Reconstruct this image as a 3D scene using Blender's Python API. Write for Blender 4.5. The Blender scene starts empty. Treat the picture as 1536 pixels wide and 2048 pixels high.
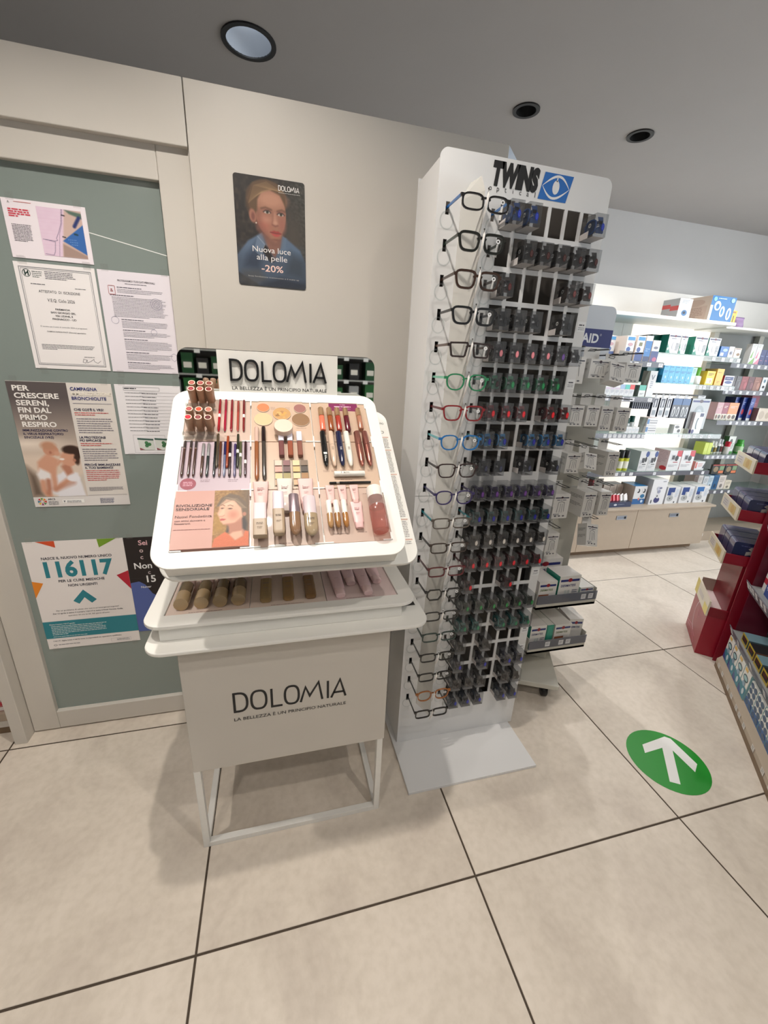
import bpy, math, random
import numpy as np
from mathutils import Matrix, Vector
C = bpy.context.scene.collection
SC = bpy.context.scene
PI = math.pi
rnd = random.Random(7)

# ------------------------------------------------------------ camera, world, light, exposure
cd = bpy.data.cameras.new('camera')
cam = bpy.data.objects.new('camera', cd)
C.objects.link(cam)
SC.camera = cam
cd.sensor_fit = 'VERTICAL'
cd.sensor_height = 36.0
cd.lens = 818.56 / 2048 * 36.0
cd.clip_start = 0.02
CAMZ = 1.4634
_r = Vector((0.967666, -0.247923, 0.046446))
_u = Vector((0.038575, 0.327429, 0.944088))
_f = Vector((0.249269, 0.911770, -0.326405))
cam.matrix_world = Matrix(((_r.x, _u.x, -_f.x, 0), (_r.y, _u.y, -_f.y, 0), (_r.z, _u.z, -_f.z, CAMZ), (0, 0, 0, 1)))

wd = bpy.data.worlds.new('shop_ambient')
SC.world = wd
wd.use_nodes = True
wd.node_tree.nodes['Background'].inputs[0].default_value = (0.93, 0.965, 1.0, 1)
wd.node_tree.nodes['Background'].inputs[1].default_value = 7.4

vs = SC.view_settings
vs.view_transform = 'Standard'
vs.look = 'None'
vs.exposure = -0.12
vs.gamma = 1.0
vs.use_curve_mapping = False
SC.cycles.transparent_max_bounces = 24
SC.cycles.max_bounces = 8

CEIL = 2.76
WARM = (1.0, 0.92, 0.83)
NEUT = (1.0, 0.97, 0.94)
# x, y, watts, colour: recessed downlights, three of them in the picture, the others above the frame or hidden
LAMPS = [(-0.045, 2.39, 30, NEUT, 112), (1.31, 2.41, 60, NEUT, 150), (2.02, 2.40, 60, NEUT, 150),
         (3.35, 2.40, 46, NEUT, 150),
         (-0.80, 0.76, 62, WARM, 122), (-0.07, 0.80, 80, WARM, 130), (0.85, -0.2, 46, WARM, 150),
         (-0.9, -0.7, 48, WARM, 150), (0.2, -1.3, 32, WARM, 150), (2.2, -0.8, 18, NEUT, 140), (3.0, 1.2, 22, NEUT, 120)]

# ------------------------------------------------------------ helpers
def lin(c):
    r = []
    for x in c[:3]:
        x = x / 255.0
        r.append(x / 12.92 if x <= 0.04045 else ((x + 0.055) / 1.055) ** 2.4)
    return (r[0], r[1], r[2], 1.0)

def newmat(name):
    m = bpy.data.materials.new(name)
    m.use_nodes = True
    return m, m.node_tree.nodes, m.node_tree.links, m.node_tree.nodes['Principled BSDF']

def plain(name, col, rough=0.5, metal=0.0, noise=0.03, scale=30, bump=0.0, coat=0.0):
    m, N, L, b = newmat(name)
    c = lin(col)
    b.inputs['Roughness'].default_value = rough
    b.inputs['Metallic'].default_value = metal
    b.inputs['Coat Weight'].default_value = coat
    tn = N.new('ShaderNodeTexNoise'); tn.inputs['Scale'].default_value = scale; tn.inputs['Detail'].default_value = 3
    tc = N.new('ShaderNodeTexCoord')
    L.new(tc.outputs['Object'], tn.inputs['Vector'])
    rp = N.new('ShaderNodeValToRGB')
    rp.color_ramp.elements[0].position = 0.3; rp.color_ramp.elements[1].position = 0.7
    rp.color_ramp.elements[0].color = tuple(max(0, x * (1 - noise)) for x in c[:3]) + (1,)
    rp.color_ramp.elements[1].color = tuple(min(1, x * (1 + noise)) for x in c[:3]) + (1,)
    L.new(tn.outputs['Fac'], rp.inputs['Fac'])
    L.new(rp.outputs['Color'], b.inputs['Base Color'])
    if bump:
        bp = N.new('ShaderNodeBump'); bp.inputs['Strength'].default_value = bump; bp.inputs['Distance'].default_value = 0.002
        L.new(tn.outputs['Fac'], bp.inputs['Height']); L.new(bp.outputs['Normal'], b.inputs['Normal'])
    return m

def printed(name, rough=0.5, metal=0.0, coat=0.0):
    """colour from the mesh's own 'Col' attribute: flat print, dyed plastic and card"""
    m, N, L, b = newmat(name)
    a = N.new('ShaderNodeAttribute'); a.attribute_name = 'Col'
    L.new(a.outputs['Color'], b.inputs['Base Color'])
    b.inputs['Roughness'].default_value = rough
    b.inputs['Metallic'].default_value = metal
    b.inputs['Coat Weight'].default_value = coat
    return m

def clearmat(name, tint=(255, 255, 255), body=0.0, bodycol=(230, 232, 235), ior=1.45, rough=0.05):
    """thin clear plastic: see-through with a fresnel gloss and a little body colour"""
    m, N, L, b = newmat(name)
    out = N['Material Output']
    tr = N.new('ShaderNodeBsdfTransparent'); tr.inputs['Color'].default_value = lin(tint)
    gl = N.new('ShaderNodeBsdfGlossy'); gl.inputs['Roughness'].default_value = rough
    lw = N.new('ShaderNodeLayerWeight'); lw.inputs['Blend'].default_value = 0.5
    pw = N.new('ShaderNodeMath'); pw.operation = 'POWER'; pw.inputs[1].default_value = 4.0
    fr = N.new('ShaderNodeMath'); fr.operation = 'MULTIPLY_ADD'; fr.inputs[1].default_value = 0.8; fr.inputs[2].default_value = ((ior - 1) / (ior + 1)) ** 2 * 1.6
    L.new(lw.outputs['Facing'], pw.inputs[0]); L.new(pw.outputs[0], fr.inputs[0])
    mx = N.new('ShaderNodeMixShader')
    L.new(fr.outputs[0], mx.inputs[0]); L.new(tr.outputs[0], mx.inputs[1]); L.new(gl.outputs[0], mx.inputs[2])
    last = mx
    if body > 0:
        df = N.new('ShaderNodeBsdfDiffuse'); df.inputs['Color'].default_value = lin(bodycol)
        m2 = N.new('ShaderNodeMixShader'); m2.inputs[0].default_value = body
        L.new(mx.outputs[0], m2.inputs[1]); L.new(df.outputs[0], m2.inputs[2]); last = m2
    L.new(last.outputs[0], out.inputs['Surface'])
    N.remove(b)
    return m

def glow(name, col, s):
    m, N, L, b = newmat(name)
    b.inputs['Base Color'].default_value = lin(col)
    b.inputs['Emission Color'].default_value = lin(col)
    b.inputs['Emission Strength'].default_value = s
    return m

MT = dict(
    paper=printed('printed_paper', 0.55), card=printed('printed_card', 0.38, coat=0.15), gloss=printed('coloured_gloss', 0.18, coat=0.3),
    matte=printed('coloured_matte', 0.7), satin=printed('coloured_satin', 0.4), metal=printed('coloured_metal', 0.28, metal=0.85),
    white=plain('white_lacquer', (238, 237, 232), 0.38, noise=0.01, scale=8), panelw=plain('white_laminate', (205, 200, 192), 0.45, noise=0.012, scale=6, bump=0.02),
    steelw=plain('white_powder_coat', (232, 231, 227), 0.42, noise=0.015, scale=60, bump=0.03),
    plasticw=plain('white_styrene', (226, 227, 228), 0.3, noise=0.01, scale=5),
    beige=plain('beige_laminate', (176, 161, 143), 0.45, noise=0.02, scale=20),
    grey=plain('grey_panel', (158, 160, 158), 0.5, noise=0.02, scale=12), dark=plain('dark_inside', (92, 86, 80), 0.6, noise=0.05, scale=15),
    black=plain('black_plastic', (20, 20, 21), 0.4, noise=0.05, scale=40), chrome=plain('brushed_steel', (190, 192, 195), 0.3, metal=1.0, noise=0.03, scale=80),
    clear=clearmat('clear_plastic', (228, 229, 230), 0.06, (170, 170, 172)), lens=clearmat('clear_lens', (250, 251, 251), 0.0), acryl=clearmat('clear_acrylic', (244, 247, 247), 0.05, (235, 236, 236)),
    frost=clearmat('frosted_acrylic', (240, 240, 238), 0.5, (236, 234, 228), rough=0.2), glasshelf=clearmat('shelf_glass', (214, 230, 226), 0.12, (200, 214, 212)),
    smoke=clearmat('smoked_strip', (190, 192, 200), 0.4, (150, 152, 162)))

def mirror_mat():
    m, N, L, b = newmat('mirror')
    b.inputs['Base Color'].default_value = (0.86, 0.88, 0.87, 1)
    b.inputs['Metallic'].default_value = 1.0
    b.inputs['Roughness'].default_value = 0.02
    return m
MT['mirror'] = mirror_mat()

ORG = {}
def org(o):
    return ORG.get(o.name, Vector((0, 0, 0)))

def setp(o, label=None, cat=None, group=None, kind=None):
    if label: o['label'] = label
    if cat: o['category'] = cat
    if group: o['group'] = group
    if kind: o['kind'] = kind
    return o

def thing(name, label, cat, loc, group=None):
    o = bpy.data.objects.new(name, None)
    o.empty_display_size = 0.05
    C.objects.link(o)
    o.location = loc
    ORG[o.name] = Vector(loc)
    return setp(o, label, cat, group)

def F(o, ux, uy):
    """matrix of a flat frame: origin o, axes ux, uy and their normal"""
    ux = Vector(ux).normalized(); uy = Vector(uy).normalized(); uz = ux.cross(uy)
    return Matrix(((ux.x, uy.x, uz.x, o[0]), (ux.y, uy.y, uz.y, o[1]), (ux.z, uy.z, uz.z, o[2]), (0, 0, 0, 1)))

def WALLF(x, y, z):          # upright plane that faces the camera side (-y)
    return F((x, y, z), (1, 0, 0), (0, 0, 1))

class MB:
    def __init__(s, T=None):
        s.v = []; s.f = []; s.c = []; s.sm = []
        s.T = T or Matrix.Identity(4)
    def add(s, verts, faces, col=(200, 200, 200), smooth=False, cols=None):
        n = len(s.v)
        T = s.T
        s.v.extend([T @ Vector(p) for p in verts])
        for i, f in enumerate(faces):
            s.f.append([n + k for k in f])
            s.c.append(cols[i] if cols else col)
            s.sm.append(smooth)
    def box(s, a, b, col=(200, 200, 200), cols=None):
        x0, y0, z0 = a; x1, y1, z1 = b
        vs_ = [(x0, y0, z0), (x1, y0, z0), (x1, y1, z0), (x0, y1, z0), (x0, y0, z1), (x1, y0, z1), (x1, y1, z1), (x0, y1, z1)]
        fs = [(0, 1, 5, 4), (1, 2, 6, 5), (2, 3, 7, 6), (3, 0, 4, 7), (4, 5, 6, 7), (3, 2, 1, 0)]
        cc = None
        if cols:      # front right back left top bottom
            cc = [cols.get(k, col) for k in 'frblud']
        s.add(vs_, fs, col, cols=cc)
    def quad(s, x0, y0, x1, y1, col, z=0.0):
        s.add([(x0, y0, z), (x1, y0, z), (x1, y1, z), (x0, y1, z)], [(0, 1, 2, 3)], col)
    def poly(s, pts, col, z=0.0):
        a = sum(pts[i][0] * pts[(i + 1) % len(pts)][1] - pts[(i + 1) % len(pts)][0] * pts[i][1] for i in range(len(pts)))
        if a < 0: pts = pts[::-1]
        s.add([(p[0], p[1], z) for p in pts], [tuple(range(len(pts)))], col)
    def ell(s, cx, cy, rx, ry, col, z=0.0, n=20, rot=0.0):
        cr, sr = math.cos(rot), math.sin(rot)
        pts = []
        for i in range(n):
            a = 2 * PI * i / n
            x, y = rx * math.cos(a), ry * math.sin(a)
            pts.append((cx + x * cr - y * sr, cy + x * sr + y * cr))
        s.poly(pts, col, z)
    def ring2(s, cx, cy, rx, ry, w, col, z=0.0, n=20):
        vs_ = []
        for i in range(n):
            a = 2 * PI * i / n
            vs_.append((cx + rx * math.cos(a), cy + ry * math.sin(a), z))
            vs_.append((cx + (rx - w) * math.cos(a), cy + (ry - w) * math.sin(a), z))
        fs = [(2 * i, 2 * ((i + 1) % n), 2 * ((i + 1) % n) + 1, 2 * i + 1) for i in range(n)]
        s.add(vs_, fs, col)
    def prism(s, pts, z0, z1, col, top=None, side=None):
        a = sum(pts[i][0] * pts[(i + 1) % len(pts)][1] - pts[(i + 1) % len(pts)][0] * pts[i][1] for i in range(len(pts)))
        if a < 0: pts = pts[::-1]
        n = len(pts)
        vs_ = [(p[0], p[1], z0) for p in pts] + [(p[0], p[1], z1) for p in pts]
        fs = [tuple(range(n - 1, -1, -1)), tuple(range(n, 2 * n))] + [(i, (i + 1) % n, n + (i + 1) % n, n + i) for i in range(n)]
        s.add(vs_, fs, col, cols=[col, top or col] + [side or col] * n)
    def ringprism(s, outer, inner, z0, z1, col):
        n = len(outer)
        vs_ = [(p[0], p[1], z0) for p in outer] + [(p[0], p[1], z0) for p in inner] + [(p[0], p[1], z1) for p in outer] + [(p[0], p[1], z1) for p in inner]
        fs = []
        for i in range(n):
            j = (i + 1) % n
            fs += [(i, j, 2 * n + j, 2 * n + i), (n + j, n + i, 3 * n + i, 3 * n + j), (2 * n + i, 2 * n + j, 3 * n + j, 3 * n + i), (j, i, n + i, n + j)]
        s.add(vs_, fs, col)
    def lathe(s, prof, n=14, col=(200, 200, 200), cols=None, sy=1.0):
        """profile of (r, z) turned about local z; cols one per segment"""
        vs_ = []; fs = []; cc = []
        for r, z in prof:
            for i in range(n):
                a = 2 * PI * i / n
                vs_.append((r * math.cos(a), r * sy * math.sin(a), z))
        for k in range(len(prof) - 1):
            for i in range(n):
                j = (i + 1) % n
                fs.append((k * n + i, k * n + j, (k + 1) * n + j, (k + 1) * n + i)); cc.append(cols[k] if cols else col)
        s.add(vs_, fs, col, smooth=True, cols=cc)
        m = (len(prof) - 1) * n
        s.add([vs_[i] for i in range(n)], [tuple(range(n - 1, -1, -1))], cc[0])
        s.add([vs_[m + i] for i in range(n)], [tuple(range(n))], cc[-1])
    def ribbon(s, pts, w, z0, z1, col, closed=False):
        """flat bent strip of width w with mitred corners, extruded from z0 to z1"""
        n = len(pts)
        L = []; R = []
        for i in range(n):
            p = Vector(pts[i][:2])
            if closed or 0 < i < n - 1:
                a = (p - Vector(pts[i - 1][:2])).normalized(); b = (Vector(pts[(i + 1) % n][:2]) - p).normalized()
            elif i == 0:
                a = b = (Vector(pts[1][:2]) - p).normalized()
            else:
                a = b = (p - Vector(pts[i - 1][:2])).normalized()
            na = Vector((-a.y, a.x)); nb = Vector((-b.y, b.x))
            m = na + nb
            if m.length < 1e-6: m = na
            m.normalize()
            k = min(1.0 / max(0.35, m.dot(na)), 2.2)
            hw = (pts[i][2] if len(pts[i]) > 2 else w) / 2
            L.append(p + m * hw * k); R.append(p - m * hw * k)
        vs_ = [(q.x, q.y, z1) for q in L] + [(q.x, q.y, z1) for q in R] + [(q.x, q.y, z0) for q in L] + [(q.x, q.y, z0) for q in R]
        fs = []
        for i in range(n if closed else n - 1):
            j = (i + 1) % n
            fs += [(n + i, n + j, j, i), (i, j, 2 * n + j, 2 * n + i), (n + j, n + i, 3 * n + i, 3 * n + j)]
            if z1 - z0 > 1e-5: fs.append((2 * n + i, 2 * n + j, 3 * n + j, 3 * n + i))
        if not closed and z1 - z0 > 1e-5:
            fs += [(0, 2 * n, 3 * n, n), (n - 1, 2 * n - 1, 4 * n - 1, 3 * n - 1)]
        s.add(vs_, fs, col)
    def tube(s, pts, r, col, n=6):
        P = [Vector(p) for p in pts]
        vs_ = []
        for i, p in enumerate(P):
            t = (P[min(i + 1, len(P) - 1)] - P[max(i - 1, 0)]).normalized()
            a = t.cross(Vector((0, 0, 1)))
            if a.length < 0.05: a = t.cross(Vector((1, 0, 0)))
            a.normalize(); b = t.cross(a)
            rr = r[i] if isinstance(r, (list, tuple)) else r
            for k in range(n):
                an = 2 * PI * k / n
                vs_.append(p + (a * math.cos(an) + b * math.sin(an)) * rr)
        fs = []
        for i in range(len(P) - 1):
            for k in range(n):
                j = (k + 1) % n
                fs.append((i * n + k, i * n + j, (i + 1) * n + j, (i + 1) * n + k))
        s.add(vs_, fs, col, smooth=True)
        s.add([vs_[k] for k in range(n)], [tuple(range(n))], col)
        m = (len(P) - 1) * n
        s.add([vs_[m + k] for k in range(n)], [tuple(range(n - 1, -1, -1))], col)
    def mesh(s, name, mat, o=Vector((0, 0, 0))):
        me = bpy.data.meshes.new(name)
        me.from_pydata([tuple(p - o) for p in s.v], [], s.f)
        ca = me.color_attributes.new('Col', 'FLOAT_COLOR', 'CORNER')
        arr = np.empty((len(me.loops), 4), dtype=np.float32)
        cache = {}
        k = 0
        for f, c in zip(s.f, s.c):
            q = cache.get(c)
            if q is None: q = cache[c] = lin(c)
            arr[k:k + len(f)] = q
            k += len(f)
        ca.data.foreach_set('color', arr.ravel())
        me.polygons.foreach_set('use_smooth', s.sm)
        me.materials.append(MT[mat] if isinstance(mat, str) else mat)
        me.update()
        return me
    def build(s, name, mat, parent=None, label=None, cat=None, group=None, kind=None, at=None, bevel=0.0):
        o0 = org(parent) if parent is not None else (Vector(at) if at is not None else Vector((0, 0, 0)))
        me = s.mesh(name, mat, o0)
        o = bpy.data.objects.new(name, me)
        C.objects.link(o)
        if parent is not None:
            o.parent = parent
        elif at is not None:
            o.location = o0
        ORG[o.name] = o0
        if bevel:
            b = o.modifiers.new('bevel', 'BEVEL'); b.width = bevel; b.segments = 2; b.limit_method = 'ANGLE'; b.harden_normals = False
        return setp(o, label, cat, group, kind)

def rrect(x0, y0, x1, y1, r, n=6):
    pts = []
    rs = r if isinstance(r, (list, tuple)) else (r,) * 4      # bl br tr tl
    for (cx, cy, a0, q) in ((x0 + rs[0], y0 + rs[0], PI, rs[0]), (x1 - rs[1], y0 + rs[1], 1.5 * PI, rs[1]), (x1 - rs[2], y1 - rs[2], 0, rs[2]), (x0 + rs[3], y1 - rs[3], PI / 2, rs[3])):
        for i in range(n + 1):
            a = a0 + PI / 2 * i / n
            pts.append((cx + q * math.cos(a), cy + q * math.sin(a)))
    return pts

_T = {}
def glyphs(s, bold):
    key = (s, bold)
    if key not in _T:
        c = bpy.data.curves.new('t', 'FONT'); c.body = s; c.size = 1.0; c.offset = bold; c.resolution_u = 2 if len(s) > 14 else 3
        o = bpy.data.objects.new('t', c); C.objects.link(o)
        dg = bpy.context.evaluated_depsgraph_get()
        me = o.evaluated_get(dg).to_mesh()
        vs_ = [tuple(v.co) for v in me.vertices]; fs = [tuple(p.vertices) for p in me.polygons]
        o.evaluated_get(dg).to_mesh_clear()
        bpy.data.objects.remove(o); bpy.data.curves.remove(c)
        _T[key] = (vs_, fs)
    return _T[key]
CAP = max(v[1] for v in glyphs('H', 0.0)[0])

def txt(mb, s, x, y, h, col, al='L', bold=0.0, sx=1.0, z=0.0006, shear=0.0, w=None):
    """lettering of cap height h with its baseline at x, y; w: squeeze to that width"""
    vs_, fs = glyphs(s, bold)
    if not vs_: return
    k = h / CAP
    mn = min(v[0] for v in vs_); mxx = max(v[0] for v in vs_)
    if w: sx = w / ((mxx - mn) * k)
    W = (mxx - mn) * k * sx
    ox = x - mn * k * sx - (W if al == 'R' else W / 2 if al == 'C' else 0)
    mb.add([(ox + v[0] * k * sx + v[1] * k * shear, y + v[1] * k, z) for v in vs_], fs, col)

def para(mb, x, y, w, n, lh, th, col, z=0.0006, short=0.7, rg=rnd):
    """print too small to read: rows of word-long dashes"""
    for i in range(n):
        x1 = x + (w if i < n - 1 else w * short) * rg.uniform(0.9, 1.0)
        q = x
        while q < x1:
            l = min(rg.uniform(2, 8) * th * 0.75, x1 - q)
            mb.quad(q, y - i * lh - th, q + l, y - i * lh, col, z)
            q += l + th * 0.6

# ---- flat printed photographs, painted as colours on a fine mesh
def vnoise(U, V, s, seed=0):
    r = np.random.RandomState(seed)
    g = r.rand(64, 64)
    x = (U * s) % 63; y = (V * s) % 63
    i = np.floor(x).astype(int); j = np.floor(y).astype(int)
    fx = x - i; fy = y - j
    fx = fx * fx * (3 - 2 * fx); fy = fy * fy * (3 - 2 * fy)
    i2 = (i + 1) % 64; j2 = (j + 1) % 64
    return (g[j, i] * (1 - fx) + g[j, i2] * fx) * (1 - fy) + (g[j2, i] * (1 - fx) + g[j2, i2] * fx) * fy

class Paint:
    def __init__(s, U, V, asp):
        s.U = U; s.V = V * asp; s.asp = asp          # both axes in widths
        s.I = np.zeros(U.shape + (3,))
    def fill(s, c): s.I[:] = np.array(c) / 255.0
    def mix(s, m, c):
        m = np.clip(m, 0, 1)[..., None]
        s.I = s.I * (1 - m) + np.array(c) / 255.0 * m
    def ell(s, cx, cy, rx, ry, c, soft=0.1, rot=0.0, al=1.0):
        x = s.U - cx; y = s.V - cy * s.asp; ry = ry
        cr, sr = math.cos(rot), math.sin(rot)
        d = np.sqrt(((x * cr + y * sr) / rx) ** 2 + ((-x * sr + y * cr) / ry) ** 2)
        s.mix(al * np.clip((1 + soft - d) / (2 * soft), 0, 1), c)
    def poly(s, pts, c, soft=0.012, al=1.0):
        P = [(p[0], p[1] * s.asp) for p in pts]
        d = np.full(s.U.shape, 1e9); ins = np.zeros(s.U.shape, bool)
        for i in range(len(P)):
            ax, ay = P[i]; bx, by = P[(i + 1) % len(P)]
            ex, ey = bx - ax, by - ay
            t = np.clip(((s.U - ax) * ex + (s.V - ay) * ey) / (ex * ex + ey * ey + 1e-12), 0, 1)
            d = np.minimum(d, np.hypot(s.U - ax - t * ex, s.V - ay - t * ey))
            cr = ((ay > s.V) != (by > s.V)) & (s.U < (bx - ax) * (s.V - ay) / (by - ay + 1e-12) + ax)
            ins ^= cr
        sd = np.where(ins, -d, d)
        s.mix(al * np.clip(0.5 - sd / (2 * soft), 0, 1), c)
    def line(s, pts, w, c, soft=0.006, al=1.0):
        P = [(p[0], p[1] * s.asp) for p in pts]
        d = np.full(s.U.shape, 1e9)
        for i in range(len(P) - 1):
            ax, ay = P[i]; bx, by = P[i + 1]
            ex, ey = bx - ax, by - ay
            t = np.clip(((s.U - ax) * ex + (s.V - ay) * ey) / (ex * ex + ey * ey + 1e-12), 0, 1)
            d = np.minimum(d, np.hypot(s.U - ax - t * ex, s.V - ay - t * ey))
        s.mix(al * np.clip(0.5 - (d - w / 2) / (2 * soft), 0, 1), c)

def picture(fn, T, x0, y0, w, h, nx, ny, parent, z=0.0004, rad=0.0, name='picture', mat='paper'):
    """colour mesh over the rectangle from x0, y0 (top left) of size w, h in frame T"""
    u = np.linspace(0, 1, nx); v = np.linspace(0, 1, ny)
    U, V = np.meshgrid(u, v)
    p = Paint(U, V, h / w)
    fn(p)
    I = np.clip(p.I, 0, 1)
    I = np.where(I <= 0.04045, I / 12.92, ((I + 0.055) / 1.055) ** 2.4)
    X = U * w; Y = V * h
    if rad:
        cx = np.clip(X, rad, w - rad); cy = np.clip(Y, rad, h - rad)
        dx = X - cx; dy = Y - cy; d = np.hypot(dx, dy) + 1e-9
        k = np.minimum(1, rad / d)
        X = cx + dx * k; Y = cy + dy * k
    R = np.array(T.to_3x3()); o = np.array(T.translation)
    P = np.stack([x0 + X, y0 - Y, np.full_like(X, z)], -1).reshape(-1, 3) @ R.T + o - np.array(org(parent))
    idx = np.arange(nx * ny).reshape(ny, nx)
    fc = np.stack([idx[1:, :-1], idx[1:, 1:], idx[:-1, 1:], idx[:-1, :-1]], -1).reshape(-1, 4)
    me = bpy.data.meshes.new(name)
    me.from_pydata(P.tolist(), [], fc.tolist())
    ca = me.color_attributes.new('Col', 'FLOAT_COLOR', 'POINT')
    ca.data.foreach_set('color', np.concatenate([I.reshape(-1, 3), np.ones((nx * ny, 1))], 1).astype(np.float32).ravel())
    me.materials.append(MT[mat])
    o2 = bpy.data.objects.new(name, me); C.objects.link(o2); o2.parent = parent
    ORG[o2.name] = org(parent)
    return o2

# ------------------------------------------------------------ the setting
def tile_mat():
    m, N, L, b = newmat('porcelain_tile')
    tc = N.new('ShaderNodeTexCoord'); oi = N.new('ShaderNodeObjectInfo')
    mp = N.new('ShaderNodeVectorMath'); mp.operation = 'ADD'
    sc = N.new('ShaderNodeVectorMath'); sc.operation = 'SCALE'; sc.inputs['Scale'].default_value = 37.0
    cb = N.new('ShaderNodeCombineXYZ')
    L.new(oi.outputs['Random'], cb.inputs[0]); L.new(oi.outputs['Random'], cb.inputs[1])
    L.new(cb.outputs[0], sc.inputs[0]); L.new(tc.outputs['Object'], mp.inputs[0]); L.new(sc.outputs[0], mp.inputs[1])
    n1 = N.new('ShaderNodeTexNoise'); n1.inputs['Scale'].default_value = 2.6; n1.inputs['Detail'].default_value = 6; n1.inputs['Roughness'].default_value = 0.62; n1.inputs['Distortion'].default_value = 0.7
    n2 = N.new('ShaderNodeTexNoise'); n2.inputs['Scale'].default_value = 42; n2.inputs['Detail'].default_value = 4
    L.new(mp.outputs[0], n1.inputs['Vector']); L.new(mp.outputs[0], n2.inputs['Vector'])
    r1 = N.new('ShaderNodeValToRGB')
    e = r1.color_ramp.elements
    e[0].position = 0.30; e[0].color = lin((200, 189, 177)); e[1].position = 0.72; e[1].color = lin((227, 217, 205))
    x = e.new(0.5); x.color = lin((217, 207, 194))
    L.new(n1.outputs['Fac'], r1.inputs['Fac'])
    r2 = N.new('ShaderNodeValToRGB'); r2.color_ramp.elements[0].position = 0.32; r2.color_ramp.elements[1].position = 0.6
    r2.color_ramp.elements[0].color = (0.86, 0.85, 0.83, 1); r2.color_ramp.elements[1].color = (1, 1, 1, 1)
    L.new(n2.outputs['Fac'], r2.inputs['Fac'])
    mx = N.new('ShaderNodeMix'); mx.data_type = 'RGBA'; mx.blend_type = 'MULTIPLY'; mx.inputs['Factor'].default_value = 0.55
    L.new(r1.outputs[0], mx.inputs['A']); L.new(r2.outputs[0], mx.inputs['B'])
    L.new(mx.outputs['Result'], b.inputs['Base Color'])
    b.inputs['Roughness'].default_value = 0.46
    bp = N.new('ShaderNodeBump'); bp.inputs['Strength'].default_value = 0.16; bp.inputs['Distance'].default_value = 0.0015
    L.new(n2.outputs['Fac'], bp.inputs['Height']); L.new(bp.outputs['Normal'], b.inputs['Normal'])
    return m
MT['tile'] = tile_mat()
MT['grout'] = plain('grout', (72, 61, 50), 0.85, noise=0.1, scale=60)
MT['ceil'] = plain('ceiling_paint', (168, 165, 163), 0.75, noise=0.012, scale=4)
MT['wallp'] = plain('wall_paint', (196, 196, 196), 0.35, noise=0.015, scale=3)
MT['daylight_tinted'] = plain('laminate_daylight_tint', (136, 150, 166), 0.5, noise=0.015, scale=5)  # the daylight's blue on the return wall is mixed into its base colour
MT['lacq'] = plain('lacquered_glass', (136, 147, 143), 0.16, noise=0.015, scale=2, coat=0.4)
MT['slabwood'] = plain('brown_plinth', (120, 98, 74), 0.5, noise=0.06, scale=18)

m = MB(); m.box((-4, -3, -0.06), (5.6, 3.5, -0.002))
floor = m.build('floor', 'grout', kind='structure')
GX, GY, TS, TY = 0.5464, 0.7165, 0.8, 0.797
tm = MB(); g = 0.003; hx, hy = TS / 2 - g, TY / 2 - g; e = 0.0012
tm.add([(-hx, -hy, -0.004), (hx, -hy, -0.004), (hx, hy, -0.004), (-hx, hy, -0.004), (-hx, -hy, -e), (hx, -hy, -e), (hx, hy, -e), (-hx, hy, -e),
        (-hx + e, -hy + e, 0), (hx - e, -hy + e, 0), (hx - e, hy - e, 0), (-hx + e, hy - e, 0)],
       [(0, 1, 5, 4), (1, 2, 6, 5), (2, 3, 7, 6), (3, 0, 4, 7), (4, 5, 9, 8), (5, 6, 10, 9), (6, 7, 11, 10), (7, 4, 8, 11), (8, 9, 10, 11)])
tme = tm.mesh('tile', 'tile')
for i in range(-4, 6):
    for j in range(-3, 4):
        o = bpy.data.objects.new('tile', tme); C.objects.link(o); o.parent = floor
        o.location = (GX + (i + 0.5) * TS, GY + (j + 0.5) * TY, 0)

# ceiling with a round opening for every recessed lamp
m = MB()
xs = {-4.0, 5.6}; ys = {-3.0, 3.5}
holes = []
for k, (x, y, w, c, vis) in enumerate(LAMPS):
    r = 0.1 if k == 0 else 0.056
    holes.append((x, y, r)); 
    xs |= {round(x - 0.125, 4), round(x + 0.125, 4)}; ys |= {round(y - 0.125, 4), round(y + 0.125, 4)}
xs = sorted(xs); ys = sorted(ys)
for a, b in zip(xs, xs[1:]):
    for c_, d in zip(ys, ys[1:]):
        if any(x - 0.126 <= a and b <= x + 0.126 and y - 0.126 <= c_ and d <= y + 0.126 for x, y, r in holes): continue
        m.add([(a, c_, CEIL), (a, d, CEIL), (b, d, CEIL), (b, c_, CEIL)], [(0, 1, 2, 3)])
for x, y, r in holes:
    n = 32; vs_ = []
    for i in range(n):
        an = 2 * PI * i / n + PI / 4
        ca, sa = math.cos(an), math.sin(an)
        k = 0.125 / max(abs(ca), abs(sa))
        vs_ += [(x + r * ca, y + r * sa, CEIL), (x + k * ca, y + k * sa, CEIL)]
    m.add(vs_, [(2 * i, 2 * ((i + 1) % n), 2 * ((i + 1) % n) + 1, 2 * i + 1) for i in range(n)])
m.box((-4, -3, CEIL + 0.22), (5.6, 3.5, CEIL + 0.26))
m.build('ceiling', 'ceil', kind='structure')

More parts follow.
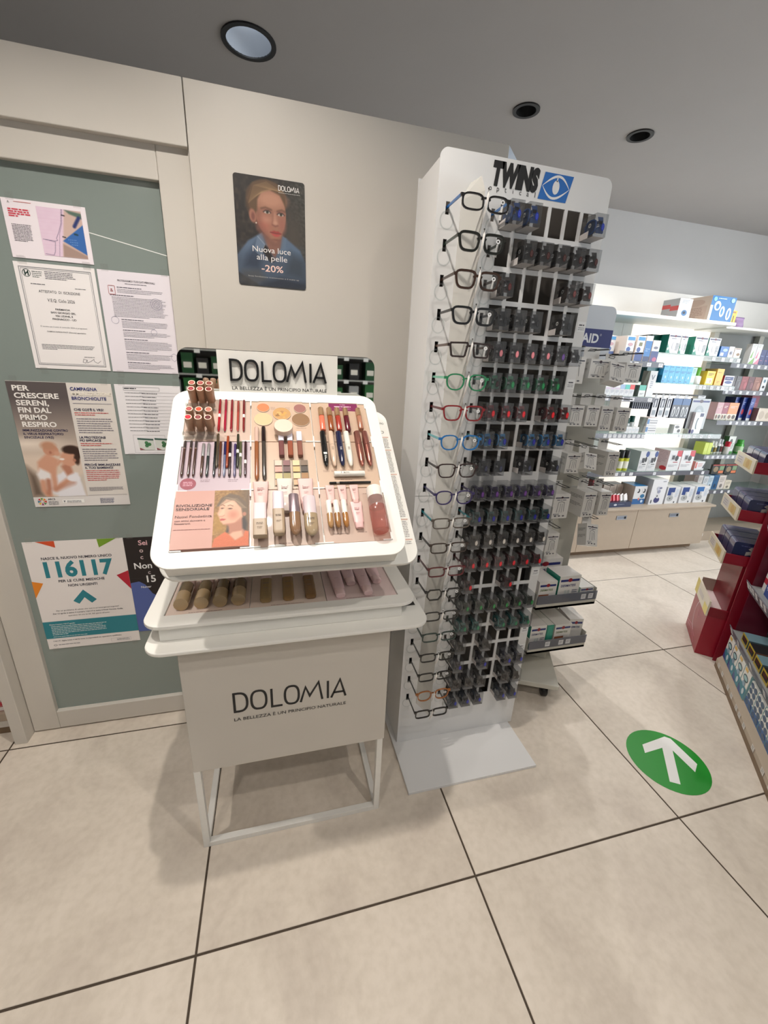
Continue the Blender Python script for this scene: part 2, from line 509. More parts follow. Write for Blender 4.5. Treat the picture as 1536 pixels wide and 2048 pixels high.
MT['led'] = glow('lamp_led', (255, 250, 244), 9.0)
MT['led0'] = glow('lamp_led_bright', (244, 250, 255), 7.0)
def downlight(k, x, y, watts, col, visible):
    big = k == 0
    R = 0.113 if big else 0.068; r = 0.093 if big else 0.05
    labels = ['large round ceiling downlight with lit white reflector above the poster panel', 'small black round ceiling downlight above the tall glasses display', 'small black round ceiling downlight rightmost in the picture']
    t = thing('downlight', labels[k] if k < 3 else 'small black recessed ceiling downlight out of the picture, ' + ('above the red display', 'above the glass door', 'above the cosmetics stand', 'in front of the glasses tower', 'behind the viewer on the door side', 'behind the viewer by the mirrored rack', 'behind the viewer towards the shop window', 'above the aisle shelving')[k - 3], 'ceiling light', (x, y, CEIL), 'recessed ceiling downlights')
    T = Matrix.Translation((x, y, CEIL))
    b = MB(T); b.ringprism([(R * math.cos(2 * PI * i / 36), R * math.sin(2 * PI * i / 36)) for i in range(36)], [(r * math.cos(2 * PI * i / 36), r * math.sin(2 * PI * i / 36)) for i in range(36)], -0.006, 0.004, (14, 14, 15))
    b.build('trim_ring', 'satin', t)
    b = MB(T); n = 32; dk = 0.62 if big else 1.0; prof = [(r, 0.0), (r * 0.96, 0.03 * dk), (r * 0.8, 0.09 * dk), (r * 0.5, 0.13 * dk)]
    vs_ = [(p[0] * math.cos(2 * PI * i / n), p[0] * math.sin(2 * PI * i / n), p[1]) for p in prof for i in range(n)]
    fs = [(q * n + i, (q + 1) * n + i, (q + 1) * n + (i + 1) % n, q * n + (i + 1) % n) for q in range(3) for i in range(n)]
    b.add(vs_, fs, (165, 172, 182) if big else (22, 22, 23), smooth=True)
    b.build('reflector', 'satin', t)
    b = MB(T); b.lathe([(r * 0.42, 0.126 * dk), (r * 0.42, 0.135 * dk)], 20, (255, 255, 255)); b.build('led_module', 'led0' if big else 'led', t)
    ld = bpy.data.lights.new('downlight_beam', 'SPOT'); ld.energy = watts; ld.color = col; ld.spot_size = math.radians(visible); ld.spot_blend = 0.85; ld.shadow_soft_size = 0.022
    lo = bpy.data.objects.new('downlight_beam', ld); C.objects.link(lo); lo.parent = t; lo.location = (0, 0, -0.012)
for k, (x, y, w, c, vis) in enumerate(LAMPS):
    downlight(k, x, y, w, c, vis)

m = MB(); m.box((-4, 3.3, 0), (5.6, 3.42, CEIL)); m.build('wall_back', 'wallp', kind='structure')
m = MB(); m.box((5.3, -3, 0), (5.42, -2.5, CEIL)); m.box((5.3, 2.3, 0), (5.42, 3.3, CEIL)); m.box((5.3, -2.5, 0), (5.42, 2.3, 0.5)); m.box((5.3, -2.5, 2.55), (5.42, 2.3, CEIL)); m.build('wall_right', 'wallp', kind='structure')
m = MB(); m.box((-4, -3.12, 0), (5.42, -3, CEIL)); m.build('wall_front', 'wallp', kind='structure')
m = MB(); m.box((-4.12, -3, 0), (-4, 3.3, CEIL)); m.build('wall_side', 'wallp', kind='structure')
# shop window in the right-hand wall, out of the picture: the daylight of the room
m = MB(); m.box((5.345, -2.45, 0.55), (5.349, 2.25, 2.5)); win = m.build('window_1', 'lens', kind='structure')
for a_, b_ in (((5.33, -2.5, .5), (5.37, -2.45, 2.55)), ((5.33, 2.25, .5), (5.37, 2.3, 2.55)), ((5.33, -2.45, .5), (5.37, 2.25, .55)), ((5.33, -2.45, 2.5), (5.37, 2.25, 2.55)), ((5.33, -.82, .55), (5.37, -.77, 2.5))):
    m = MB(); m.box(a_, b_); m.build('window_frame', 'steelw', win)
pl_ = bpy.data.lights.new('window_portal', 'AREA'); pl_.shape = 'RECTANGLE'; pl_.size = 2.0; pl_.size_y = 4.8; pl_.cycles.is_portal = True
po = bpy.data.objects.new('window_portal', pl_); C.objects.link(po); po.location = (5.29, -.1, 1.52); po.rotation_euler = (0, math.radians(90), 0)
m = MB(); m.box((-0.212, 1.565, 0), (0.806, 1.69, 2.205)); m.build('wall_left', 'panelw', kind='structure', bevel=0.002)
m = MB(Matrix.Translation((0.806, 1.5665, 0)) @ Matrix.Rotation(math.radians(46), 4, 'Z')); m.box((0.0, 0.001, 0), (0.42, 0.03, 2.205)); m.build('wall_return', 'daylight_tinted', kind='structure')
m = MB(); m.box((-1.045, 1.565, 2.047), (-0.2145, 1.69, 2.205)); m.build('trim_1', 'panelw', kind='structure', bevel=0.002)
m = MB(); m.box((-1.042, 1.533, 0), (-1.0, 1.66, 2.05)); m.build('trim_2', 'panelw', kind='structure', bevel=0.002)
m = MB(); m.box((-4, 1.98, 0), (-1.02, 2.1, 2.205)); m.build('wall_far_left', 'panelw', kind='structure')
# sliding door: stiles, rails, lacquered glass
m = MB(); m.box((-0.9075, 1.602, 0.08), (-0.298, 1.608, 1.975)); door = m.build('door_1', 'lacq', kind='structure')
def dp(name, a, b, mat='panelw', lab=None):
    q = MB(); q.box(a, b); return q.build(name, mat, door, label=lab, bevel=0.0025)
dp('stile', (-0.998, 1.583, 0.006), (-0.9075, 1.618, 2.06)); dp('stile', (-0.304, 1.583, 0.006), (-0.2125, 1.618, 2.06))
dp('rail', (-0.9073, 1.584, 0.006), (-0.3042, 1.618, 0.089)); dp('rail', (-0.9073, 1.584, 1.961), (-0.3042, 1.618, 2.06))
m = MB(); m.add([(-0.516, 1.6016, 1.812), (-0.302, 1.6016, 1.771), (-0.302, 1.6016, 1.7685), (-0.516, 1.6016, 1.8095)], [(3, 2, 1, 0)], (236, 238, 236)); m.build('painted_reflection', 'paper', door)  # white strip painted in as a linear lamp's reflection on the glass

# ------------------------------------------------------------ notices taped to the glass
MT['tape'] = clearmat('clear_tape', (250, 250, 250), 0.06, (220, 224, 218))
YS = 1.6008
def sheet(name, label, cat, x, z, w, h, col=(236, 232, 232), y=YS, tape=True):
    T = WALLF(x, y, z)
    b = MB(T); b.prism([(0, 0), (w, 0), (w, -h), (0, -h)], 0.0, 0.0006, col)
    o = b.build(name, 'paper', label=label, cat=cat, at=(x + w / 2, y, z - h))
    if tape:
        for cx, cy in ((0.012, 0.004), (w - 0.03, 0.004), (0.012, -h - 0.008), (w - 0.03, -h - 0.008)):
            b = MB(T); b.quad(cx, cy - 0.008, cx + 0.02, cy + 0.012, (200, 204, 198), 0.0008); b.build('clear_tape', 'tape', o)
    return o, T, MB(T)
Z1 = 0.0011
INK = (52, 52, 60)
# ECG leaflet
o, T, p = sheet('leaflet', 'landscape leaflet with a pink heart trace photo, topmost on the glass door', 'notice', -0.721, 1.873, 0.207, 0.147, (240, 232, 238))
def ecg(q):
    q.fill((226, 200, 220)); q.mix(vnoise(q.U, q.V, 9, 3) * 0.25, (240, 222, 236))
    for k in range(14): q.line([(0, k / 13), (0.62, k / 13)], 0.004, (216, 176, 204), 0.004, 0.5)
    q.poly([(0.62, 0), (1, 0), (1, 1), (0.42, 1)], (206, 178, 168), 0.02)
    q.poly([(0.62, 0), (1.0, 0.05), (1, 0.16), (0.72, 0.08)], (86, 110, 98), 0.02)
    q.poly([(1, 0.28), (1, 0.92), (0.48, 0.66)], (52, 104, 176), 0.012); q.poly([(1, 0.94), (1, 1), (0.44, 1), (0.47, 0.72)], (168, 142, 132), 0.02)
    q.line([(0.80, 0.33), (0.93, 0.14)], 0.075, (38, 52, 110), 0.02); q.line([(0.78, 0.49), (0.84, 0.50)], 0.04, (22, 60, 70), 0.01)
    for k in range(14): q.ell(0.62 + 0.04 * (k % 5) + 0.03 * (k // 5), 0.62 + 0.05 * (k // 5), 0.008, 0.01, (140, 180, 226), 0.4)
    q.line([(0.56, 0.0), (0.50, 0.3), (0.42, 0.48), (0.34, 0.62), (0.36, 0.66), (0.30, 0.68), (0.03, 0.66), (0.30, 0.70), (0.26, 0.9), (0.22, 0.98), (0.03, 0.97)], 0.008, (80, 66, 100), 0.006)
    q.line([(0.58, 0.0), (0.52, 0.3), (0.43, 0.52), (0.36, 0.9), (0.34, 1)], 0.006, (110, 90, 126), 0.006)
    for a in (0.1, 0.55): q.line([(0.56 - a * 0.12, a + 0.02), (0.62 - a * 0.12, a + 0.03)], 0.025, (24, 22, 30), 0.006)
picture(ecg, T, 0.082, -0.012, 0.112, 0.122, 90, 96, o, z=Z1)
p.quad(0.03, -0.0075, 0.072, -0.0065, (196, 70, 60), Z1); txt(p, 'A', 0.014, -0.012, 0.006, (120, 120, 120), z=Z1)
para(p, 0.012, -0.024, 0.056, 4, 0.0055, 0.0035, (206, 70, 86), Z1, 0.4); para(p, 0.014, -0.062, 0.048, 12, 0.0037, 0.0016, (110, 104, 112), Z1)
p.build('printed_text', 'paper', o)
# certificate
o, T, p = sheet('certificate', 'framed white certificate headed ATTESTATO DI ISCRIZIONE taped to the glass door', 'notice', -0.7245, 1.716, 0.209, 0.296, (240, 236, 236))
for k, (a, w) in enumerate(((0.012, 0.0018), (0.016, 0.0009))):
    p.ribbon([(a, -a), (0.209 - a, -a), (0.209 - a, -0.296 + a), (a, -0.296 + a)], w, Z1, Z1, (140, 140, 146), closed=True)
p.ring2(0.029, -0.028, 0.0105, 0.0105, 0.0014, (40, 66, 60), Z1)
p.ribbon([(0.025, -0.021), (0.025, -0.035)], 0.003, Z1, Z1, (40, 66, 60)); p.ribbon([(0.033, -0.021), (0.033, -0.035)], 0.003, Z1, Z1, (40, 66, 60)); p.ribbon([(0.025, -0.031), (0.033, -0.025)], 0.003, Z1, Z1, (40, 66, 60))
para(p, 0.043, -0.022, 0.026, 4, 0.0048, 0.0017, (90, 100, 96), Z1)
para(p, 0.075, -0.02, 0.08, 5, 0.0045, 0.0018, (110, 108, 116), Z1); para(p, 0.034, -0.055, 0.04, 1, 0.005, 0.002, (100, 100, 106), Z1, 1); para(p, 0.148, -0.06, 0.03, 1, 0.005, 0.0016, (100, 100, 106), Z1, 1)
txt(p, 'ATTESTATO  DI  ISCRIZIONE', 0.105, -0.078, 0.0068, INK, 'C', 0.0, w=0.108, z=Z1)
txt(p, 'V.E.Q. Ciclo 2026', 0.105, -0.102, 0.0085, INK, 'C', 0.0, w=0.072, z=Z1)
for k, s in enumerate(('FARMACIA', 'SAN GIORGIO SRL', 'VIA UDINE, 3', 'PAGNACCO - UD')): txt(p, s, 0.105, -0.1245 - 0.0092 * k, 0.0048, (40, 40, 46), 'C', 0.018, 1.15, z=Z1)
txt(p, "E' iscritto per il ciclo di controllo 2026 ai programmi:", 0.1, -0.174, 0.0036, (88, 88, 96), 'C', z=Z1, w=0.125)
txt(p, 'CHIMICA CLINICA POCT (Glucosio) quantitativo', 0.104, -0.188, 0.0034, (64, 64, 70), 'C', 0.012, z=Z1, w=0.105)
para(p, 0.03, -0.224, 0.145, 4, 0.0042, 0.0016, (120, 118, 124), Z1, 0.3); para(p, 0.14, -0.256, 0.03, 1, 0.005, 0.0016, (120, 118, 124), Z1, 1)
sg = [(0.137 + 0.0065 * k + 0.004 * math.sin(k * 2.1), -0.268 + 0.006 * math.sin(k * 1.7 + 1)) for k in range(8)]
p.ribbon(sg, 0.0009, Z1, Z1, (74, 74, 90)); p.ribbon([(0.138, -0.262), (0.134, -0.272), (0.141, -0.275), (0.146, -0.266)], 0.0009, Z1, Z1, (74, 74, 90))
p.build('printed_text', 'paper', o)
# privacy notice
o, T, p = sheet('notice_sheet', 'white sheet headed PROTEGGIAMO I TUOI DATI PERSONALI right of the certificate', 'notice', -0.5095, 1.7155, 0.208, 0.296, (234, 228, 236))
txt(p, 'PROTEGGIAMO I TUOI DATI PERSONALI', 0.105, -0.0285, 0.005, (60, 58, 70), 'C', 0.012, w=0.105, z=Z1)
para(p, 0.072, -0.033, 0.064, 1, 0.004, 0.0018, (120, 116, 128), Z1, 1)
p.ribbon(rrect(0.024, -0.066, 0.042, -0.042, 0.002, 3), 0.0013, Z1, Z1, (170, 84, 84), closed=True); txt(p, '&', 0.029, -0.059, 0.009, (150, 60, 66), z=Z1)
y = -0.044
for hd, n in ((1, 3), (1, 14), (1, 5), (1, 4), (1, 7), (1, 5), (1, 4)):
    para(p, 0.048 if n < 8 else 0.026, y, 0.07, 1, 0.005, 0.0022, (96, 92, 106), Z1, 1); y -= 0.0062
    para(p, 0.048 if n < 8 else 0.03, y, 0.14 if n < 8 else 0.156, n, 0.0042, 0.0013, (128, 124, 136), Z1); y -= 0.0042 * n + 0.004
for cx, cy, r in ((0.155, -0.086, 0.017), (0.155, -0.086, 0.011), (0.155, -0.086, 0.006), (0.03, -0.14, 0.011), (0.138, -0.17, 0.009)): p.ring2(cx, cy, r, r, 0.0009, (150, 146, 170), Z1)
p.ribbon([(0.19, -0.232), (0.181, -0.238), (0.182, -0.25), (0.19, -0.257), (0.198, -0.25), (0.199, -0.238)], 0.0009, Z1, Z1, (150, 146, 170), closed=True)
p.build('printed_text', 'paper', o)
# vaccination campaign poster
o, T, p = sheet('campaign_poster', 'two-column poster of a mother kissing a baby on the glass door', 'poster', -0.815, 1.379, 0.293, 0.419, (226, 220, 214))
def baby(q):
    q.fill((92, 84, 84))
    q.mix(np.clip((q.V / q.asp - 0.12) * 1.9, 0, 1), (224, 206, 190))
    q.ell(0.1, 0.52, 0.5, 0.1, (236, 222, 208), 0.9); q.poly([(0, 0.72), (0.16, 0.8), (0.22, 1), (0, 1)], (112, 96, 84), 0.08); q.poly([(0.72, 0.86), (1, 0.8), (1, 1), (0.6, 1)], (206, 196, 186), 0.06)
    sk, sk2 = (214, 160, 134), (190, 132, 108)
    q.ell(0.62, 0.9, 0.3, 0.26, (232, 230, 236), 0.12); q.poly([(0.47, 1), (0.5, 0.83), (0.66, 0.755), (0.9, 0.78), (0.97, 1)], (236, 234, 240), 0.02)
    q.poly([(0.62, 0.72), (0.78, 0.66), (0.82, 0.78), (0.7, 0.81)], sk2, 0.03)
    q.ell(0.87, 0.61, 0.145, 0.16, (58, 38, 30), 0.1); q.ell(0.80, 0.655, 0.13, 0.15, sk, 0.1, 0.2); q.poly([(0.64, 0.62), (0.74, 0.575), (0.74, 0.7), (0.66, 0.71)], sk, 0.03); q.ell(0.86, 0.57, 0.16, 0.09, (58, 38, 30), 0.2); q.ell(0.93, 0.66, 0.05, 0.11, (66, 44, 34), 0.3); q.ell(0.885, 0.665, 0.03, 0.035, sk2, 0.3)
    q.poly([(0.2, 0.78), (0.22, 0.68), (0.42, 0.60), (0.6, 0.66), (0.52, 0.76), (0.4, 0.84)], sk, 0.03)
    q.poly([(0.16, 0.79), (0.24, 0.735), (0.44, 0.79), (0.4, 0.87), (0.2, 0.86)], (240, 236, 236), 0.03)
    q.line([(0.24, 0.86), (0.23, 0.94), (0.31, 1.0)], 0.1, sk, 0.03); q.line([(0.34, 0.85), (0.33, 0.92), (0.3, 0.97)], 0.09, sk2, 0.03)
    q.ell(0.5, 0.575, 0.135, 0.115, (206, 150, 124), 0.1); q.ell(0.47, 0.535, 0.13, 0.085, (196, 146, 118), 0.35); q.ell(0.6, 0.605, 0.05, 0.05, sk, 0.4); q.ell(0.485, 0.595, 0.024, 0.03, (180, 118, 96), 0.4)
    q.line([(0.5, 0.66), (0.56, 0.7), (0.66, 0.66)], 0.065, sk, 0.025); q.ell(0.665, 0.655, 0.045, 0.022, (240, 232, 228), 0.3)
    q.line([(0.42, 0.68), (0.46, 0.78), (0.44, 0.93), (0.72, 0.84)], 0.1, sk, 0.03); q.line([(0.44, 0.93), (0.78, 0.87)], 0.1, sk2, 0.04, 0.6)
    for k in range(4): q.line([(0.44, 0.71 + 0.012 * k), (0.33, 0.655 + 0.02 * k)], 0.028, sk, 0.012)
    q.ell(0.8, 0.83, 0.12, 0.07, (238, 236, 242), 0.2)
picture(baby, T, 0.0, -0.001, 0.164, 0.382, 100, 210, o, z=Z1)
Z2 = 0.0016
for k, (s, w_) in enumerate((('PER', .046), ('CRESCERE', .122), ('SERENI,', .0895), ('FIN DAL', .0905), ('PRIMO', .0755), ('RESPIRO', .096))): txt(p, s, 0.014 + .001 * k, -0.029 - 0.0228 * k, 0.0155, (244, 240, 236), 'L', 0.03, z=Z2, w=w_)
for k, (s, w_) in enumerate((('IMMUNIZZAZIONE CONTRO', .128), ('IL VIRUS RESPIRATORIO', .113), ('SINCIZIALE (VRS)', .083))): txt(p, s, 0.016, -0.158 - 0.0115 * k, 0.007, (54, 50, 84), 'L', 0.022, w=w_, z=Z2)
txt(p, 'CAMPAGNA', 0.173, -0.0235, 0.0095, (60, 66, 128), 'L', 0.022, z=Z2); txt(p, 'IMMUNIZZAZIONE', 0.173, -0.0385, 0.0095, (246, 240, 226), 'L', 0.016, z=Z2, w=0.116); txt(p, 'BRONCHIOLITE', 0.173, -0.0535, 0.0095, (54, 58, 122), 'L', 0.022, z=Z2, w=0.1)
p.quad(0.173, -0.0655, 0.286, -0.0645, (60, 60, 110), Z2)
y = -0.0885
for s, red, n in ((('CHE COS\u2019\u00c8 IL VRS?',), 2, 7), (('LA PROTEZIONE', 'PI\u00d9 EFFICACE'), 2, 6), (('PERCH\u00c9 IMMUNIZZARE', 'IL TUO BAMBINO?'), 6, 0)):
    for q in s: txt(p, q, 0.173, y, 0.0072, (48, 46, 80), 'L', 0.022, z=Z2); y -= 0.0105
    y += 0.005
    para(p, 0.173, y, 0.105, red, 0.0068, 0.0022, (206, 84, 84), Z2, 0.6); y -= 0.0068 * red + 0.006
    if n: para(p, 0.175, y, 0.108, n, 0.0076, 0.0021, (120, 116, 134), Z2); y -= 0.0076 * n + 0.0135
para(p, 0.173, -0.352, 0.108, 4, 0.0038, 0.0014, (120, 116, 130), Z2)
p.quad(0.166, -0.381, 0.288, -0.3803, (60, 60, 110), Z2)
p.quad(0.0, -0.419, 0.293, -0.384, (228, 224, 222), Z1)
for k in range(8):
    a = 2 * PI * k / 8; c_ = ((206, 70, 50), (232, 140, 40), (120, 160, 60), (196, 40, 60), (60, 120, 150), (230, 180, 60), (150, 60, 110), (90, 140, 80))[k]
    ca, sa = math.cos(a), math.sin(a); p.poly([(0.024 + 0.003 * ca, -0.4 + 0.003 * sa), (0.024 + 0.013 * ca - 0.004 * sa, -0.4 + 0.013 * sa + 0.004 * ca), (0.024 + 0.013 * ca + 0.004 * sa, -0.4 + 0.013 * sa - 0.004 * ca)], c_, Z2)
txt(p, 'ARCS', 0.042, -0.395, 0.006, (50, 50, 60), 'L', 0.015, z=Z2); para(p, 0.042, -0.4, 0.032, 3, 0.005, 0.002, (90, 90, 100), Z2, 1)
p.quad(0.084, -0.407, 0.15, -0.395, (250, 250, 248), Z2); p.poly([(0.087, -0.398), (0.09, -0.405), (0.094, -0.398)], (110, 110, 120), Z2 + 0.0003); para(p, 0.098, -0.399, 0.046, 2, 0.004, 0.0018, (110, 110, 120), Z2 + 0.0003, 1)
para(p, 0.2, -0.393, 0.045, 5, 0.004, 0.0018, (80, 84, 120), Z2, 1)
p.build('printed_text', 'paper', o)
# form with product photo
o, T, p = sheet('form_sheet', 'white printed form with a green box photo, half behind the cosmetics mirror', 'notice', -0.513, 1.3795, 0.208, 0.235, (238, 236, 240))
p.ribbon([(0.026, -0.008), (0.135, -0.008), (0.135, -0.019), (0.026, -0.019)], 0.0008, Z1, Z1, (120, 120, 126), closed=True); para(p, 0.028, -0.011, 0.04, 1, 0.004, 0.003, INK, Z1, 1)
for k in range(12):
    yy = -0.026 - 0.0115 * k
    para(p, 0.028, yy, 0.06, 1, 0.004, 0.0016, (120, 120, 126), Z1, 1); p.ribbon([(0.072, yy + 0.002), (0.2, yy + 0.002)], 0.0006, Z1, Z1, (150, 150, 154)); para(p, 0.08, yy - 0.001, 0.05 - 0.003 * (k % 4), 1, 0.004, 0.0022, (90, 90, 98), Z1, 1)
p.ribbon([(0.034, -0.168), (0.134, -0.168), (0.134, -0.23), (0.034, -0.23)], 0.0006, Z1, Z1, (160, 160, 164), closed=True)
for x0, hh, c_ in ((0.046, 0.045, (72, 128, 84)), (0.1, 0.04, (72, 120, 80))):
    p.poly([(x0, -0.178), (x0 + 0.05, -0.181), (x0 + 0.052, -0.22), (x0 + 0.004, -0.22)], (214, 220, 214), Z2); p.poly([(x0, -0.178), (x0 + 0.05, -0.181), (x0 + 0.05, -0.187), (x0, -0.184)], (62, 92, 84), Z2 + 0.0002)
    for a in range(3): p.ell(x0 + 0.03 + 0.006 * math.cos(a * 2.1), -0.2 + 0.006 * math.sin(a * 2.1), 0.006, 0.006, c_, Z2 + 0.0004, 10)
    p.poly([(x0 + 0.004, -0.22), (x0 + 0.004, -0.212), (x0 + 0.02, -0.22)], (150, 80, 90), Z2 + 0.0002)
p.build('printed_text', 'paper', o)
# 1500 poster, mostly hidden
o, T, p = sheet('dark_poster', 'black and blue helpline poster with white lettering behind the stand\u2019s left edge', 'poster', -0.5655, 0.829, 0.285, 0.41, (38, 30, 30))
p.poly([(0, -0.41), (0, -0.19), (0.03, -0.185), (0.05, -0.2), (0.07, -0.24), (0.1, -0.265), (0.285, -0.27), (0.285, -0.41)], (86, 104, 170), Z1)
for s, x, yy, h, c_ in (('Sei', 0.048, -0.032, 0.019, (236, 190, 196)), ('o', 0.048, -0.062, 0.017, (220, 196, 196)), ('c', 0.048, -0.09, 0.017, (220, 196, 196)), ('Non', 0.022, -0.13, 0.024, (244, 244, 244)), ('c', 0.066, -0.155, 0.016, (190, 176, 176)), ('15', 0.058, -0.19, 0.028, (246, 246, 246)), ('Numer', 0.034, -0.214, 0.0085, (226, 226, 230))): txt(p, s, x, yy, h, c_, 'L', 0.02, z=Z2)
p.ribbon([(0, -0.17), (0.285, -0.176)], 0.0012, Z1, Z1, (58, 50, 50))
p.build('printed_text', 'paper', o)
# 116117 poster
o, T, p = sheet('helpline_poster', 'white poster with big teal number 116117 low on the glass door', 'poster', -0.883, 0.8305, 0.317, 0.452, (240, 234, 232), y=YS - 0.0007)
W = 0.317
TEAL = (44, 132, 146)
p.poly([(0.04, 0), (0.098, 0), (0.098, -0.026)], (216, 84, 44), Z1); p.poly([(0.232, 0), (0.295, 0), (0.235, -0.034)], (120, 160, 44), Z1); p.poly([(W, -0.135), (W, -0.215), (W - 0.042, -0.152)], (190, 34, 56), Z1); p.poly([(0, -0.156), (0, -0.226), (0.034, -0.166)], (238, 142, 40), Z1)
txt(p, 'NASCE IL NUOVO NUMERO UNICO', W / 2, -0.072, 0.0095, (52, 52, 66), 'C', 0.022, w=0.225, z=Z1)
txt(p, '116117', W / 2, -0.142, 0.058, TEAL, 'C', 0.04, w=0.222, z=Z1)
txt(p, 'PER LE CURE MEDICHE', W / 2, -0.166, 0.0095, (52, 52, 66), 'C', 0.022, w=0.15, z=Z1); txt(p, 'NON URGENTI', W / 2, -0.186, 0.0095, (52, 52, 66), 'C', 0.022, w=0.095, z=Z1)
p.poly([(0.116, -0.248), (0.155, -0.203), (0.194, -0.248), (0.176, -0.262), (0.155, -0.236), (0.134, -0.262)], TEAL, Z1)
txt(p, 'Hai un problema di salute che non \u00e8 un\u2019emergenza/urgenza?', W / 2, -0.288, 0.0055, (60, 60, 70), 'C', z=Z1, w=0.21)
txt(p, 'Dal 13 aprile \u00e8 attivo il numero 116117 in tutto il Friuli Venezia Giulia,', W / 2, -0.3, 0.0055, (60, 60, 70), 'C', 0.012, z=Z1, w=0.235)
txt(p, 'operativo 24 ore su 24, 365 giorni all\u2019anno.', W / 2, -0.312, 0.0055, (60, 60, 70), 'C', z=Z1, w=0.14)
p.quad(0, -0.405, W, -0.33, TEAL, Z1)
txt(p, 'Chiama il numero 116117 quando:', 0.02, -0.346, 0.0055, (236, 244, 244), 'L', 0.012, z=Z2, w=0.085); para(p, 0.024, -0.351, 0.19, 6, 0.0072, 0.0028, (206, 226, 228), Z2, 0.3); para(p, 0.024, -0.397, 0.12, 1, 0.006, 0.0024, (206, 226, 228), Z2, 1)
txt(p, '116117: digita tutto e sei la voce, ti risponder\u00e0 un operatore qualificato.', 0.02, -0.42, 0.005, (60, 60, 70), 'L', 0.014, z=Z1, w=0.235)
p.ring2(0.024, -0.436, 0.006, 0.004, 0.0012, (90, 90, 100), Z1); para(p, 0.034, -0.434, 0.075, 1, 0.005, 0.0024, (120, 120, 130), Z1, 1); p.ribbon(rrect(0.215, -0.445, 0.285, -0.43, 0.001, 2), 0.0006, Z1, Z1, (170, 170, 176), closed=True); para(p, 0.235, -0.434, 0.045, 2, 0.005, 0.002, (130, 130, 140), Z1, 1)
p.build('printed_text', 'paper', o)

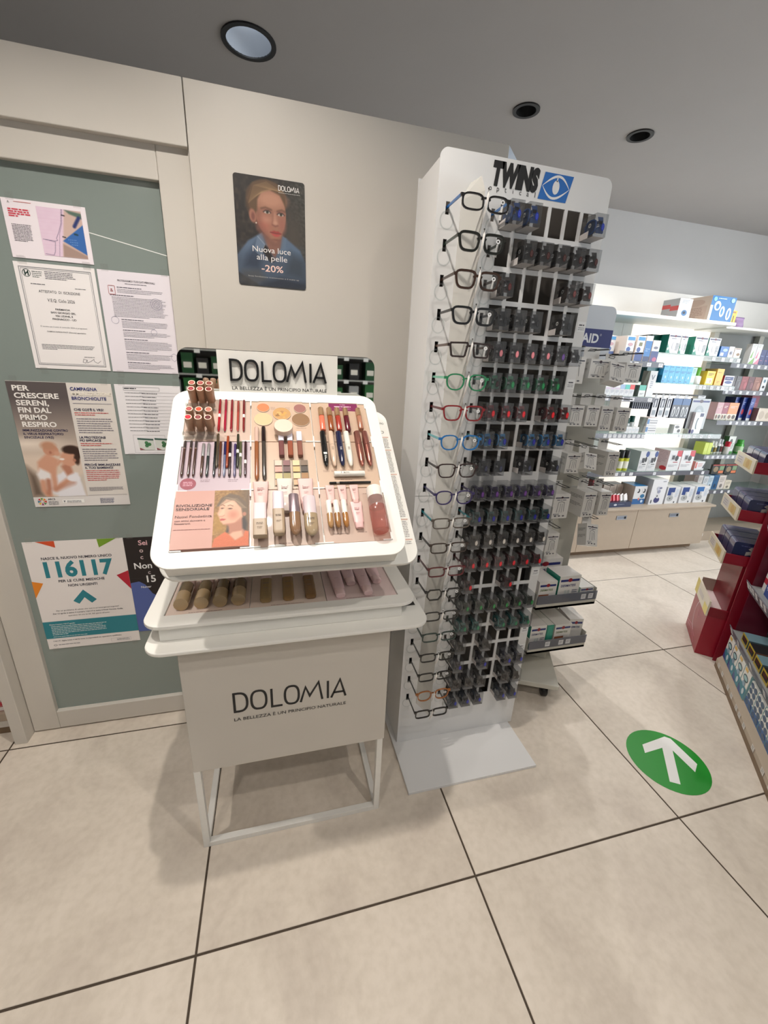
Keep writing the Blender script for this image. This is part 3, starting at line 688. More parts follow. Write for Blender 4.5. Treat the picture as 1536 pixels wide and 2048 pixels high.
# beauty poster on the white panel
T = WALLF(-0.0945, 1.5648, 2.0035)
PW, PH = 0.2125, 0.298
b = MB(T); b.prism(rrect(0, -PH, PW, 0, 0.0085), 0.0, 0.0016, (30, 30, 34))
bp_ = b.build('portrait_poster', 'card', label='small rounded poster of a woman in a denim shirt on the white panel', cat='poster', at=(0.012, 1.5648, 1.7055))
def woman(q):
    q.fill((34, 31, 30)); q.mix(vnoise(q.U, q.V, 26, 5) ** 2 * 0.6, (84, 70, 60)); q.mix(np.clip(q.U * 1.6 - 0.9, 0, 1) * 0.6, (52, 58, 54)); q.mix(vnoise(q.U * 0.6 + q.V, q.V - q.U, 34, 8) * np.clip(q.U * 3 - 2, 0, 1) * 0.5, (132, 134, 126))
    q.ell(0.82, 0.5, 0.16, 0.34, (74, 68, 62), 0.8)
    den, den2 = (88, 108, 134), (40, 54, 78)
    q.poly([(0.0, 0.72), (0.16, 0.58), (0.34, 0.5), (0.72, 0.52), (0.92, 0.62), (1, 0.74), (1, 0.95), (0.7, 0.97), (0.3, 0.99), (0, 0.88)], den, 0.014)
    q.mix(vnoise(q.U, q.V, 14, 2) * 0.45 * np.clip((q.V / q.asp - 0.55) * 6, 0, 1), (92, 112, 138))
    q.poly([(0.14, 0.72), (0.3, 0.58), (0.36, 0.7), (0.3, 0.84), (0.1, 0.82)], den2, 0.05, 0.7); q.poly([(0.78, 0.64), (0.98, 0.72), (0.98, 0.9), (0.7, 0.86)], (60, 72, 84), 0.06, 0.7)
    q.poly([(0.06, 0.86), (0.3, 0.84), (0.44, 0.95), (0.2, 1.0), (0.02, 0.96)], (96, 94, 92), 0.04, 0.7); q.poly([(0.36, 0.96), (0.62, 0.9), (1, 0.93), (1, 1), (0.3, 1)], (46, 56, 74), 0.04)
    sk, sh, hi = (160, 112, 92), (112, 70, 60), (196, 148, 126)
    q.poly([(0.39, 0.5), (0.66, 0.5), (0.62, 0.64), (0.54, 0.72), (0.44, 0.64)], (140, 98, 84), 0.025); q.poly([(0.36, 0.58), (0.44, 0.62), (0.54, 0.75), (0.47, 0.76), (0.36, 0.66)], (36, 28, 28), 0.012)
    q.poly([(0.3, 0.53), (0.37, 0.49), (0.4, 0.6), (0.33, 0.72), (0.24, 0.66)], (104, 122, 146), 0.008); q.line([(0.3, 0.53), (0.4, 0.6), (0.33, 0.72)], 0.008, (170, 182, 196), 0.006, 0.7); q.poly([(0.66, 0.5), (0.72, 0.52), (0.7, 0.64), (0.58, 0.74), (0.56, 0.7), (0.63, 0.62)], (96, 116, 140), 0.008); q.line([(0.7, 0.64), (0.58, 0.74)], 0.008, (30, 40, 60), 0.008, 0.8)
    q.ell(0.45, 0.19, 0.29, 0.24, (84, 62, 46), 0.04); q.ell(0.36, 0.24, 0.2, 0.26, (76, 56, 42), 0.06)
    q.ell(0.505, 0.31, 0.215, 0.305, sk, 0.03, -0.03); q.poly([(0.31, 0.36), (0.70, 0.34), (0.69, 0.43), (0.64, 0.52), (0.565, 0.565), (0.48, 0.54), (0.36, 0.46)], sk, 0.014)
    q.ell(0.51, 0.19, 0.2, 0.1, (190, 140, 116), 0.5); q.ell(0.4, 0.41, 0.09, 0.1, (176, 108, 92), 0.7); q.ell(0.66, 0.4, 0.05, 0.1, (160, 104, 90), 0.7); q.ell(0.44, 0.37, 0.08, 0.04, hi, 0.8, 0, 0.6)
    q.poly([(0.32, 0.3), (0.36, 0.42), (0.44, 0.52), (0.42, 0.56), (0.32, 0.46)], sh, 0.06, 0.6); q.poly([(0.4, 0.52), (0.56, 0.575), (0.64, 0.53), (0.62, 0.6), (0.5, 0.62)], (116, 78, 68), 0.05, 0.6)
    q.poly([(0.17, 0.2), (0.26, 0.06), (0.45, 0.02), (0.62, 0.05), (0.72, 0.15), (0.72, 0.24), (0.64, 0.14), (0.5, 0.105), (0.38, 0.13), (0.32, 0.2), (0.31, 0.3), (0.26, 0.34), (0.2, 0.28)], (98, 74, 52), 0.014)
    for k in range(14): q.line([(0.2 + 0.013 * k, 0.24 - 0.008 * k), (0.28 + 0.02 * k, 0.085 + 0.001 * k), (0.46 + 0.02 * k, 0.04 + 0.006 * k)], 0.006, (168, 136, 98), 0.007, 0.55)
    q.ell(0.245, 0.35, 0.05, 0.085, (166, 112, 94), 0.2, -0.15); q.ell(0.25, 0.355, 0.025, 0.05, (128, 80, 70), 0.4); q.ell(0.29, 0.41, 0.01, 0.01, (226, 214, 200), 0.4)
    for ex, ey in ((0.45, 0.302), (0.645, 0.31)):
        q.ell(ex, ey - 0.012, 0.062, 0.03, (148, 98, 84), 0.5); q.ell(ex, ey, 0.046, 0.019, (206, 192, 184), 0.2); q.ell(ex + 0.004, ey - 0.001, 0.021, 0.021, (76, 74, 58), 0.2); q.ell(ex + 0.004, ey - 0.001, 0.009, 0.009, (18, 16, 16), 0.3)
        q.line([(ex - 0.05, ey + 0.001), (ex - 0.02, ey - 0.014), (ex + 0.025, ey - 0.013), (ex + 0.052, ey + 0.002)], 0.012, (52, 36, 32), 0.008)
    q.line([(0.37, 0.275), (0.43, 0.262), (0.51, 0.277)], 0.02, (100, 70, 54), 0.014, 0.85); q.line([(0.6, 0.282), (0.66, 0.268), (0.71, 0.28)], 0.018, (100, 70, 54), 0.014, 0.85)
    q.poly([(0.545, 0.3), (0.57, 0.3), (0.6, 0.405), (0.53, 0.41)], (196, 146, 124), 0.025, 0.8); q.line([(0.535, 0.3), (0.525, 0.37), (0.515, 0.405)], 0.014, (142, 94, 80), 0.014, 0.7); q.line([(0.525, 0.412), (0.56, 0.42), (0.6, 0.412)], 0.014, (112, 66, 60), 0.012, 0.8); q.ell(0.565, 0.39, 0.022, 0.02, hi, 0.7)
    q.poly([(0.485, 0.478), (0.54, 0.462), (0.57, 0.468), (0.6, 0.464), (0.645, 0.484), (0.57, 0.487)], (158, 62, 60), 0.01); q.poly([(0.49, 0.481), (0.57, 0.489), (0.643, 0.486), (0.61, 0.512), (0.56, 0.518), (0.52, 0.506)], (184, 80, 76), 0.012); q.line([(0.487, 0.48), (0.565, 0.487), (0.643, 0.485)], 0.008, (96, 36, 40), 0.006); q.ell(0.565, 0.545, 0.05, 0.014, sh, 0.7, 0, 0.6)
    q.mix(np.clip((q.V / q.asp - 0.62) * 2.2, 0, 0.32), (34, 38, 46)); q.I *= 0.95
picture(woman, T, 0.0, 0.0, PW, PH, 150, 210, bp_, z=0.0019, rad=0.0085)
p = MB(T)
WH = (232, 230, 228)
def dolomia(mb, x, y, h, col, w=0.1, z0=0.0, z1=0.0):
    """the spaced thin-stroke wordmark, height h, its left foot at x, y"""
    def S(pts, closed=False): mb.ribbon([(x + a * h, y + b * h) for a, b in pts], w * h, z0, z1, col, closed)
    def O(a, wd): S([(a + wd / 2 + wd / 2 * math.copysign(abs(math.cos(t)) ** 0.72, math.cos(t)), 0.5 + 0.5 * math.copysign(abs(math.sin(t)) ** 0.82, math.sin(t))) for t in [2 * PI * i / 28 for i in range(28)]], True)
    k = w / 2
    S([(k, 0), (k, 1), (0.24, 1)] + [(0.24 + 0.36 * math.cos(t) ** 0.8 if math.cos(t) > 0 else 0.24, 0.5 + 0.5 * math.copysign(abs(math.sin(t)) ** 0.8, math.sin(t))) for t in [PI / 2 - PI * i / 12 for i in range(1, 12)]] + [(0.24, 0)], True)
    O(0.78, 0.64); S([(1.66, 1), (1.66, 0.0), (2.12, 0.0)]); O(2.24, 0.62)
    S([(2.94, 0.0), (3.17, 0.82), (3.36, 0.3), (3.77, 1.02), (3.94, 0.0)]); S([(4.2, 1.0), (4.2, 0.0)])
    S([(4.36, 0), (4.77, 1.0), (5.04, 0)]); S([(4.46, 0.28), (4.95, 0.28)])
dolomia(p, 0.132, -0.0285, 0.0125, WH, 0.14, 0.0022, 0.0022); para(p, 0.132, -0.0335, 0.07, 1, 0.003, 0.0014, (170, 168, 164), 0.0022, 1)
txt(p, 'Nuova luce', 0.106, -0.2005, 0.0155, WH, 'C', 0.0, w=0.118, z=0.0022); txt(p, 'alla pelle', 0.106, -0.2225, 0.0155, WH, 'C', 0.0, w=0.095, z=0.0022)
txt(p, '-20%', 0.106, -0.254, 0.018, (238, 206, 196), 'C', 0.012, w=0.068, z=0.0022); txt(p, 'linea fondazione trattamento e il make up', 0.11, -0.2725, 0.004, (176, 174, 172), 'C', z=0.0022, w=0.16)
p.build('printed_text', 'paper', bp_)

# ------------------------------------------------------------ cosmetics stand
SX = 0.0175
TH = math.radians(37.26); CT, ST = math.cos(TH), math.sin(TH)
TP = F((SX, 0.885, 1.0745), (1, 0, 0), (0, CT, ST))          # sloping top: x across, y up the slope, z its normal
stand = thing('cosmetics_stand', 'white floor stand with sloping tester tray, mirror header and wordmark front panel', 'display stand', (SX, 1.17, 0))
b = MB(); b.box((-0.27, 0.98, 0.325), (0.306, 1.36, 0.777)); b.build('cabinet_body', 'panelw', stand, bevel=0.002)
LG = 0.019
for x in (-0.271, 0.283):
    for y in (0.981, 1.34):
        b = MB(); b.box((x, y, 0.0), (x + LG, y + LG, 0.325)); b.build('leg', 'steelw', stand, bevel=0.001)
    b = MB(); b.box((x, 0.981 + LG, 0.0), (x + LG, 1.34, LG)); b.build('base_bar', 'steelw', stand, bevel=0.001)
for y in (0.981, 1.34):
    b = MB(); b.box((-0.271 + LG, y, 0.0), (0.283, y + LG, LG)); b.build('base_bar', 'steelw', stand, bevel=0.001)
b = MB(WALLF(0, 0.9795, 0)); dolomia(b, -0.145, 0.527, 0.0635, (24, 24, 26), 0.105, -0.0003, 0.0004); txt(b, 'LA BELLEZZA \u00c8 UN PRINCIPIO NATURALE', 0.0155, 0.494, 0.0105, (32, 32, 34), 'C', 0.006, w=0.322, z=0.0004); b.build('wordmark', 'paper', stand, label='black wordmark and tagline on the front panel')
b = MB(); b.prism(rrect(-0.337, 0.927, 0.411, 1.372, 0.05, 8), 0.777, 0.7875, (236, 234, 228)); b.build('base_tray', 'white', stand, bevel=0.003)
b = MB(); b.box((0.352, 1.03, 0.7876), (0.395, 1.06, 0.7884), (40, 38, 36)); b.build('slot', 'matte', stand)
dr = MB(); dr.ringprism(rrect(-0.343, 0.967, 0.381, 1.235, [0.05, 0.05, 0.01, 0.01], 8), rrect(-0.297, 1.018, 0.333, 1.228, 0.002, 8), 0.828, 0.8385, (236, 234, 228)); drawer = dr.build('drawer', 'white', stand, bevel=0.002)
b = MB(); b.box((-0.304, 0.98, 0.788), (0.336, 1.234, 0.829)); b.build('drawer_box', 'white', drawer, bevel=0.001)
for x0, x1, c_ in ((-0.296, -0.0875, (226, 206, 194)), (-0.0855, 0.1225, (226, 208, 196)), (0.1245, 0.332, (224, 202, 200))):
    b = MB(); b.box((x0, 1.019, 0.8292), (x1, 1.227, 0.8345), c_)
    para(b, x0 + 0.055, 1.028, 0.09, 1, 0.005, 0.002, (140, 116, 112), 0.8348, 1); b.build('insert_card', 'card', drawer)
b = MB(); b.box((-0.25, 1.24, 0.7876), (0.285, 1.352, 1.2)); b.build('back_support', 'panelw', stand, bevel=0.002)
b = MB(TP); b.prism(rrect(-0.285, -0.034, 0.334, 0.525, 0.045, 8), -0.08, -0.07, (236, 234, 228)); bpl = b.build('price_board', 'white', stand, bevel=0.0015)
b = MB(TP); y = 0.47
txt(b, 'listino', 0.291, 0.462, 0.012, (120, 118, 116), z=-0.0695, w=0.03); b.ring2(0.31, 0.428, 0.006, 0.006, 0.0015, (110, 108, 106), -0.0695, 10)
for n in (4, 8, 14, 5, 1):
    b.quad(0.288, y - 0.066, 0.326, y - 0.062, (214, 178, 164), -0.0695); para(b, 0.289, y - 0.07, 0.034, n * 2, 0.0052, 0.0022, (150, 146, 146), -0.0695, 1); y -= n * 0.0104 + 0.012
b.build('price_list', 'paper', bpl)
b = MB(TP); b.box((-0.263, -0.024, -0.0695), (0.265, 0.5, -0.0125)); b.build('tray_box', 'white', stand, bevel=0.001)
b = MB(TP); b.ringprism(rrect(-0.285, -0.041, 0.283, 0.515, 0.045, 8), rrect(-0.249, -0.001, 0.25, 0.479, 0.002, 8), -0.006, 0.0, (240, 238, 232))
b.poly([(-0.0245 + 0.02 * math.cos(a), -0.0012 + 0.006 * math.sin(a)) for a in [PI * i / 10 for i in range(11)]], (240, 238, 232), 0.0003)
b.box((-0.249, -0.001, -0.0115), (0.25, 0.479, -0.008), (225, 225, 222)); top = b.build('top_tray', 'white', stand, bevel=0.002)
PEACH, PEACH2, LILAC = (202, 176, 154), (196, 172, 158), (180, 162, 172)
UC = ((-0.248, -0.0835), (-0.0805, 0.0825), (0.0855, 0.249)); VC = ((0.0, 0.16), (0.1625, 0.3205), (0.323, 0.478))
for r in range(3):
    for c in range(3):
        if (r, c) == (0, 0): continue
        col = {(1, 0): LILAC, (2, 0): PEACH2, (0, 1): PEACH2, (0, 2): PEACH2}.get((r, c), PEACH)
        b = MB(TP); b.box((UC[c][0], VC[r][0], -0.0079), (UC[c][1], VC[r][1], -0.0015), col)
        if (r, c) == (2, 2):
            b.quad(0.139, 0.446, 0.225, 0.4775, (128, 40, 88), -0.0012); para(b, 0.172, 0.473, 0.018, 1, 0.005, 0.002, (220, 180, 200), -0.001, 1); para(b, 0.155, 0.4655, 0.052, 1, 0.005, 0.0034, (236, 200, 216), -0.001, 1); para(b, 0.157, 0.456, 0.05, 1, 0.005, 0.002, (206, 150, 180), -0.001, 1)
        if (r, c) == (1, 0):
            b.ell(-0.225, 0.184, 0.018, 0.0175, (140, 52, 72), -0.0012); para(b, -0.236, 0.19, 0.022, 3, 0.005, 0.002, (216, 160, 176), -0.001, 1)
            para(b, -0.198, 0.196, 0.022, 2, 0.005, 0.0018, (130, 110, 118), -0.0012, 1); para(b, -0.135, 0.196, 0.024, 2, 0.005, 0.0018, (130, 110, 118), -0.0012, 1)
        if (r, c) == (1, 2):
            for q in range(6): para(b, (0.101, 0.122, 0.146, 0.168, 0.197, 0.22)[q], 0.221, 0.016, 2, 0.004, 0.0016, (150, 122, 110), -0.0012, 1)
            para(b, 0.145, 0.189, 0.03, 1, 0.004, 0.0018, (140, 112, 100), -0.0012, 1)
        if (r, c) == (2, 1): para(b, -0.028, 0.455, 0.014, 3, 0.004, 0.0014, (160, 130, 118), -0.0012, 1); para(b, 0.012, 0.455, 0.014, 3, 0.004, 0.0014, (160, 130, 118), -0.0012, 1); para(b, 0.04, 0.374, 0.03, 1, 0.004, 0.0016, (150, 122, 110), -0.0012, 1)
        if (r, c) == (2, 0): para(b, -0.22, 0.329, 0.03, 1, 0.004, 0.0018, (150, 126, 118), -0.0012, 1); para(b, -0.148, 0.343, 0.03, 1, 0.004, 0.0018, (150, 126, 118), -0.0012, 1)
        if (r, c) == (0, 1): para(b, -0.02, 0.0075, 0.035, 1, 0.004, 0.0018, (140, 116, 108), -0.0012, 1)
        if (r, c) == (0, 2): para(b, 0.105, 0.0255, 0.04, 1, 0.004, 0.0018, (140, 116, 108), -0.0012, 1); para(b, 0.166, 0.027, 0.026, 1, 0.004, 0.0018, (140, 116, 108), -0.0012, 1); para(b, 0.196, 0.142, 0.03, 1, 0.004, 0.0016, (150, 126, 118), -0.0012, 1)
        b.build('insert_card', 'card', top)
for u in (-0.247, -0.082, 0.084, 0.248):
    for v in (0.001, 0.1613, 0.3218, 0.477):
        b = MB(TP); s = -1 if u < 0 else 1
        b.box((u - 0.0018, v - 0.02 * (v > 0.1), -0.0075), (u + 0.0018, v + 0.02 * (v < 0.4), 0.0012), (242, 242, 240)); b.box((u - 0.022 * (u > -0.2), v - 0.0016, -0.0075), (u + 0.022 * (u < 0.2), v + 0.0016, 0.0012), (242, 242, 240)); b.build('corner_clip', 'gloss', top)
b = MB(TP); b.box((-0.2465, 0.331, -0.0014), (-0.166, 0.339, 0.017)); b.build('acrylic_step', 'acryl', top); b = MB(TP); b.box((-0.2465, 0.434, -0.0014), (-0.172, 0.4405, 0.02)); b.build('acrylic_step', 'acryl', top)
# framed card with a portrait
b = MB(TP); b.box((-0.2475, 0.003, -0.0079), (-0.0845, 0.159, 0.0035), (190, 142, 130)); crd = b.build('promo_card', 'card', top, label='pink promotional card with a woman\u2019s portrait')
b = MB(TP)
txt(b, 'RIVOLUZIONE', -0.2435, 0.1135, 0.0068, (74, 54, 56), 'L', 0.015, w=0.0765, z=0.0042); txt(b, 'SENSORIALE', -0.2435, 0.1035, 0.0068, (74, 54, 56), 'L', 0.015, w=0.071, z=0.0042)
txt(b, 'Nuovi Fondotinta', -0.2435, 0.0835, 0.0066, (96, 66, 66), 'L', 0.008, w=0.0775, z=0.0042); txt(b, 'con attivi skincare e', -0.2435, 0.0735, 0.0046, (96, 66, 66), 'L', 0.008, w=0.064, z=0.0042); txt(b, 'fitoestratti.', -0.2435, 0.066, 0.0046, (96, 66, 66), 'L', 0.008, w=0.034, z=0.0042)
para(b, -0.2435, 0.053, 0.076, 1, 0.004, 0.0014, (150, 106, 104), 0.0042, 1); b.build('printed_text', 'paper', crd)
def woman2(q):
    q.fill((150, 112, 70)); q.mix(vnoise(q.U, q.V, 16, 4) * 0.7, (196, 156, 100)); q.mix(vnoise(q.U, q.V, 26, 9) * 0.4, (92, 66, 46)); q.mix(np.clip(q.U * 2 - 0.9, 0, 1) * 0.75, (96, 84, 74)); q.poly([(0, 0.42), (0.3, 0.45), (0.3, 0.75), (0, 0.75)], (170, 130, 66), 0.1, 0.7)
    sk, sh = (214, 166, 142), (176, 122, 102)
    q.poly([(0.42, 0.52), (0.86, 0.45), (0.96, 0.62), (0.92, 0.78), (0.36, 0.76), (0.4, 0.68)], (66, 60, 60), 0.04)
    q.poly([(0.42, 0.58), (0.8, 0.5), (0.82, 0.7), (0.95, 0.78), (0.72, 0.92), (0.46, 0.84), (0.44, 0.74)], sh, 0.03)
    q.poly([(0, 1), (0.05, 0.86), (0.34, 0.75), (0.46, 0.8), (0.62, 0.9), (0.84, 0.84), (0.9, 0.74), (1, 0.76), (1, 1)], (204, 112, 78), 0.02); q.mix(vnoise(q.U, q.V, 40, 1) * 0.3 * np.clip((q.V / q.asp - 0.78) * 8, 0, 1), (170, 84, 58))
    q.poly([(0.46, 0.8), (0.62, 0.9), (0.84, 0.83), (0.8, 0.74), (0.55, 0.76)], sk, 0.03)
    q.poly([(0.06, 0.3), (0.2, 0.14), (0.44, 0.06), (0.7, 0.1), (0.92, 0.24), (0.96, 0.42), (0.84, 0.52), (0.7, 0.42), (0.4, 0.2), (0.2, 0.3)], (108, 92, 78), 0.03)
    q.poly([(0.16, 0.28), (0.34, 0.17), (0.58, 0.2), (0.78, 0.34), (0.82, 0.5), (0.72, 0.58), (0.5, 0.62), (0.28, 0.625), (0.2, 0.57), (0.16, 0.5), (0.1, 0.43), (0.15, 0.36)], sk, 0.025)
    q.ell(0.55, 0.46, 0.13, 0.14, (200, 138, 118), 0.7); q.ell(0.42, 0.26, 0.16, 0.08, (228, 184, 160), 0.6)
    q.poly([(0.3, 0.62), (0.6, 0.6), (0.78, 0.5), (0.76, 0.6), (0.55, 0.68)], sh, 0.03, 0.8)
    for k in range(8): q.line([(0.14 + 0.03 * k, 0.3 - 0.01 * k), (0.3 + 0.05 * k, 0.13 + 0.004 * k), (0.6 + 0.04 * k, 0.18 + 0.02 * k), (0.8 + 0.02 * k, 0.34)], 0.014, (150, 132, 110), 0.012, 0.6)
    q.ell(0.87, 0.45, 0.055, 0.07, sh, 0.3)
    for ex, ey, w in ((0.24, 0.335, 0.05), (0.46, 0.345, 0.065)):
        q.ell(ex, ey, w, 0.022, (96, 70, 62), 0.4); q.ell(ex - 0.01, ey, 0.018, 0.016, (40, 34, 32), 0.3); q.line([(ex - w, ey - 0.055), (ex, ey - 0.066), (ex + w * 1.2, ey - 0.045)], 0.02, (112, 82, 64), 0.012)
    q.poly([(0.27, 0.34), (0.32, 0.34), (0.3, 0.45), (0.16, 0.475), (0.15, 0.45)], (226, 180, 154), 0.02); q.line([(0.17, 0.475), (0.24, 0.485), (0.31, 0.46)], 0.014, sh, 0.012)
    q.poly([(0.18, 0.53), (0.24, 0.518), (0.36, 0.53), (0.3, 0.552), (0.2, 0.556)], (176, 84, 80), 0.012)
picture(woman2, TP, -0.1625, 0.1585, 0.0775, 0.155, 90, 150, crd, z=0.0039, name='portrait')
# mirror header
b = MB(WALLF(0, 1.357, 0)); b.prism(rrect(-0.265, 1.2, 0.316, 1.5, [0.005, 0.005, 0.032, 0.032], 8), -0.012, 0.0, (200, 200, 200)); hdr = b.build('mirror_header', 'mirror', stand, label='mirror header board with rounded top corners')
b = MB(WALLF(0, 1.357, 0)); b.prism([(-0.157, 1.202), (0.196, 1.202), (0.196, 1.4985), (-0.157, 1.4985)], 0.0002, 0.0035, (232, 230, 224)); b.build('header_plate', 'white', hdr)
b = MB(WALLF(0, 1.357, 0)); dolomia(b, -0.1235, 1.4165, 0.056, (30, 30, 32), 0.115, 0.0036, 0.011); b.build('raised_wordmark', 'satin', hdr, label='raised black wordmark')
b = MB(WALLF(0, 1.357, 0)); txt(b, 'LA BELLEZZA \u00c8 UN PRINCIPIO NATURALE', 0.021, 1.3885, 0.0095, (44, 44, 46), 'C', 0.006, w=0.282, z=0.004); b.build('tagline', 'paper', hdr)

# ------------------------------------------------------------ testers on the stand
RX = Matrix.Rotation(-PI / 2, 4, 'X')
def loft(mb, secs, n=16, col=(200, 200, 200), cols=None, pw=1.0):
    """sections (z, rx, ry) along local z, rounded outlines"""
    vs_ = []; fs = []; cc = []
    for z, rx, ry in secs:
        for i in range(n):
            a = 2 * PI * i / n; c_, s_ = math.cos(a), math.sin(a)
            vs_.append((rx * math.copysign(abs(c_) ** pw, c_), ry * math.copysign(abs(s_) ** pw, s_), z))
    for k in range(len(secs) - 1):
        for i in range(n):
            j = (i + 1) % n
            fs.append((k * n + i, k * n + j, (k + 1) * n + j, (k + 1) * n + i)); cc.append(cols[k] if cols else col)
    mb.add(vs_, fs, col, smooth=pw > 0.6, cols=cc)
    m = (len(secs) - 1) * n
    mb.add(vs_[:n], [tuple(range(n - 1, -1, -1))], cc[0]); mb.add(vs_[m:], [tuple(range(n))], cc[-1])

def lying(name, label, cat, base, u, v0, v1, h, parts, group=None):
    """slim thing lying with its foot at v0 and its top at v1; parts: (name, sections (t, rx, ry), colour, material, roundness)"""
    T = base @ Matrix.Translation((u, v0, h)) @ RX
    t = thing(name, label, cat, T @ Vector((0, 0, 0)), group)
    L = v1 - v0
    for nm, secs, col, mat, pw in parts:
        q = MB(T); loft(q, [(a * L, rx, ry) for a, rx, ry in secs], 14, col, pw=pw); q.build(nm, mat, t)
    return t
def pen(name, label, cat, base, u, v0, v1, r, cut, cbar, ccap, tip='round', group=None, mat='gloss', matc='gloss', band=None, lab=None):
    bar = [(0, r * 0.25, r * 0.25), (0.02, r * 0.65, r * 0.65), (0.07, r, r), (cut, r, r)] if tip == 'round' else [(0, r * 0.9, r * 0.9), (0.01, r, r), (cut, r, r)]
    P = [('barrel', bar, cbar, mat, 1.0), ('cap', [(cut, r * 1.06, r * 1.06), (0.985, r * 1.06, r * 1.06), (1.0, r * 0.9, r * 0.9)], ccap, matc, 1.0)]
    if band: P.append(('paper_band', [(band, r * 1.1, r * 1.1), (band + 0.1, r * 1.1, r * 1.1)], (230, 228, 224), 'paper', 1.0))
    if lab: P.append(('ferrule', [(cut - 0.02, r * 1.09, r * 1.09), (cut + 0.015, r * 1.09, r * 1.09)], lab, 'metal', 1.0))
    return lying(name, label, cat, base, u, v0, v1, r * 1.12 - 0.0012, P, group)

NUDE, RIM = (178, 140, 112), (246, 214, 196)
lips = [('front row left', 0.352, -0.2275, (206, 52, 66)), ('front row middle', 0.352, -0.2045, (140, 74, 76)), ('front row right', 0.352, -0.1815, (98, 50, 52)),
        ('second row left', 0.381, -0.2275, (178, 88, 88)), ('second row middle', 0.381, -0.2045, (226, 84, 62)), ('second row right', 0.381, -0.1815, (186, 112, 96)),
        ('third row left', 0.453, -0.2275, (158, 66, 74)), ('third row middle', 0.453, -0.206, (176, 92, 86)), ('third row right', 0.453, -0.1845, (126, 52, 50)),
        ('back row left', 0.4765, -0.2275, (176, 96, 88)), ('back row middle', 0.4765, -0.206, (160, 82, 80)), ('back row right', 0.4765, -0.1845, (138, 74, 66))]
for nm, v, u, c_ in lips:
    T = TP @ Matrix.Translation((u, v, -0.0014))
    hgt = 0.056 if v < 0.44 else 0.06
    t = thing('lipstick', 'upright nude lipstick tube in the tester rack, %s' % nm, 'lipstick', T @ Vector((0, 0, 0)), 'upright lipstick testers')
    b = MB(T); b.lathe([(0.0086, 0), (0.0086, hgt * 0.45), (0.0092, hgt * 0.46), (0.0092, hgt - 0.001), (0.0088, hgt)], 18, NUDE); b.build('case', 'satin', t)
    b = MB(T); b.ringprism([(0.0088 * math.cos(2 * PI * i / 20), 0.0088 * math.sin(2 * PI * i / 20)) for i in range(20)], [(0.0068 * math.cos(2 * PI * i / 20), 0.0068 * math.sin(2 * PI * i / 20)) for i in range(20)], hgt + 0.0001, hgt + 0.0006, RIM); b.build('rim', 'satin', t)
    b = MB(T); b.ell(0, 0, 0.0068, 0.0068, c_, hgt + 0.0004); b.quad(-0.003, -0.0008, 0.003, 0.0008, tuple(min(255, k + 46) for k in c_), hgt + 0.0005); b.build('shade_disc', 'gloss', t)
for i, (u, c_) in enumerate(((-0.163, (172, 30, 42)), (-0.1475, (160, 30, 58)), (-0.1315, (140, 34, 44)), (-0.115, (166, 72, 62)), (-0.1, (122, 34, 36)))):
    pen('lip_pencil', ('first', 'second', 'third', 'fourth', 'fifth')[i] + ' slim red lip pencil from the left beside the lipstick rack', 'lip pencil', TP, u, 0.355, 0.476 - (0.005 if i == 3 else 0), 0.0032, 0.62, c_, tuple(int(k * 0.86) for k in c_), group='slim lip pencils', band={0: 0.42, 4: 0.42}.get(i))
for i, u in enumerate((-0.2405, -0.226, -0.2145)):
    pen('brow_pencil', ('leftmost', 'middle', 'right')[i] + ' of three thin brown brow pencils at the lilac card\u2019s left', 'brow pencil', TP, u, 0.203, 0.3185, 0.0031, 0.78, (70, 46, 38), (64, 56, 54), group='thin brow pencils', lab=(150, 130, 120))
for i, (u, c_) in enumerate(((-0.1965, (72, 48, 36)), (-0.184, (40, 48, 48)))):
    pen('eye_liner', ('brown', 'grey-green')[i] + ' eye liner with a clear silver cap on the lilac card', 'eye liner', TP, u, 0.2025, 0.31, 0.0034, 0.6, c_, (206, 208, 210), matc='metal')
eye = [(-0.168, .202, .316, (24, 26, 32), (16, 16, 18), 'black and slate', 0, None), (-0.163, .23, .345, (76, 66, 52), (82, 70, 52), 'olive', 1, None), (-0.1555, .202, .316, (94, 54, 34), (88, 50, 32), 'chestnut brown', 0, None), (-0.1445, .202, .317, (104, 112, 140), (38, 38, 84), 'navy capped silver', 0, None), (-0.1385, .229, .337, (146, 62, 34), (150, 66, 36), 'rust orange', 1, None),
       (-0.132, .201, .317, (50, 30, 32), (34, 22, 28), 'plum black', 0, .55), (-0.12, .201, .309, (92, 86, 120), (66, 50, 98), 'purple', 0, None), (-0.1135, .229, .344, (44, 46, 32), (48, 50, 36), 'dark green', 1, .42), (-0.1065, .201, .317, (96, 98, 76), (84, 88, 58), 'sage green', 0, .55), (-0.0945, .201, .318, (58, 34, 36), (54, 30, 34), 'burgundy brown', 0, .35)]
for u, v0, v1, cb, cc, nm, up, bd in eye:
    t = pen('eye_pencil', nm + ' eye pencil in the ' + ('raised back' if up else 'front') + ' row of the lilac card', 'eye pencil', TP, u, v0, v1, 0.0031, 0.6, cb, cc, group='eye pencils on the lilac card', band=bd)
    if up: t.location += Vector((0, -ST * -0.0, 0))
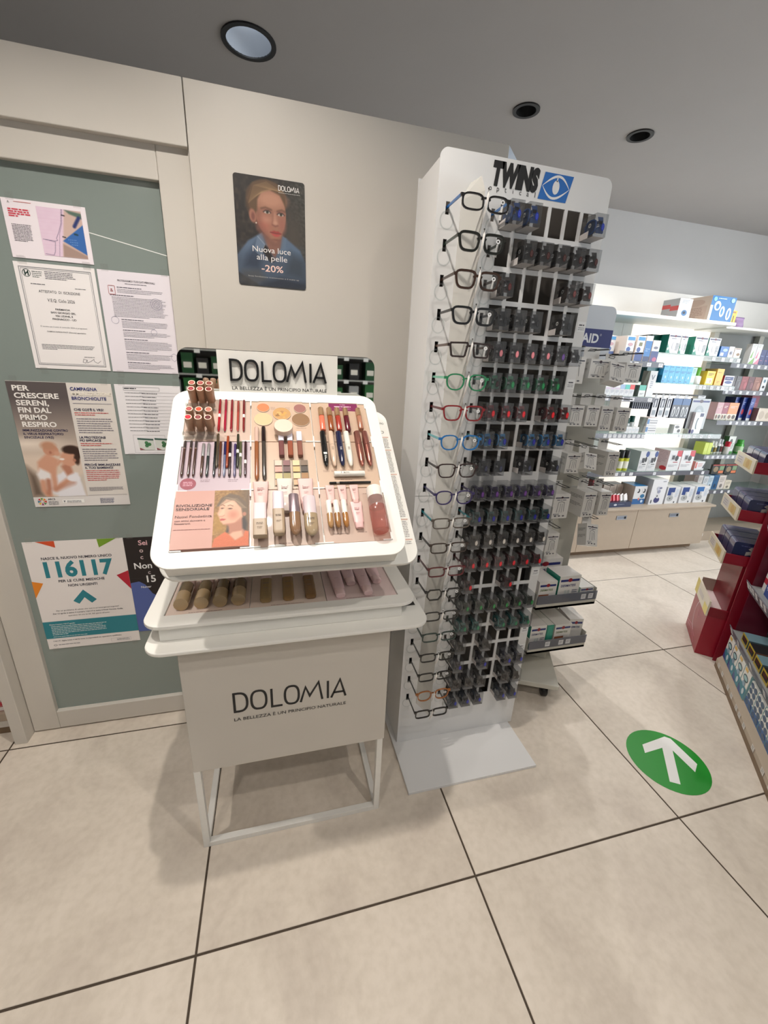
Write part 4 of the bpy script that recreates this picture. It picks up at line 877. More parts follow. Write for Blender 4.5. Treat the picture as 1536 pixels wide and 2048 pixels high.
# pressed powders, jar, crayons
for u, v, r, c_, lb in ((-0.0485, 0.4505, 0.0175, (214, 128, 84), 'coral round powder pan at the top left of the peach card'), (0.0535, 0.4505, 0.018, (156, 106, 100), 'mauve round powder pan at the top right of the peach card'), (0.002, 0.4275, 0.0255, (196, 152, 96), 'mosaic bronze powder pan in the middle of the peach card'), (-0.0485, 0.405, 0.0255, (220, 188, 146), 'pale beige powder pan at the peach card\u2019s left'), (0.0535, 0.405, 0.0255, (142, 108, 76), 'dark tan powder pan at the peach card\u2019s right')):
    T = TP @ Matrix.Translation((u, v, -0.0014))
    b = MB(T); b.lathe([(r, 0), (r, 0.002), (r - 0.001, 0.0026), (r - 0.0016, 0.002)], 28, c_, [(200, 180, 160), (210, 190, 170), c_])
    if 'mosaic' in lb:
        rr = random.Random(3)
        for k in range(16):
            a = rr.uniform(0, 2 * PI); d = rr.uniform(0, 0.016); w = rr.uniform(0.004, 0.0075)
            b.poly([(d * math.cos(a) + w * math.cos(q) * rr.uniform(.7, 1.2), d * math.sin(a) + w * 0.6 * math.sin(q)) for q in [2 * PI * i / 8 for i in range(8)]], rr.choice([(150, 110, 66), (212, 168, 104), (220, 160, 84), (174, 128, 84)]), 0.0022 + 0.00002 * k)
    b.build('powder_pan', 'satin', label=lb, cat='powder', at=tuple(T @ Vector((0, 0, 0))))
T = TP @ Matrix.Translation((0.004, 0.352, -0.0014))
t = thing('cream_jar', 'round beige cream jar behind the three small square-capped tubes', 'jar', T @ Vector((0, 0, 0)))
b = MB(T); b.lathe([(0.021, 0), (0.0235, 0.003), (0.0235, 0.014)], 24, (196, 176, 160)); b.build('jar_body', 'gloss', t)
b = MB(T); b.lathe([(0.0245, 0.0145), (0.025, 0.016), (0.025, 0.03), (0.024, 0.0315)], 24, (228, 204, 186)); b.build('lid', 'satin', t)
pen('eyebrow_crayon', 'thick brown crayon with a pale pink cap on the peach card', 'crayon', TP, -0.0665, 0.187, 0.368, 0.0054, 0.7, (150, 92, 54), (212, 180, 166)); pen('eyebrow_crayon', 'thick dark grey crayon with a black cap on the peach card', 'crayon', TP, -0.0485, 0.186, 0.369, 0.0054, 0.7, (66, 60, 54), (34, 20, 20))
for i, (u, c_) in enumerate(((-0.0035, (120, 76, 74)), (0.0195, (150, 84, 62)), (0.0445, (138, 90, 78)))):
    lying('liquid_eyeshadow', ('left', 'middle', 'right')[i] + ' of three small glass tubes with lilac square caps', 'eyeshadow', TP, u, 0.263, 0.347, 0.0066, [('vial', [(0, .0062, .006), (0.03, .007, .0068), (0.58, .007, .0068)], c_, 'gloss', 0.5), ('cap', [(0.6, .0074, .0074), (1.0, .0074, .0074)], (226, 222, 234), 'gloss', 0.3)], 'small square-capped tubes')
pc = [((224, 190, 172), (128, 82, 84), (214, 150, 136), (94, 60, 60)), ((230, 200, 156), (122, 102, 84), (210, 176, 116), (62, 50, 42)), ((214, 184, 130), (146, 132, 70), (190, 150, 110), (80, 70, 50)), ((232, 196, 150), (156, 112, 64), (200, 160, 120), (76, 56, 44))]
for k, (u, v) in enumerate(((-0.0235, 0.2145), (0.0215, 0.2145), (-0.0235, 0.1715), (0.0215, 0.1715))):
    T = TP @ Matrix.Translation((u, v, -0.0014))
    t = thing('eyeshadow_palette', 'clear four-pan eyeshadow palette, ' + ('upper left', 'upper right', 'lower left', 'lower right')[k] + ' of four on the peach card', 'palette', T @ Vector((0, 0, 0)), 'four-pan eyeshadow palettes')
    b = MB(T); b.box((-0.001, -0.002, 0.0), (0.041, 0.0415, 0.002)); b.build('tray', 'acryl', t)
    for q in range(4):
        x0 = 0.0015 + 0.0205 * (q % 2); y0 = 0.0215 if q < 2 else 0.0005
        b = MB(T); b.box((x0, y0, 0.0021), (x0 + 0.0175, y0 + 0.0175, 0.0036), pc[k][q]); b.build('pan', 'satin', t)
for i, (u, c_) in enumerate(((0.1125, (234, 124, 96)), (0.1365, (152, 84, 46)), (0.1595, (170, 62, 48)), (0.184, (96, 24, 38)), (0.222, (176, 122, 98)))):
    lying('lip_gloss', ('coral', 'caramel brown', 'brick red', 'dark plum', 'glittery pink')[i] + ' lip gloss with a gold cap under the purple banner', 'lip gloss', TP, u, 0.355 + (0.006 if i == 4 else 0), 0.446, 0.0082, [('vial', [(0, .0064, .0064), (0.03, .0078, .0078), (0.6, .0078, .0078)], c_, 'gloss', 0.8), ('cap', [(0.62, .0082, .0082), (0.97, .0082, .0082), (1.0, .006, .006)], (216, 178, 138), 'metal', 1.0)], 'gold-capped lip glosses')
for i, (u, c_, nm) in enumerate(((0.1095, (16, 17, 18), 'black'), (0.1315, (214, 188, 166), 'beige'), (0.1535, (28, 32, 66), 'navy blue'), (0.1755, (234, 232, 222), 'white'), (0.206, (170, 112, 100), 'left rose-gold'), (0.2285, (166, 108, 98), 'right rose-gold'))):
    r = 0.0084 if i < 4 else 0.0092
    P = [('tube', [(0, r * .3, r * .3), (0.03, r * .55, r * .55), (0.12, r * .8, r * .8), (0.3, r, r), (0.58, r, r)], c_, 'gloss' if i < 4 else 'metal', 1.0), ('cap', [(0.585, r * 1.02, r * 1.02), (0.98, r * .95, r * .95), (1.0, r * .88, r * .88)], c_, 'gloss' if i < 4 else 'metal', 1.0)]
    t = lying('mascara', nm + ' bullet-shaped mascara tube on the right-hand peach card', 'mascara', TP, u, 0.227, 0.349, r, P, 'mascara tubes')
    b = MB(TP); k = (210, 210, 206) if i in (0, 2) else (130, 116, 104)
    if i < 4:
        if i == 0: b.quad(u - .0045, .262, u + .0045, .269, (226, 226, 224), 2 * r - .0002)
        para(b, u - .0028, .288 if i else .258, .0056, 4, .003, .0013, k, 2 * r + 0.0002, 1, random.Random(i)); b.build('print', 'paper', t)
T = TP @ Matrix.Translation((0.127, 0.2015, 0.0066)) @ Matrix.Rotation(PI / 2, 4, 'Y')
t = thing('brow_gel_tube', 'white tube lying crosswise below the mascaras', 'tube', T @ Vector((0, 0, 0)))
b = MB(T); b.lathe([(0.0066, 0), (0.0078, 0.001), (0.0078, 0.042)], 16, (238, 236, 228)); b.build('barrel', 'gloss', t)
b = MB(T); b.lathe([(0.0076, 0.0422), (0.0076, 0.08), (0.007, 0.081)], 16, (234, 232, 224)); b.build('cap', 'gloss', t)
b = MB(TP); txt(b, 'I am', 0.145, 0.1985, 0.005, (60, 58, 56), z=0.0148, w=0.02); b.build('print', 'paper', t)
T = TP @ Matrix.Translation((0.1125, 0.1755, 0.0022)) @ Matrix.Rotation(PI / 2, 4, 'Y')
t = thing('makeup_brush', 'thin black brush lying crosswise under the white tube', 'brush', T @ Vector((0, 0, 0)))
b = MB(T); b.lathe([(0.0028, 0.0), (0.0034, 0.002), (0.0034, 0.018)], 10, (18, 17, 17)); b.build('cap', 'gloss', t)
b = MB(T); b.lathe([(0.0024, 0.018), (0.0024, 0.026)], 10, (190, 186, 180)); b.build('ferrule', 'metal', t)
b = MB(T); b.lathe([(0.0034, 0.026), (0.0034, 0.108), (0.0028, 0.109)], 10, (18, 17, 17)); b.build('handle', 'gloss', t)
# lower cells
PINK = (230, 190, 184)
def tube(label, base, u, v0, v1, w, col, h0, group=None, capcol=None, dashes=True):
    L = v1 - v0
    t = lying('cream_tube', label, 'tube', base, u, v0, v1, h0 + w * 0.2, [('cap', [(0, w * .3, w * .17), (0.015, w * .34, w * .2), (0.2, w * .36, w * .2)], capcol or col, 'gloss', 0.8), ('tube', [(0.2, w * .4, w * .2), (0.4, w * .43, w * .185), (0.75, w * .47, w * .11), (0.94, w * .5, w * .04), (1.0, w * .5, w * .035)], col, 'satin', 0.85)], group)
    if dashes:
        b = MB(base @ Matrix.Translation((u, v0 + L * .62, h0 + w * .36)) @ Matrix.Rotation(math.radians(-12), 4, 'X'))
        para(b, -w * .22, L * .14, w * .44, 3, w * .12, w * .05, (140, 106, 106), 0.0006, .8); para(b, -w * .16, -L * .08, w * .32, 2, w * .1, w * .035, (160, 126, 126), 0.0006, .8); b.build('print', 'paper', t)
    return t
tube('pink cream tube standing behind the square foundation bottle', TP, -0.0575, 0.094, 0.181, 0.037, PINK, -0.0014, 'large cream tubes')
tube('greyish white cream tube in the middle of the lower card', TP, 0.0, 0.088, 0.189, 0.039, (222, 210, 202), -0.0014, 'large cream tubes')
tube('pink cream tube right of the greyish white tube', TP, 0.051, 0.088, 0.188, 0.038, (232, 194, 190), -0.0014, 'large cream tubes')
BEI, LIL = (162, 140, 114), (214, 192, 194)
H2 = 0.0145
def bottle(label, base, u, v0, vj, v1, w, d, cb, cc, pw, bot, h, mat='gloss', matc='satin', name='foundation_bottle', cat='bottle', group=None, pr=True):
    L = v1 - v0; j = (vj - v0) / L
    if bot == 'round': s = [(0, w * .14, d * .2), (0.03, w * .3, d * .35), (0.1, w * .43, d * .46), (0.2, w * .5, d * .5), (j, w * .5, d * .5)]
    elif bot == 'soft': s = [(0, w * .4, d * .42), (0.025, w * .47, d * .48), (0.06, w * .5, d * .5), (j, w * .5, d * .5)]
    else: s = [(0, w * .5, d * .5), (j, w * .5, d * .5)]
    t = lying(name, label, cat, base, u, v0, v1, h, [('bottle', s, cb, mat if pw > .45 else 'satin', pw), ('cap', [(j + .004, w * .47, d * .47), (.985, w * .47, d * .47), (1.0, w * .44, d * .44)], cc, matc, pw)], group)
    if pr:
        b = MB(base); para(b, u - w * .25, v0 + (vj - v0) * .75, w * .5, 2, .0034, .0016, (92, 74, 60), h + d * .5 + .0004, 1); para(b, u - w * .2, v0 + (vj - v0) * .5, w * .4, 2, .0034, .0012, (110, 90, 74), h + d * .5 + .0004, .8); b.build('print', 'paper', t)
    return t
bottle('square pink-capped foundation bottle, leftmost of the four front bottles', TP, -0.059, 0.014, 0.057, 0.102, 0.031, 0.018, BEI, LIL, 0.25, 'flat', H2 + .008)
bottle('slim rectangular foundation bottle with a tall lilac cap', TP, -0.0175, 0.017, 0.083, 0.134, 0.027, 0.018, BEI, (214, 198, 206), 0.4, 'soft', H2 + .008)
bottle('round-tipped glittery foundation bottle with a chrome cap', TP, 0.019, 0.014, 0.073, 0.126, 0.026, 0.018, (140, 108, 82), (178, 160, 168), 0.9, 'round', H2 + .008, matc='metal', pr=False)
bottle('wide round-tipped foundation bottle with a lilac cap, rightmost of four', TP, 0.0555, 0.011, 0.068, 0.119, 0.032, 0.018, (166, 146, 118), (212, 196, 200), 0.8, 'round', H2 + .008)
for i, u in enumerate((0.1115, 0.1425, 0.1735)): tube(('left', 'middle', 'right')[i] + ' of three small pink tubes in the upper row of the right card', TP, u, 0.108, 0.167, 0.023, PINK, -0.0014, 'small pink tubes')
for i, (u, c_) in enumerate(((0.102, (176, 136, 92)), (0.12, (158, 114, 70)), (0.1395, (168, 116, 64)))): bottle(('left', 'middle', 'right')[i] + ' of three slim concealers with white caps', TP, u, 0.033, 0.072, 0.11, 0.0145, 0.0145, c_, (238, 234, 226), 0.9, 'round', 0.0145, name='concealer', cat='concealer', group='slim concealers', pr=False)
tube('single pink tube beside the tonic bottle', TP, 0.1725, 0.034, 0.112, 0.03, (236, 196, 194), -0.0014)
T = TP @ Matrix.Translation((0.2205, 0.014, 0.0196)) @ RX
t = thing('tonic_bottle', 'large rosy tonic bottle with a white cap in the right corner', 'bottle', T @ Vector((0, 0, 0)))
MT['rosy'] = clearmat('rosy_liquid', (236, 196, 188), 0.3, (216, 160, 150)); MT['rosylt'] = clearmat('rosy_glass', (244, 226, 222), 0.25, (220, 196, 190))
b = MB(T); loft(b, [(0, .0175, .0175), (.003, .02, .02), (.07, .02, .02)], 24, (200, 140, 130)); b.build('liquid', 'rosy', t)
b = MB(T); loft(b, [(.0702, .0198, .0198), (.092, .0198, .0198), (.097, .0186, .0186)], 24, (214, 180, 174)); b.build('shoulder', 'rosylt', t)
b = MB(T); loft(b, [(.0972, .0194, .0194), (.126, .0194, .0194), (.1285, .0182, .0182)], 24, (240, 236, 228)); b.build('cap', 'gloss', t)
# drawer
TD = Matrix.Translation((0, 0, 0.8345))
for i, (x, c_) in enumerate(((-0.26, (112, 92, 62)), (-0.21, (110, 90, 60)), (-0.163, (112, 92, 60)), (-0.116, (106, 84, 54)))):
    lying('serum_bottle', ('first', 'second', 'third', 'fourth')[i] + ' wide round foundation bottle from the left in the pulled-out drawer', 'bottle', TD, x, 1.04, 1.192, 0.019, [('base', [(0, .0185, .0185), (.02, .019, .019), (.3, .019, .019)], (176, 150, 112), 'gloss', 1.0), ('bottle', [(.3, .019, .019), (.6, .019, .019), (.63, .0185, .0185)], c_, 'gloss', 1.0), ('cap', [(.635, .0192, .0192), (1, .0192, .0192)], (186, 160, 154), 'satin', 1.0)], 'wide bottles in the drawer')
for i, x in enumerate((-0.044, 0.0185, 0.0805)): bottle(('left', 'middle', 'right')[i] + ' of three flat brown foundation bottles in the drawer', TD, x, 1.04, 1.155, 1.215, 0.033, 0.018, ((152, 126, 84), (150, 118, 74), (132, 98, 60))[i], (214, 192, 192), 0.5, 'soft', 0.0092, group='flat bottles in the drawer')
for i, (x, y0, y1) in enumerate(((0.165, 1.03, 1.2), (0.247, 1.03, 1.2), (0.2065, 1.095, 1.225), (0.288, 1.095, 1.225))): tube(('left front', 'right front', 'left rear', 'right rear')[i] + ' pink tube lying in the drawer\u2019s right third', TD, x, y0, y1, 0.042, (228, 196, 200), 0.0002, 'pink tubes in the drawer', (238, 206, 206))

# ------------------------------------------------------------ reading-glasses tower
XL, XR, YP, ZT = 0.437, 0.967, 1.22, 2.012
tower = thing('glasses_tower', 'tall white reading-glasses tower with hook grid and black logo', 'display stand', (0.69, 1.24, 0))
RP = 0.0866
HX = [(0.6225 + 0.0531 * i, 0.6225 + 0.0531 * i + 0.0425) for i in range(6)]
HZ = [(1.921 - RP * k - 0.0735, 1.921 - RP * k) for k in range(20)]
GZ = [1.884 - 0.0862 * k for k in range(20)]
GX0 = 0.535
SL = [(GX0 - 0.0725, GX0 - 0.0615), (GX0 + 0.0615, GX0 + 0.0725)]
def panel(name, z0, z1, rt):
    b = MB()
    holes = [(x0, x1, a, c) for a, c in HZ for x0, x1 in HX] + [(x0, x1, g - 0.018, g + 0.012) for g in GZ for x0, x1 in SL]
    holes = [h for h in holes if h[2] >= z0 and h[3] <= z1]
    R = 0.022 if rt else 0.0
    # columns: each x interval gets its own runs between the holes that cover it
    xs = sorted({XL, XR} | {h[0] for h in holes} | {h[1] for h in holes} | ({XL + R, XR - R} if rt else set()))
    th = 0.004
    for a, c in zip(xs, xs[1:]):
        hs = sorted([h for h in holes if h[0] <= a + 1e-6 and h[1] >= c - 1e-6], key=lambda h: h[2])
        zz = z0
        cuts = []
        for h in hs:
            cuts.append((zz, h[2])); zz = h[3]
        ztop = z1 - R if rt and (a < XL + R - 1e-6 or c > XR - R + 1e-6) else z1
        cuts.append((zz, ztop))
        for p0, p1 in cuts:
            b.add([(a, YP, p0), (c, YP, p0), (c, YP, p1), (a, YP, p1), (a, YP + th, p0), (c, YP + th, p0), (c, YP + th, p1), (a, YP + th, p1)], [(0, 1, 2, 3), (7, 6, 5, 4)])
    for x0, x1, a, c in holes:
        b.add([(x0, YP, a), (x1, YP, a), (x1, YP, c), (x0, YP, c), (x0, YP + th, a), (x1, YP + th, a), (x1, YP + th, c), (x0, YP + th, c)], [(0, 4, 5, 1), (1, 5, 6, 2), (2, 6, 7, 3), (3, 7, 4, 0)])
    if rt:
        for s, cx in ((-1, XL + R), (1, XR - R)):
            arc = [(cx + s * R * math.cos(PI / 2 * i / 6), z1 - R + R * math.sin(PI / 2 * i / 6)) for i in range(7)]
            pts = [(cx, z1 - R)] + arc
            if s < 0: pts = pts[::-1]
            for y, fl in ((YP, False), (YP + th, True)):
                q = pts if not fl else pts[::-1]
                b.add([(p[0], y, p[1]) for p in q], [tuple(range(len(q)))])
        top = [(XR - R, z1), (XL + R, z1)]
        b.add([(XL + R, YP, z1), (XR - R, YP, z1), (XR - R, YP + th, z1), (XL + R, YP + th, z1)], [(0, 1, 2, 3)])
    zz = z1 - R
    b.add([(XL, YP, z0), (XL, YP, zz), (XL, YP + th, zz), (XL, YP + th, z0)], [(0, 1, 2, 3)]); b.add([(XR, YP, z0), (XR, YP, zz), (XR, YP + th, zz), (XR, YP + th, z0)], [(3, 2, 1, 0)])
    b.build(name, 'plasticw', tower)
zc = GZ[9] - 0.032
panel('front_panel', 0.0125, zc, False); panel('front_panel', zc + 0.0012, ZT, True)
b = MB()
for x0, x1 in ((XL + 0.0005, XL + 0.003), (XR - 0.003, XR - 0.0005)): b.box((x0, YP + 0.0045, 0.0125), (x1, 1.392, 1.99), (228, 226, 222))
b.build('side_panel', 'plasticw', tower)
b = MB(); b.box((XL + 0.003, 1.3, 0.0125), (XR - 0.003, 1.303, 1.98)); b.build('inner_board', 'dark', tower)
b = MB(); b.box((XL, 1.393, 0.0125), (XR, 1.397, ZT - 0.01)); b.build('rear_panel', 'plasticw', tower)
b = MB(); b.box((0.42, 1.003, 0.0005), (0.952, 1.43, 0.0122)); b.build('base_plate', 'plasticw', tower, bevel=0.001)
b = MB(F((GX0, YP, 0), (1, 0, 0), (0, -1, 0)))
rz = [(z, 0.03 * k, 0.092 * k) for z, k in ((GZ[-1] - 0.04, 1), (GZ[0] + 0.02, 1), (GZ[0] + 0.052, 0.12))]
for z0, z1, d0, d1 in ((GZ[-1] - 0.04, GZ[0] + 0.02, 0.078, 0.078), (GZ[0] + 0.02, GZ[0] + 0.06, 0.078, 0.05)):
    w0 = 0.03; w1 = 0.03 if z1 < GZ[0] + 0.03 else 0.008
    b.T = Matrix.Identity(4)
    v = [(GX0 - w0, YP - .0005, z0), (GX0, YP - d0, z0), (GX0 + w0, YP - .0005, z0), (GX0 - w1, YP - .0005, z1), (GX0, YP - d1, z1), (GX0 + w1, YP - .0005, z1)]
    b.add(v, [(0, 1, 4, 3), (1, 2, 5, 4)] + ([(3, 4, 5)] if z1 > GZ[0] + 0.03 else []))
b.build('nose_ridge', 'frost', tower)
for k in range(20):
    b = MB(); z = GZ[k]
    b.tube([(GX0, YP - 0.078, z - 0.052), (GX0, YP - 0.094, z - 0.022), (GX0, YP - 0.1, z + 0.004), (GX0, YP - 0.097, z + 0.018)], [0.0016, 0.003, 0.0031, 0.0024], (240, 238, 234), 8)
    b.build('nose_prong', 'gloss', tower)
    for x0 in (SL[0][0] + 0.0055, SL[1][0] + 0.0055):
        b = MB(WALLF(x0, YP - 0.0006, z - 0.031)); b.ring2(0, 0, 0.0205, 0.0225, 0.0035, (230, 230, 230), 0, 20); b.build('clear_tab', 'acryl', tower)
for k, w in ((3, 1), (5, 1), (6, 0), (13, 1), (16, 1), (17, 0), (19, 1)):
    b = MB(WALLF(0.9355, YP - 0.0006, HZ[k][0] + 0.02)); b.quad(0, 0, 0.031, 0.03, (236, 238, 240), 0); para(b, 0.006, 0.022, 0.019, 1, 0.005, 0.004, (90, 92, 100), 0.0004, 1); para(b, 0.004, 0.013, 0.023, 2, 0.005, 0.002, (150, 152, 160), 0.0004, 1); b.build('price_label', 'paper', tower)
b = MB(WALLF(0, YP - 0.0004, 0))
txt(b, 'TWINS', 0.584, 1.952, 0.0465, (14, 14, 16), 'L', 0.075, z=0.0003, shear=0.1, w=0.142)
for i, ch in enumerate('optical'): txt(b, ch, 0.5855 + 0.0228 * i, 1.9365, 0.0125 if ch in 'tl' else 0.0118, (26, 26, 28), 'C', 0.0, z=0.0003)
BL = (30, 104, 184)
b.poly([(0.745, 1.999), (0.8365, 1.999), (0.8215, 1.9355), (0.7315, 1.9355)], BL, 0.0003)
cx, cy = 0.784, 1.9675
b.ell(cx, cy, 0.0108, 0.0165, (226, 228, 230), 0.0006, 20, -0.1); b.poly([(cx - 0.0008, cy + 0.013), (cx + 0.003, cy + 0.013), (cx + 0.0042, cy + 0.024), (cx + 0.0008, cy + 0.024)], (226, 228, 230), 0.0006)
up = [(cx - 0.043 + 0.086 * i / 14 + 0.006 * math.sin(PI * i / 14), cy + 0.026 * math.sin(PI * i / 14), 0.001 + 0.005 * math.sin(PI * i / 14)) for i in range(15)]
dn = [(cx - 0.043 + 0.086 * i / 14 - 0.006 * math.sin(PI * i / 14), cy - 0.026 * math.sin(PI * i / 14), 0.001 + 0.005 * math.sin(PI * i / 14)) for i in range(15)]
b.ribbon(up, 0.004, 0.0006, 0.0006, (226, 228, 230)); b.ribbon(dn, 0.004, 0.0006, 0.0006, (226, 228, 230))
b.build('logo_print', 'paper', tower)

def lens_shape(kind):
    S = {'rect': (0.0278, 0.0168, 4.0), 'square': (0.0262, 0.0205, 3.6), 'round': (0.0258, 0.0212, 2.5), 'small': (0.0284, 0.0172, 3.0)}
    if kind == 'oct':
        return [(-0.0255, 0.006), (-0.017, 0.0185), (0.017, 0.0185), (0.0255, 0.009), (0.0255, -0.006), (0.015, -0.0195), (-0.015, -0.0195), (-0.0245, -0.006)]
    if kind == 'trap':
        return [(-0.0265, 0.015), (-0.024, 0.0185), (0.024, 0.0165), (0.0262, 0.012), (0.0205, -0.015), (0.017, -0.018), (-0.016, -0.018), (-0.02, -0.015)]
    rx, ry, n = S[kind]
    pts = []
    for i in range(24):
        t = 2 * PI * i / 24; c_, s_ = math.cos(t), math.sin(t)
        x = rx * math.copysign(abs(c_) ** (2 / n), c_); y = ry * math.copysign(abs(s_) ** (2 / n), s_)
        if kind in ('square', 'round'): x *= 1 + 0.16 * y / ry * (0.7 if kind == 'round' else 1.0)
        pts.append((x, y))
    return pts
def spectacles(k, label, kind, thick, fc, tc, tip=(16, 16, 17), tint=None, tagc=True):
    thick *= 1.15; z = GZ[k]; yf = YP - 0.088
    t = thing('reading_glasses', label, 'glasses', (GX0, yf, z), 'reading glasses worn by the tower')
    sh = lens_shape(kind)
    b = MB(WALLF(GX0, yf, z - 0.011))
    for s in (-1, 1):
        ol = [(s * (0.0345 - x * 1.0) if s < 0 else 0.0345 - 0 + x, y) for x, y in sh]
        ol = [((-(0.0345 + x)) if s < 0 else (0.0345 + x), y) for x, y in sh]
        b.ribbon(ol, thick, -0.0018, 0.0022, fc, closed=True)
        ez = 0.0115
        b.add([], [])
        x0, x1 = s * 0.0595, s * 0.0688
        lo, hi = min(x0, x1), max(x0, x1)
        b.box((lo, ez - 0.004, -0.004), (hi, ez + 0.0035, 0.002), fc)
    b.ribbon([(-0.0125, 0.007), (-0.005, 0.0105), (0.005, 0.0105), (0.0125, 0.007)], thick * 1.05, -0.0016, 0.002, fc)
    b.build('frame_front', 'gloss', t)
    for s in (-1, 1):
        b = MB(WALLF(GX0, yf, z - 0.011)); b.poly([(s * 0.0345 + s * x, y) for x, y in sh], (250, 250, 250), 0.0); b.build('lens', 'lens', t)
    for s in (-1, 1):
        b = MB(); x = GX0 + s * 0.067
        b.add([(x - .0014, yf + .003, z - .0035), (x + .0014, yf + .003, z - .0035), (x + .0014, yf + .003, z + .0035), (x - .0014, yf + .003, z + .0035),
               (x - .0012, yf + .115, z - .003), (x + .0012, yf + .115, z - .003), (x + .0012, yf + .115, z + .003), (x - .0012, yf + .115, z + .003),
               (x - .0012, yf + .148, z - .022), (x + .0012, yf + .148, z - .022), (x + .0012, yf + .152, z - .016), (x - .0012, yf + .152, z - .016)],
              [(0, 1, 2, 3), (0, 4, 5, 1), (1, 5, 6, 2), (2, 6, 7, 3), (3, 7, 4, 0), (4, 8, 9, 5), (5, 9, 10, 6), (6, 10, 11, 7), (7, 11, 8, 4), (8, 11, 10, 9)], tc)
        b.build('temple', 'gloss', t)
    b = MB(WALLF(GX0 + 0.046, yf - 0.0026, z - 0.004)); b.ringprism([(0.0058 * math.cos(q), 0.0052 * math.sin(q)) for q in [2 * PI * i / 16 for i in range(16)]], [(0.0026 * math.cos(q), 0.0024 * math.sin(q)) for q in [2 * PI * i / 16 for i in range(16)]], 0, 0.0002, (232, 234, 236)); b.build('lens_sticker', 'paper', t)
    if tagc:
        b = MB(); x = GX0 + 0.0655; y0 = yf + 0.03
        b.add([(x, y0, z + 0.002), (x, y0 + 0.012, z + 0.002), (x, y0 + 0.02, z - 0.026), (x, y0 + 0.006, z - 0.03)], [(0, 3, 2, 1)], (222, 222, 222)); b.build('price_tag', 'paper', t)
    return t
TORT = (54, 32, 19)
specs = [('black-fronted reading glasses with blue temples, top of the column', 'small', .0035, (22, 20, 22), (36, 98, 164)), ('thick dark green and black square reading glasses, second from the top', 'square', .0052, (28, 30, 25), (30, 46, 34)),
 ('thick tortoiseshell square reading glasses, third from the top', 'square', .005, TORT, (58, 36, 22)), ('thick glossy black square reading glasses, fourth from the top', 'square', .005, (16, 16, 17), (18, 18, 19)),
 ('dark brown trapezoid reading glasses, fifth from the top', 'trap', .0042, (44, 28, 24), (92, 72, 62)), ('round green reading glasses with mint temples', 'round', .0034, (34, 128, 82), (128, 200, 172)),
 ('red square reading glasses between the green and the blue pair', 'square', .0036, (134, 18, 24), (96, 30, 32)), ('round bright blue reading glasses with teal temples', 'round', .0034, (24, 108, 176), (108, 180, 186)),
 ('thin brown-black reading glasses below the blue pair', 'square', .0031, (52, 34, 32), (34, 28, 28)), ('round purple-blue reading glasses', 'round', .0032, (62, 54, 98), (56, 52, 92)),
 ('grey-brown thin reading glasses with teal temples', 'rect', .0029, (84, 76, 70), (44, 134, 144)), ('black and amber reading glasses with a gold bridge', 'rect', .003, (46, 32, 24), (24, 22, 22)),
 ('burgundy rectangular reading glasses', 'rect', .0033, (84, 18, 26), (70, 24, 30)), ('black octagonal reading glasses below the burgundy pair', 'oct', .0036, (20, 19, 20), (20, 19, 20)),
 ('thin black reading glasses next to the stand\u2019s right corner', 'rect', .0028, (26, 26, 27), (22, 22, 24)), ('dark petrol green reading glasses', 'rect', .0029, (34, 56, 52), (34, 60, 54)),
 ('black reading glasses two below the petrol green pair\u2019s row start', 'rect', .003, (18, 18, 19), (18, 18, 19)), ('black reading glasses directly above the amber pair', 'rect', .003, (20, 19, 20), (19, 19, 20)),
 ('amber round reading glasses with black temples, last but one', 'round', .0032, (152, 92, 44), (26, 24, 24)), ('black reading glasses at the very bottom of the column', 'rect', .0036, (17, 17, 18), (17, 17, 18))]
specs[16] = ('black reading glasses directly below the petrol green pair',) + specs[16][1:]
for k, (lb, kd, th, fc, tc) in enumerate(specs): spectacles(k, lb, kd, th, fc, tc)
if True:
    pass

# packed glasses in the hook grid
ROWN = ['beside the blue-templed pair', 'beside the dark green square pair', 'beside the tortoiseshell pair', 'beside the thick glossy black pair', 'beside the trapezoid pair', 'beside the green pair', 'beside the red pair', 'beside the bright blue pair', 'beside the thin brown-black pair', 'beside the purple-blue pair', 'beside the teal-templed pair', 'beside the gold-bridge pair', 'beside the burgundy pair', 'beside the octagonal pair', 'beside the thin black pair', 'beside the petrol green pair', 'below the petrol green row', 'above the amber row', 'beside the amber round pair', 'in the lowest row']
DK = (24, 22, 23)
rows = [([0, 1, 5], (30, 70, 130), (34, 54, 160)), ([1, 2, 3, 4, 5], DK, (60, 28, 26)), ([0, 4, 5], (50, 32, 24), (96, 40, 38)), ([0, 1, 2, 4], DK, (22, 22, 24)), ([0, 1, 2, 3, 4, 5], (40, 32, 32), (232, 132, 142)),
        ([0, 1, 2, 3, 4], (40, 110, 78), (24, 122, 66)), ([0, 1, 2, 4, 5], (104, 20, 26), (222, 26, 36)), ([0, 1, 3, 4, 5], (34, 110, 160), (28, 30, 138)), ([0, 1, 3, 5], (26, 24, 28), (50, 52, 74)), ([0, 1, 2, 3, 4, 5], (52, 44, 82), (92, 50, 124)),
        ([0, 1, 2, 3, 4, 5], (40, 82, 84), (26, 26, 128)), ([0, 1, 2, 3, 4, 5], (52, 46, 40), (190, 184, 176)), ([0, 1, 2, 3, 4, 5], (84, 26, 32), (214, 26, 38)), ([0, 3], (66, 22, 26), (206, 30, 40)), ([0, 1, 2, 3, 4, 5], (60, 70, 64), (40, 120, 62)),
        ([0, 1, 3, 4, 5], (24, 104, 102), (30, 112, 74)), ([0, 2], (44, 40, 38), (22, 22, 22)), ([0, 2, 4, 5], (40, 42, 58), (32, 36, 150)), ([0, 1, 2, 4, 5], (48, 44, 40), (40, 36, 36)), ([0, 1, 2, 4, 5], (36, 48, 66), (34, 44, 150))]
ORD = ['first', 'second', 'third', 'fourth', 'fifth', 'sixth']
_pk = {}
